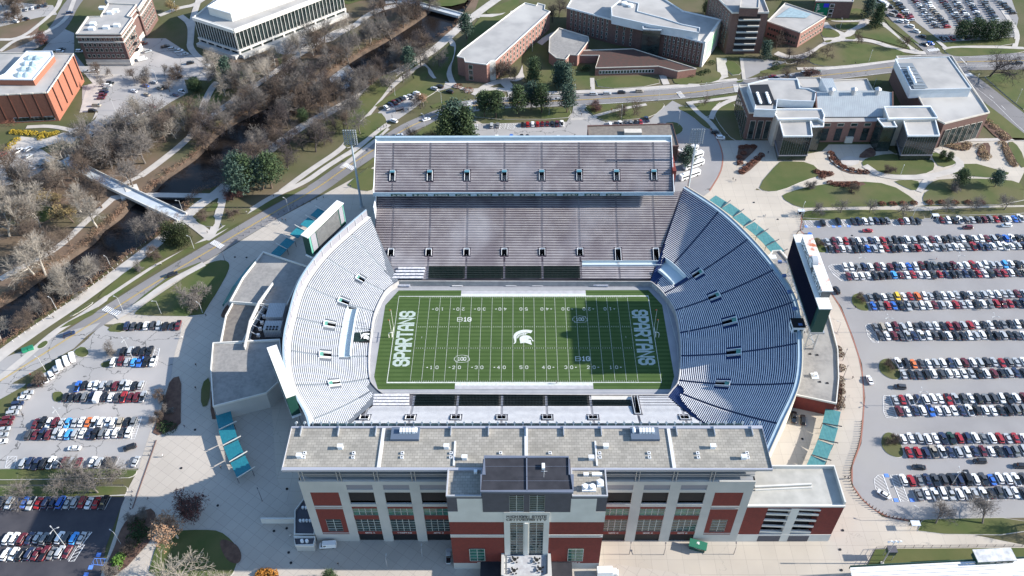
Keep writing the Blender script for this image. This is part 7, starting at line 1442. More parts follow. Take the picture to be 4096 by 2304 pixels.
def ever(s, kind, h, where, w=1.0, name='conifer'):
    pts = sorted(P(s), key=lambda p: p.x); n = len(pts)
    for i, p in enumerate(pts): plant(rt_.choice(EP[kind]), p, h*rt_.uniform(.92, 1.08), w, {'spruce': 'spruce_tree', 'pine': 'pine_tree', 'yew': 'yew_tree', 'holly': 'evergreen_tree'}[kind], f'dark green {"conifer" if kind in ("spruce", "pine") else "evergreen"} {where}' + (f', {ordinal(i+1)} from left' if n > 1 else ''), 'tree', 'evergreen trees')
ever("D 1305,395 1400,400", 'yew', 13, 'in the bushy pair beside the bridge end', .95); ever("A 1745,655", 'spruce', 19, 'tall and slim before the white hall', 1.0); ever("A 1480,690", 'holly', 8, 'broad and low beside the white hall drive', 1.3)
ever("A 1810,1400 1890,1440 1985,1430 2050,1420 D 1830,20", 'pine', 19, 'in the grove above the left mast', 1.15); ever("A 2370,1065 2290,920", 'holly', 8, 'on the near bank of the woods', 1.1); ever("B 512,540 945,290", 'pine', 16, 'between river and long brick hall', 1.0)
ever("B 870,1060 940,1080 800,1090", 'spruce', 24, 'towering left of the far lot', 1.15); ever("B 1080,880 1165,890 1330,860 1430,825 1510,850 1700,850", 'pine', 17, 'in the pine row along the road', 1.05); ever("B 1450,620 1640,655 1690,670", 'spruce', 16, 'before the low lecture wing', 1.2); ever("C 620,445", 'spruce', 13, 'at the foot of the brick tower', 1.25)
ever("C 1450,205 1390,130", 'spruce', 15, 'on the walk to the banner building', 1.2); ever("C 2090,290 2190,290 2290,300 2400,295", 'holly', 12, 'screening the top right lot', 1.15); ever("C 2080,1405 2350,1410", 'pine', 10, 'on the lawn near the right lot', 1.3); ever("C 1950,1195 2000,1215", 'holly', 5, 'on the small lawn near the pavilion corner', 1.0); ever("C 15,1270", 'pine', 14, 'between the far stand and the coaches', 1.2)
ever("B 0,20 A 2540,110 B 200,-10", 'pine', 14, 'beyond the white hall', 1.1); ever("C 180,110 750,-10 640,-10", 'holly', 9, 'behind the top halls', 1.0); ever("H 610,1500", 'holly', 6, 'peeking in at the bottom edge', 1.1)
def shrubs(s, m_, r, lab, sc=1.0, hgt_=1.2):
    """a clipped bed of shrubs: leafy lumps"""
    pts = P(s)
    for i, p in enumerate(sorted(pts, key=lambda p: p.x)):
        mb = MB(); rr_ = random.Random(i+int(p.x*7))
        for k in range(160):
            a, q_, z = rr_.uniform(0, 6.28), math.sqrt(rr_.random())*r, 0; z = hgt_*math.sqrt(max(0, 1-(q_/r)**2))*rr_.uniform(.35, 1); c = Vector((p.x+math.cos(a)*q_, p.y+math.sin(a)*q_, GZ+.3+z)); u = Vector((rr_.gauss(0, 1), rr_.gauss(0, 1), rr_.gauss(0, .6))).normalized()*.32; v = Vector((rr_.gauss(0, 1), rr_.gauss(0, 1), rr_.gauss(0, .6))).normalized()*.26; mb.quad(c-u, c+v, c+u, c-v)
        mb.build('shrub', m_, None, lab+(f', {ordinal(i+1)} from left' if len(pts) > 1 else ''), 'shrub', 'shrubs and hedges')
sy = mat('yellow shrub leaves', (.42, .30, .03), (.30, .22, .03), 2, .9); sr = mat('rust shrub leaves', (.20, .08, .05), (.13, .06, .045), 2, .9); sg = mat('dark shrub leaves', (.02, .04, .015), (.035, .06, .02), 2, .9); sgr = mat('fresh green leaves', (.08, .16, .03), rough=.9); so_ = mat('orange shrub leaves', (.45, .2, .04), (.3, .14, .03), 2, .9); st_ = mat('straw grass', (.34, .25, .15), (.26, .18, .11), 2, .95)
shrubs("A 100,1000 140,1003 180,1005 220,1008 260,1012 330,1015 380,1020 420,1010 60,1130 90,1090 130,1060 310,1045", sy, 2.2, 'bright yellow shrub along the theatre block walk'); shrubs("A 105,930", sr, 4, 'round rust-red bush at the theatre block corner', hgt_=4); shrubs("G 1975,1430 2020,1425 2065,1435 1960,1448", so_, 1.6, 'orange-gold shrub in the small plaza bed')
shrubs("A 2250,240 2300,255", sg, 4.5, 'dark clipped hedge beside the white hall', hgt_=2.5); shrubs("A 2480,225", sg, 3.5, 'dark round hedge by the white hall walk', hgt_=2.5); shrubs("B 880,655", sr, 2.6, 'russet bed left of the walk by the long hall'); shrubs("B 955,685", sr, 3.2, 'round russet bed by the long hall corner')
shrubs("C 215,480 140,560 180,545 60,575 C 690,450 700,490 690,520", sg, 2.2, 'dark shrub beside the lecture hall lawn', hgt_=1.8); shrubs("G 880,1340 910,1310 890,1370", sgr, 1.8, 'fresh green shrub in the mulch bed', hgt_=1.6); shrubs("G 1010,1180 1050,1120 1030,1060 1080,1140 1240,320 1280,340", sg, 3.0, 'dark ground shrub in a mulch bed', hgt_=1.2)
shrubs("C 430,1235 425,1190 455,1160 480,1110 530,1110 440,1115", sr, 1.7, 'dark red shrub in the triangular bed'); shrubs("C 440,1300 470,1275 500,1250 530,1225 560,1200 590,1175", sr, 1.8, 'rust-red shrub in the long narrow bed'); shrubs("C 1115,1160 1125,1200 1160,1235 1210,1265 1270,1285 1330,1298 1380,1302", sr, 1.8, 'rusty shrub in the curved bed of the round court'); shrubs("C 1010,1300 1060,1310 1110,1315 1050,1340", sr, 1.8, 'brown shrub before the round court')
shrubs("C 1960,1090 2010,1100 2060,1115 2120,1120 2150,1095 2240,1110 2260,1150 2290,1180 2270,1195", st_, 2.6, 'straw-coloured grass clump right of the pavilion'); shrubs("C 2410,1090 2430,1130 2450,1170 2470,1210 2490,1240 2300,920 2350,960 2400,1010 2430,1040", st_, 2.6, 'brown grass clump at the far right beds'); shrubs("C 1110,1385 1150,1395 1200,1400 1250,1395 1300,1390 F 1500,95 1580,95 1660,92 1740,90 1860,85 1950,85 2050,85 2150,85 2250,85", sr, 1.9, 'rust-brown shrub in the hedge line near the right lot')
shrubs("J 1185,60 1180,120 1185,170 1180,10 F 1160,1190 1180,1230 1190,1330 1180,1420", mat('mixed shrub', (.10, .10, .06), (.16, .10, .08), 2), 2.0, 'scrubby bush below the right concourse wall'); shrubs("B 1850,520 1830,530 1100,600", sg, 2.5, 'dark bush beside the low lecture wing', hgt_=2)
scatter_s = random.Random(9); bb = MB()
for k in range(len(Ro)*26):
    L0 = Ro if k % 2 else Lo; i = scatter_s.randrange(4, min(len(L0)-2, 60)); p = L0[i].lerp(L0[i+1], scatter_s.random())+Vector((scatter_s.uniform(-2, 2), scatter_s.uniform(-2, 2), 0)); r = random.Random(k)
    for j in range(16):
        c = Vector((p.x+r.gauss(0, .7), p.y+r.gauss(0, .7), GZ-.2+r.uniform(0, 1.3))); u = Vector((r.gauss(0, 1), r.gauss(0, 1), r.gauss(0, 1))).normalized()*.22; v = Vector((r.gauss(0, 1), r.gauss(0, 1), r.gauss(0, 1))).normalized()*.2; bb.quad(c-u, c+v, c+u, c-v)
bb.build('bank_undergrowth', mat('dry undergrowth', (.17, .12, .08), (.22, .13, .09), .3), None, 'dry brown undergrowth along both riverbanks', 'undergrowth', None, 'stuff')
# ================= street furniture, bridges, people =================
def lamp(px, h, arm, lab, ang=180, m_=None, grp='street and lot lamps'):
    p = G(*px); t = thing('street_lamp', lab, 'lamp', (p.x, p.y, GZ), grp); m_ = m_ or white_s; MB().tube((p.x, p.y, GZ), (p.x, p.y, GZ+h), .11, .07, n=6).build('pole', m_, t)
    for k, a in enumerate(arm):
        d = Vector((math.cos(R(a)), math.sin(R(a)), 0)); e = Vector((p.x, p.y, GZ+h))+d*1.5+Vector((0, 0, .25)); MB().beam((p.x, p.y, GZ+h-.1), e, .1).build('arm', m_, t); MB().box((e.x, e.y, e.z-.12), (.7, .34, .16), a).build('lamp_head', m_, t)
for i, (q_, h, a, lab) in enumerate([(('D', 935, 910), 9.2, [160], 'white street lamp at the crosswalk beside the left lot'), (('D', 1218, 922), 8, [190], 'white angled lamp on the triangular lawn'), (('D', 1530, 915), 6, [150], 'short lamp at the lawn corner near the plaza'), (('D', 345, 1348), 8, [160], 'street lamp on the verge above the white vans'), (('D', 430, 888), 7, [150], 'lamp beside the lower river path'), (('D', 840, 572), 6.5, [150], 'lamp on the middle of the river path'), (('D', 1385, 165), 8, [180], 'lamp at the near bridge end'), (('D', 1465, 430), 7.5, [160], 'lamp beside the yew pair'), (('D', 1000, 1250), 11, [20, 140, 260], 'three-armed lot lamp in the cracked lot'), (('D', 2180, 150), 8, [150], 'lamp between road and upper plaza'), (('D', 1695, 515), 5, [120], 'short dark lamp at the lawn tip'),
        (('G', 500, 330), 11, [20, 140, 260], 'three-armed lot lamp in the middle rows'), (('G', 515, 690), 8, [150], 'thin lamp on the verge under the cracked lot'), (('G', 495, 1225), 11, [20, 140, 260], 'three-armed lot lamp on the fresh asphalt'), (('G', 915, 1210), 8, [150], 'lamp on the edge of the fresh asphalt'), (('G', 1980, 885), 6, [120], 'black lamp near the stadium corner'), (('H', 1300, 1300), 4.8, [90], 'short lamp on the shaded plaza'), (('H', 1035, 1375), 4.8, [90], 'short lamp at the shade edge of the plaza'),
        (('I', 975, 1285), 4.8, [80], 'dark lamp on the sunny plaza, left of three'), (('I', 1235, 1288), 4.8, [80], 'dark lamp on the sunny plaza, middle of three'), (('I', 1762, 1285), 4.8, [80], 'dark lamp on the sunny plaza, right of three'), (('F', 1500, 1060), 9, [90, 210, 330], 'lot lamp in the fourth double row'), (('F', 1305, 605), 9, [90, 210, 330], 'lot lamp in the second double row, left one'), (('F', 2040, 590), 9, [90, 210, 330], 'lot lamp in the second double row, right one'), (('F', 2290, 1050), 9, [90, 210, 330], 'lot lamp in the fourth double row, right one'),
        (('J', 1750, 165), 9, [90, 210, 330], 'lot lamp in the sixth double row'), (('J', 2025, 765), 9, [90, 210, 330], 'lot lamp in the nearest double row'), (('J', 1725, 1030), 8, [150], 'lamp beside the lower right gate'), (('F', 885, 190), 8, [60], 'white lamp at the far corner of the right lot'), (('F', 1730, 190), 8, [60], 'white lamp beside the lot crossing'), (('F', 1205, 1270), 5, [60], 'dark lamp on the curved walk, upper one'), (('F', 1210, 1395), 5, [60], 'dark lamp on the curved walk, middle one'), (('J', 1190, 180), 5, [60], 'dark lamp on the curved walk, lower one'), (('F', 545, 330), 8, [60], 'white lamp among the glass canopies'), (('F', 1165, 1060), 6, [150], 'small lamp on the walk under the video board'),
        (('B', 405, 725), 6, [150], 'lamp on the lawn beside the upper path'), (('B', 560, 435), 7, [150], 'white lamp beside the upper river'), (('B', 755, 780), 7, [150], 'lamp by the road bend'), (('B', 630, 960), 8, [150], 'lamp over the road bend cars'), (('B', 2110, 900), 8, [90], 'lamp on the island near the bus loop'), (('B', 2540, 950), 8, [90], 'lamp inside the bus loop'), (('B', 2390, 760), 8, [90], 'lamp on the road before the pavilion'), (('B', 1760, 720), 6, [90], 'lamp on the kerb by the pine row'), (('B', 1565, 870), 5, [90], 'small lamp at the pine lawn'), (('B', 1440, 390), 6, [90], 'lamp beside the long brick hall'), (('C', 1400, 470), 7, [60], 'lamp on the lawn beyond the road'), (('C', 1185, 215), 6, [90], 'lamp on the oval lawn'), (('C', 1830, 415), 7, [60], 'signal pole at the crossing corner'), (('C', 2190, 665), 8, [60], 'curved lamp beside the diagonal road'), (('C', 1430, 680), 6, [60], 'lamp behind the pavilion'),
        (('C', 2510, 780), 8, [60], 'lamp on the right lawn'), (('C', 1640, 1320), 5, [60], 'small lamp on the pavilion lawn'), (('C', 155, 720), 7, [60], 'lamp beside the road near the bus loop'), (('A', 1190, 625), 8, [150], 'lamp in the tree-dotted lot'), (('A', 870, 835), 9, [150], 'tall lamp at the tree-dotted lot island'), (('A', 2520, 210), 4, [90], 'short lamp by the white hall hedge'), (('A', 980, 1400), 6, [150], 'lamp at the far bridge pier'), (('A', 160, 1370), 6, [150], 'lamp under the trees at far left'), (('A', 1330, 85), 6, [90], 'lamp on the top lawn')]):
    lamp(q_, h, a, lab, m_=(panel_d if 'dark' in lab or 'black' in lab else mat('pale grey lamp paint', (.42, .43, .44), rough=.6)))
def posts(line, n, lab, h=1.0, m_=None, r=.13, grp=None, name='bollard'):
    pts = P(line) ; seg = [0]
    for a, b in zip(pts, pts[1:]): seg.append(seg[-1]+(b-a).length)
    proto = None
    for k in range(n):
        s = seg[-1]*k/(n-1); j = max(i for i in range(len(seg)) if seg[i] <= s+1e-6); j = min(j, len(pts)-2); p = pts[j].lerp(pts[j+1], (s-seg[j])/(seg[j+1]-seg[j]))
        if proto is None: proto = MB().box((0, 0, 0), (r*3, r*3, .06)).tube((0, 0, .05), (0, 0, h), r, n=8).tube((0, 0, h), (0, 0, h+.1), r, .03, n=8).build(name, m_ or panel_d); o = proto
        else: o = proto.copy(); COL.objects.link(o)
        o.location = (p.x, p.y, GZ+.2); tag(o, f'{lab}, {ordinal(k+1)} counted from the far end', 'bollard', grp or lab.split(',')[0])
posts("J 1345,285 1335,400 1310,500 1280,580 1260,650 1258,730 1285,800 1330,860 1400,915 1480,965 1560,1005 1665,1025", 44, 'short dark bollard along the right lot kerb', m_=mat('brown bollard', (.14, .09, .07)))
posts("F 885,210 905,250 905,285 870,300 850,330 840,370", 15, 'short dark bollard at the far lot corner', m_=mat('brown bollard', (.14, .09, .07)))
posts("D 2440,45 2295,90 2130,155 2005,235 1915,285 1840,330 1745,385", 16, 'black bollard between road and plaza')
posts("G 1168,440 1125,540", 4, 'dark bollard at the cracked lot exit'); posts("G 1000,815 985,945", 5, 'dark bollard at the fresh asphalt exit'); posts("D 1100,385 900,545 700,710 500,850 300,990 100,1130", 26, 'pale fence post on the river path edge', .9, conc_w, .1)
m = MB(); m.ribbon(P("G 1180,425 1000,940"), .35, GZ, False, .25); m.build('low_wall', mat('brown curb wall', (.14, .09, .08)), None, 'thin brown drain wall crossing the left plaza', 'wall')
# bridges
def bridge(pts, w, z0, lab, rail=1.1, thick=.9):
    p = [Vector(v) for v in pts]; c = (p[0]+p[-1])/2; t = thing('footbridge', lab, 'bridge', (c.x, c.y, z0)); MB().ribbon([(v.x, v.y, v.z-thick) for v in p], w, None, False, thick).build('deck', mat('bluish bridge deck', (.42, .47, .52), (.36, .40, .45), .3, .8), t); off = offset([Vector((v.x, v.y, 0)) for v in p], w/2)
    for s in (w/2, -w/2):
        o_ = offset([Vector((v.x, v.y, 0)) for v in p], s); MB().ribbon([(a.x, a.y, v.z-.5) for a, v in zip(o_, p)], .35, None, False, rail+.5).build('parapet', conc_w, t)
    return t
e0 = P("D 1375,195", 5.2)[0]; e1 = P("D 960,0", 6.8)[0]; e2 = P("A 720,1330", 6.8)[0]; e3 = P("A 480,1200", 6.2)[0]
bt = bridge([e0, e0.lerp(e1, .5), e1, e1.lerp(e2, .5), e2, e3], 6.0, 5, 'long pale footbridge crossing the river into the left woods')
for k in (1.0, .95): pass
c = e1; MB().box((c.x, c.y-1.5, 2.8), (6, 4, 3.4), 30).build('pier', conc_w, bt); MB().box((c.x+1, c.y+3.2, 2.8), (6, 4, 4.2), 30).build('pier', conc_w, bt)
b2 = P("B 440,12 560,30 720,70 900,118", 5.6); bridge(b2, 5, 5, 'low footbridge over the river at the top edge', .9)
# people
def person_mesh(step, top, leg, bag=False):
    V = [(0, 0, .95), (0, 0, 1.2), (0, 0, 1.42), (0, 0, 1.52), (.02, 0, 1.68)]; E = [(0, 1), (1, 2), (2, 3), (3, 4)]; rad = [.15, .15, .14, .065, .11]
    for s in (-1, 1):
        i = len(V); f = step*s; V += [(0, s*.1, .88), (f*.5, s*.1, .5), (f*.75-.06, s*.1, .1), (f*.75+.12, s*.1, .05)]; E += [(0, i), (i, i+1), (i+1, i+2), (i+2, i+3)]; rad += [.105, .075, .05, .045]
        i = len(V); V += [(0, s*.19, 1.4), (-f*.35, s*.24, 1.13), (-f*.6+.1, s*.24, .92), (-f*.6+.14, s*.24, .83)]; E += [(2, i), (i, i+1), (i+1, i+2), (i+2, i+3)]; rad += [.08, .06, .045, .04]
    me_ = bpy.data.meshes.new('person'); me_.from_pydata(V, E, []); o = bpy.data.objects.new('tmp', me_); COL.objects.link(o); md = o.modifiers.new('s', 'SKIN'); me_.skin_vertices[0].data[0].use_root = True
    for k, r in enumerate(rad): me_.skin_vertices[0].data[k].radius = (r, r)
    o.modifiers.new('d', 'SUBSURF').levels = 1; dg = bpy.context.evaluated_depsgraph_get(); out = bpy.data.meshes.new_from_object(o.evaluated_get(dg)); bpy.data.objects.remove(o)
    out.materials.clear()
    for m_ in (mat('skin', (.45, .28, .2)), mat('cloth '+top, CLO[top]), mat('cloth '+leg, CLO[leg]), mat('dark hair', (.03, .02, .015)), mat('shoes', (.3, .3, .3))): out.materials.append(m_)
    for p in out.polygons:
        z = p.center.z; y = abs(p.center.y); p.material_index = 3 if z > 1.7 else 0 if z > 1.49 or (y > .2 and z < .9 and z > .75) else 1 if z > .93 or y > .2 else 2 if z > .12 else 4
    return out
CLO = {'black': (.012, .012, .014), 'navy': (.02, .03, .08), 'grey': (.18, .18, .19), 'white': (.65, .65, .65), 'red': (.4, .03, .03), 'jeans blue': (.06, .09, .16), 'olive': (.09, .09, .05)}
PMs = {}
rp_ = random.Random(3)
def person(px, ang, top, leg, where, grp='people walking on campus'):
    k = (top, leg, rp_.choice((.28, .4)))
    if k not in PMs: PMs[k] = person_mesh(k[2], top, leg)
    p = G(*px) if len(px) == 3 else Vector(px[0]); o = bpy.data.objects.new('person', PMs[k]); COL.objects.link(o); o.location = (p.x, p.y, (GZ+.2) if len(px) == 3 else p.z); o.rotation_euler = (0, 0, R(ang)); tag(o, f'person in {top} top and {leg} trousers {where}', 'person', grp)
for q_ in [(('D', 2080, 215), 0, 'black', 'black', 'left of the group of four beside the bollards'), (('D', 2112, 242), 30, 'white', 'jeans blue', 'nearest of the group beside the bollards'), (('D', 2132, 218), 200, 'black', 'black', 'in the middle of the group beside the bollards'), (('D', 2157, 222), 200, 'black', 'grey', 'right of the group beside the bollards'), (('D', 2025, 262), 30, 'white', 'grey', 'walking alone below the bollard line'), (('D', 1567, 312), 200, 'black', 'black', 'on the paved triangle by the yews'), (('D', 1765, 220), 40, 'black', 'olive', 'on the path crossing above the road'), (('D', 1862, 165), 40, 'white', 'black', 'at the tip of the small lawn'), (('D', 2065, 38), 200, 'black', 'black', 'far up the roadside sidewalk'), (('D', 1180, 562), 30, 'navy', 'grey', 'left of a pair on the roadside sidewalk'), (('D', 1218, 555), 30, 'white', 'black', 'right of a pair on the roadside sidewalk'), (('D', 1557, 940), 200, 'black', 'black', 'on the shaded walk right of the lawn'), (('D', 1380, 1108), 0, 'white', 'grey', 'on the light strip of the left plaza'), (('D', 675, 1108), 0, 'black', 'jeans blue', 'at the cracked lot entrance'), (('D', 408, 955), 200, 'black', 'black', 'on the lower river path'), (('D', 1055, 457), 40, 'grey', 'black', 'on the river path below the bridge'), (('D', 878, 598), 40, 'black', 'jeans blue', 'on the middle river path'), (('D', 1482, 1315), 90, 'black', 'black', 'on the shaded plaza beside the mulch bed'), (('D', 235, 1388), 30, 'red', 'black', 'on the sidewalk above the white cars'),
           (('G', 1480, 40), 90, 'black', 'black', 'walking beside the concourse wall'), (('G', 1232, 552), 0, 'white', 'black', 'alone on the sunlit left plaza'), (('G', 1670, 640), 90, 'black', 'black', 'beside the last teal canopy'), (('G', 1395, 328), 30, 'black', 'navy', 'with a bicycle-like stride at the bed corner'), (('G', 1120, 872), 20, 'grey', 'black', 'at the edge of the plaza shade'), (('G', 2195, 1155), 90, 'white', 'jeans blue', 'before the service block'), (('G', 178, 248), 30, 'black', 'black', 'in the left column of the cracked lot'), (('H', 668, 1368), 90, 'black', 'grey', 'at the shade line below the white van'),
           (('C', 375, 1360), 90, 'black', 'black', 'left of the pair by the bus loop plaza'), (('C', 395, 1372), 0, 'black', 'grey', 'right of the pair by the bus loop plaza'), (('C', 640, 1160), 90, 'navy', 'black', 'under the pavilion glass corner'), (('C', 330, 1030), 90, 'black', 'black', 'beside the parked cars of the loop'), (('F', 620, 188), 0, 'white', 'grey', 'on the far right plaza'), (('F', 1910, 510), 0, 'white', 'red', 'walking in the right lot, second aisle'), (('F', 1297, 880), 0, 'black', 'black', 'beside the second grass island'), (('F', 2240, 892), 0, 'black', 'jeans blue', 'walking in the right lot, third aisle'), (('F', 1275, 1412), 0, 'black', 'black', 'on the curved walk right of the stadium'), (('J', 1215, 715), 90, 'black', 'black', 'left of the pair by the ramp building'), (('J', 1240, 720), 90, 'navy', 'black', 'right of the pair by the ramp building'),
           (('B', 275, 980), 60, 'black', 'black', 'first from left on the mast sidewalk'), (('B', 298, 990), 60, 'grey', 'black', 'second from left on the mast sidewalk'), (('B', 320, 965), 60, 'navy', 'black', 'third from left on the mast sidewalk'), (('B', 340, 960), 60, 'black', 'jeans blue', 'fourth from left on the mast sidewalk'), (('B', 305, 655), 60, 'black', 'black', 'on the far path, left of its pair'), (('B', 340, 655), 60, 'black', 'navy', 'on the far path, right of its pair'), (('B', 958, 762), 90, 'black', 'black', 'crossing left on the zebra before the pines'), (('B', 975, 768), 90, 'white', 'black', 'crossing right on the zebra before the pines'), (('B', 472, 845), 90, 'navy', 'black', 'waiting left in the bus stop'), (('B', 505, 838), 90, 'black', 'black', 'waiting right in the bus stop'), (('B', 1810, 875), 90, 'black', 'grey', 'crossing the lot entrance'), (('B', 2035, 838), 90, 'red', 'black', 'on the island walk'), (('B', 567, 487), 40, 'black', 'black', 'on the upper river path'), (('B', 70, 1415), 60, 'navy', 'black', 'left of the mast on the walk'), (('B', 1880, 675), 0, 'black', 'black', 'on the kerb before the lecture hall'),
           (('C', 138, 625), 0, 'black', 'black', 'on the corner lawn near the top road'), (('C', 1750, 378), 0, 'black', 'black', 'first of three waiting at the crossing'), (('C', 1768, 380), 0, 'navy', 'black', 'second of three waiting at the crossing'), (('C', 1785, 388), 0, 'black', 'grey', 'third of three waiting at the crossing'), (('C', 1500, 328), 0, 'black', 'black', 'on the long lawn path'), (('C', 1298, 487), 0, 'black', 'navy', 'on the roadside walk beyond the road'), (('C', 1918, 405), 0, 'black', 'black', 'crossing the top right junction'), (('C', 2130, 480), 0, 'navy', 'black', 'in the middle of the junction'), (('A', 1870, 590), 0, 'black', 'black', 'hidden on the path below the white hall'), (('C', 1955, 1128), 0, 'white', 'grey', 'by the straw grass beds')]:
    person(q_[0], q_[1], q_[2], q_[3], q_[4])
c = Vector((13.0, -25.2, .03)); person((c,), 180, 'grey', 'navy', 'standing alone on the near sideline of the field')
# kiosks, shelters, bins, fence
p = G('I', 1495, 1210, 7.6); t = thing('ticket_booth', 'green ticket booth with white lettering on the sunny plaza', 'booth', (p.x, p.y, GZ)); MB().box((p.x, p.y, GZ+.1), (5, 2.2, 2.3), -18).build('wall', green_d, t); MB().box((p.x, p.y, GZ+2.4), (5.8, 3.0, .3), -18).build('roof', mat('green booth roof', (.02, .14, .09)), t); m = MB(); helmet(m, (p.x+.1, p.y+.4, GZ+2.73), (.95, -.31, 0), (.31, .95, 0), .12); m.build('roof_emblem', white_p, t)
for k in range(4): a = R(-18); MB().box((p.x+math.cos(a)*(-1.8+k*1.2)+math.sin(a)*1.14, p.y+math.sin(a)*(-1.8+k*1.2)-math.cos(a)*1.14, GZ+1.2), (.8, .06, .8), -18).build('window', glass, t)
m = MB(); lettering(m, 'TICKETS', (p.x-.35, p.y-1.2, GZ+2.05), (math.cos(R(-18)), math.sin(R(-18)), 0), (0, 0, 1), .4, 2.6); m.build('booth_lettering', white_p, t)
for (q_, lab) in ((('J', 1745, 1065), 'tall glass gate frame beside the lower right verge'), (('F', 888, 155), 'glass gate frame at the far lot corner'), (('F', 1900, 190), 'glass gate frame at the lot crossing')):
    p = G(*q_, 7); t = thing('gate_shelter', lab, 'shelter', (p.x, p.y, GZ), 'glass shelters at the lot corners')
    for sx in (-1.3, 1.3):
        for sy_ in (-.8, .8): MB().tube((p.x+sx, p.y+sy_, GZ), (p.x+sx, p.y+sy_, GZ+3.3), .08, n=5).build('post', white_s, t)
    MB().box((p.x, p.y, GZ+3.3), (3, 2, .12)).build('roof', mat('frosted roof', (.55, .6, .65), rough=.3), t); MB().box((p.x, p.y+.85, GZ+.3), (2.5, .05, 2.4)).build('glass_panel', car_glass, t)
p = G('D', 215, 1195); t = thing('recycling_container', 'green container pair on the pull-off beside the road', 'container', (p.x, p.y, GZ))
for k in (-1, 1): MB().box((p.x+k*1.15*.85, p.y+k*.55, GZ+.15), (2.0, 1.8, 1.3), 28).build('bin', mat('bright green paint', (.02, .22, .12)), t); MB().box((p.x+k*1.15*.85, p.y+k*.55, GZ+1.45), (2.1, 1.9, .15), 28).build('lid', mat('green lid', (.015, .15, .09)), t)
p = G('B', 440, 845); t = thing('bus_stop_shelter', 'dark glass bus stop shelter near the road bend', 'shelter', (p.x, p.y, GZ)); MB().box((p.x, p.y, GZ+2.4), (5, 2, .15), 25).build('roof', panel_d, t); MB().box((p.x, p.y+.8, GZ+.2), (4.6, .08, 2.1), 25).build('glass_panel', car_glass, t)
for k in (-1, 1): MB().tube((p.x+k*2.1, p.y+k*.9-.6, GZ), (p.x+k*2.1, p.y+k*.9-.6, GZ+2.4), .06, n=5).build('post', panel_d, t)
p = G('I', 2265, 675, 6); MB_ = MB()
for k in range(3): MB_.box((p.x-1.5+k*1.5, p.y+.3*k, GZ+.2), (1.1, 1.1, 1.1), 20*k)
tag(MB_.build('green_carts', mat('green cart', (.01, .12, .07))), 'cluster of small green carts beside the last glass canopy', 'carts')
# big crest shaped cooling etc: bleacher at the lower right
bl = thing('practice_bleacher', 'long white bleacher cut by the lower right corner', 'bleacher', (150, -112, 5))
a, b = G('J', 1262, 1392, 11), G('J', 2700, 1318, 11); u = (b-a).normalized(); nn = Vector((u.y, -u.x, 0))
for k in range(9):
    s, e = a+nn*(k*1.0), b+nn*(k*1.0); z = 11-.42*k; MB().ribbon([(s.x, s.y, z), (e.x, e.y, z)], .62, None, False, .07).build('bench_row', alu, bl); MB().ribbon([(s.x+nn.x*.5, s.y+nn.y*.5, z-.4), (e.x+nn.x*.5, e.y+nn.y*.5, z-.4)], .5, None, False, .05).build('foot_board', white_s, bl)
MB().ribbon([(a.x-nn.x*.6, a.y-nn.y*.6, 9.9), (b.x-nn.x*.6, b.y-nn.y*.6, 9.9)], .12, None, False, 1.9).build('rear_banner', green_d, bl); m = MB()
for k in range(12): s = a+u*(2+k*7.5)-nn*.6; m.beam((s.x, s.y, 5), (s.x, s.y, 10.5), .2); s2 = s+nn*6; m.beam((s2.x, s2.y, 5), (s2.x, s2.y, 8), .2)
m.build('frame', metal, bl)
p = G('J', 2350, 1290, 13); t = thing('filming_booth', 'small white-roofed booth on top of the lower right bleacher', 'booth', (p.x, p.y, 11)); MB().box((p.x, p.y, 10.4), (12, 3.6, 2.5), 3).build('wall', green_d, t); MB().box((p.x, p.y, 12.9), (12.6, 4.4, .25), 3).build('roof', mat('white patchy roof', (.6, .6, .6), (.35, .36, .38), .5), t)
for k in range(6): MB().box((p.x-5+k*2, p.y-1.85, 11.2), (1.4, .1, 1.0), 3).build('window', glass, t)
p = G('J', 1552, 1290, 7); t = thing('watch_tower', 'small green camera tower by the lower right fence', 'tower', (p.x, p.y, GZ)); MB().box((p.x, p.y, GZ+3.6), (2.6, 2.2, 2.2)).build('cabin', green_d, t); MB().box((p.x, p.y, GZ+5.8), (2.9, 2.5, .2)).build('roof', panel_d, t)
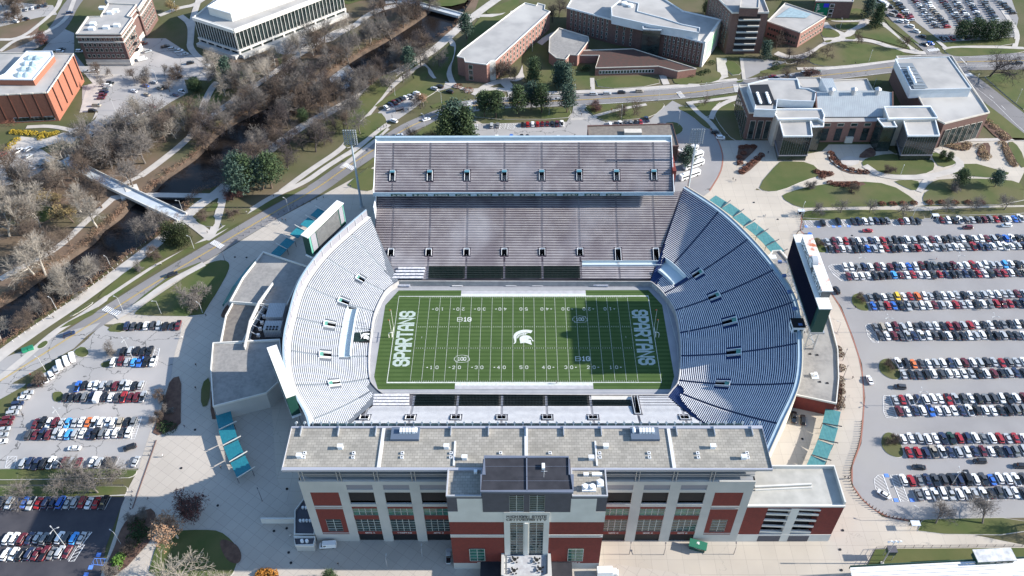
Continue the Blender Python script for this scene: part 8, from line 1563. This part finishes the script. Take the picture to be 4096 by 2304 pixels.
for sx in (-1.1, 1.1):
    for sy_ in (-.9, .9): MB().beam((p.x+sx, p.y+sy_, GZ), (p.x+sx, p.y+sy_, GZ+3.6), .18).build('leg', metal, t)
p = G('J', 1500, 1355); t = thing('small_light_mast', 'thin floodlight mast at the lower right corner', 'floodlight', (p.x, p.y, GZ)); MB().tube((p.x, p.y, GZ), (p.x, p.y, GZ+14), .2, .12, n=6).build('mast', metal, t); MB().tube((p.x, p.y, GZ), (p.x, p.y, GZ+.5), .6, n=10).build('base', conc, t)
for k in range(6): MB().box((p.x-1.9+k*.75, p.y, GZ+13.6+.5*(k % 2)), (.55, .4, .5)).build('lamp', white_s, t)
def fence(line, h, lab, m_, step=3):
    pts = P(line); t = thing('fence', lab, 'fence', (pts[0].x, pts[0].y, GZ), 'low metal fences'); m = MB()
    for z in (.3, h*.6, h): m.ribbon([(v.x, v.y, GZ+z) for v in pts], .06, None, False, .06)
    m.build('rails', m_, t)
    for a, b in zip(pts, pts[1:]):
        for k in range(int((b-a).length/step)+1): q_ = a+(b-a).normalized()*step*k; MB().beam((q_.x, q_.y, GZ), (q_.x, q_.y, GZ+h), .09).build('post', m_, t)
fence("J 1360,1400 1450,1248 1600,1238 2600,1228", 1.8, 'dark wire fence around the lower right lawn', panel_d); fence("G 0,770 940,770", 1.0, 'low dark fence on the strip between left lots', panel_d, 4); fence("C 50,748 410,706", 1.0, 'low dark fence beside the road near the bus loop', panel_d, 4)
# sculpture-like round planter and manholes
k = 0
for s in ("H 280,793", "G 1533,846", "G 1643,918", "G 2165,792", "G 2067,1110", "G 2163,1090", "G 2178,1272", "G 2195,1350", "G 1472,346", "G 1368,636", "D 1772,492", "D 1860,495", "I 2280,415", "I 2175,640", "J 1205,1105", "J 1185,1250", "J 1195,1405", "F 535,80", "F 420,147", "F 715,207", "F 1275,330"):
    v = P(s)[0]; tag(MB().tube((v.x, v.y, GZ+.05), (v.x, v.y, GZ+.22), .45, n=12).build('manhole_cover', dark), kind='structure')
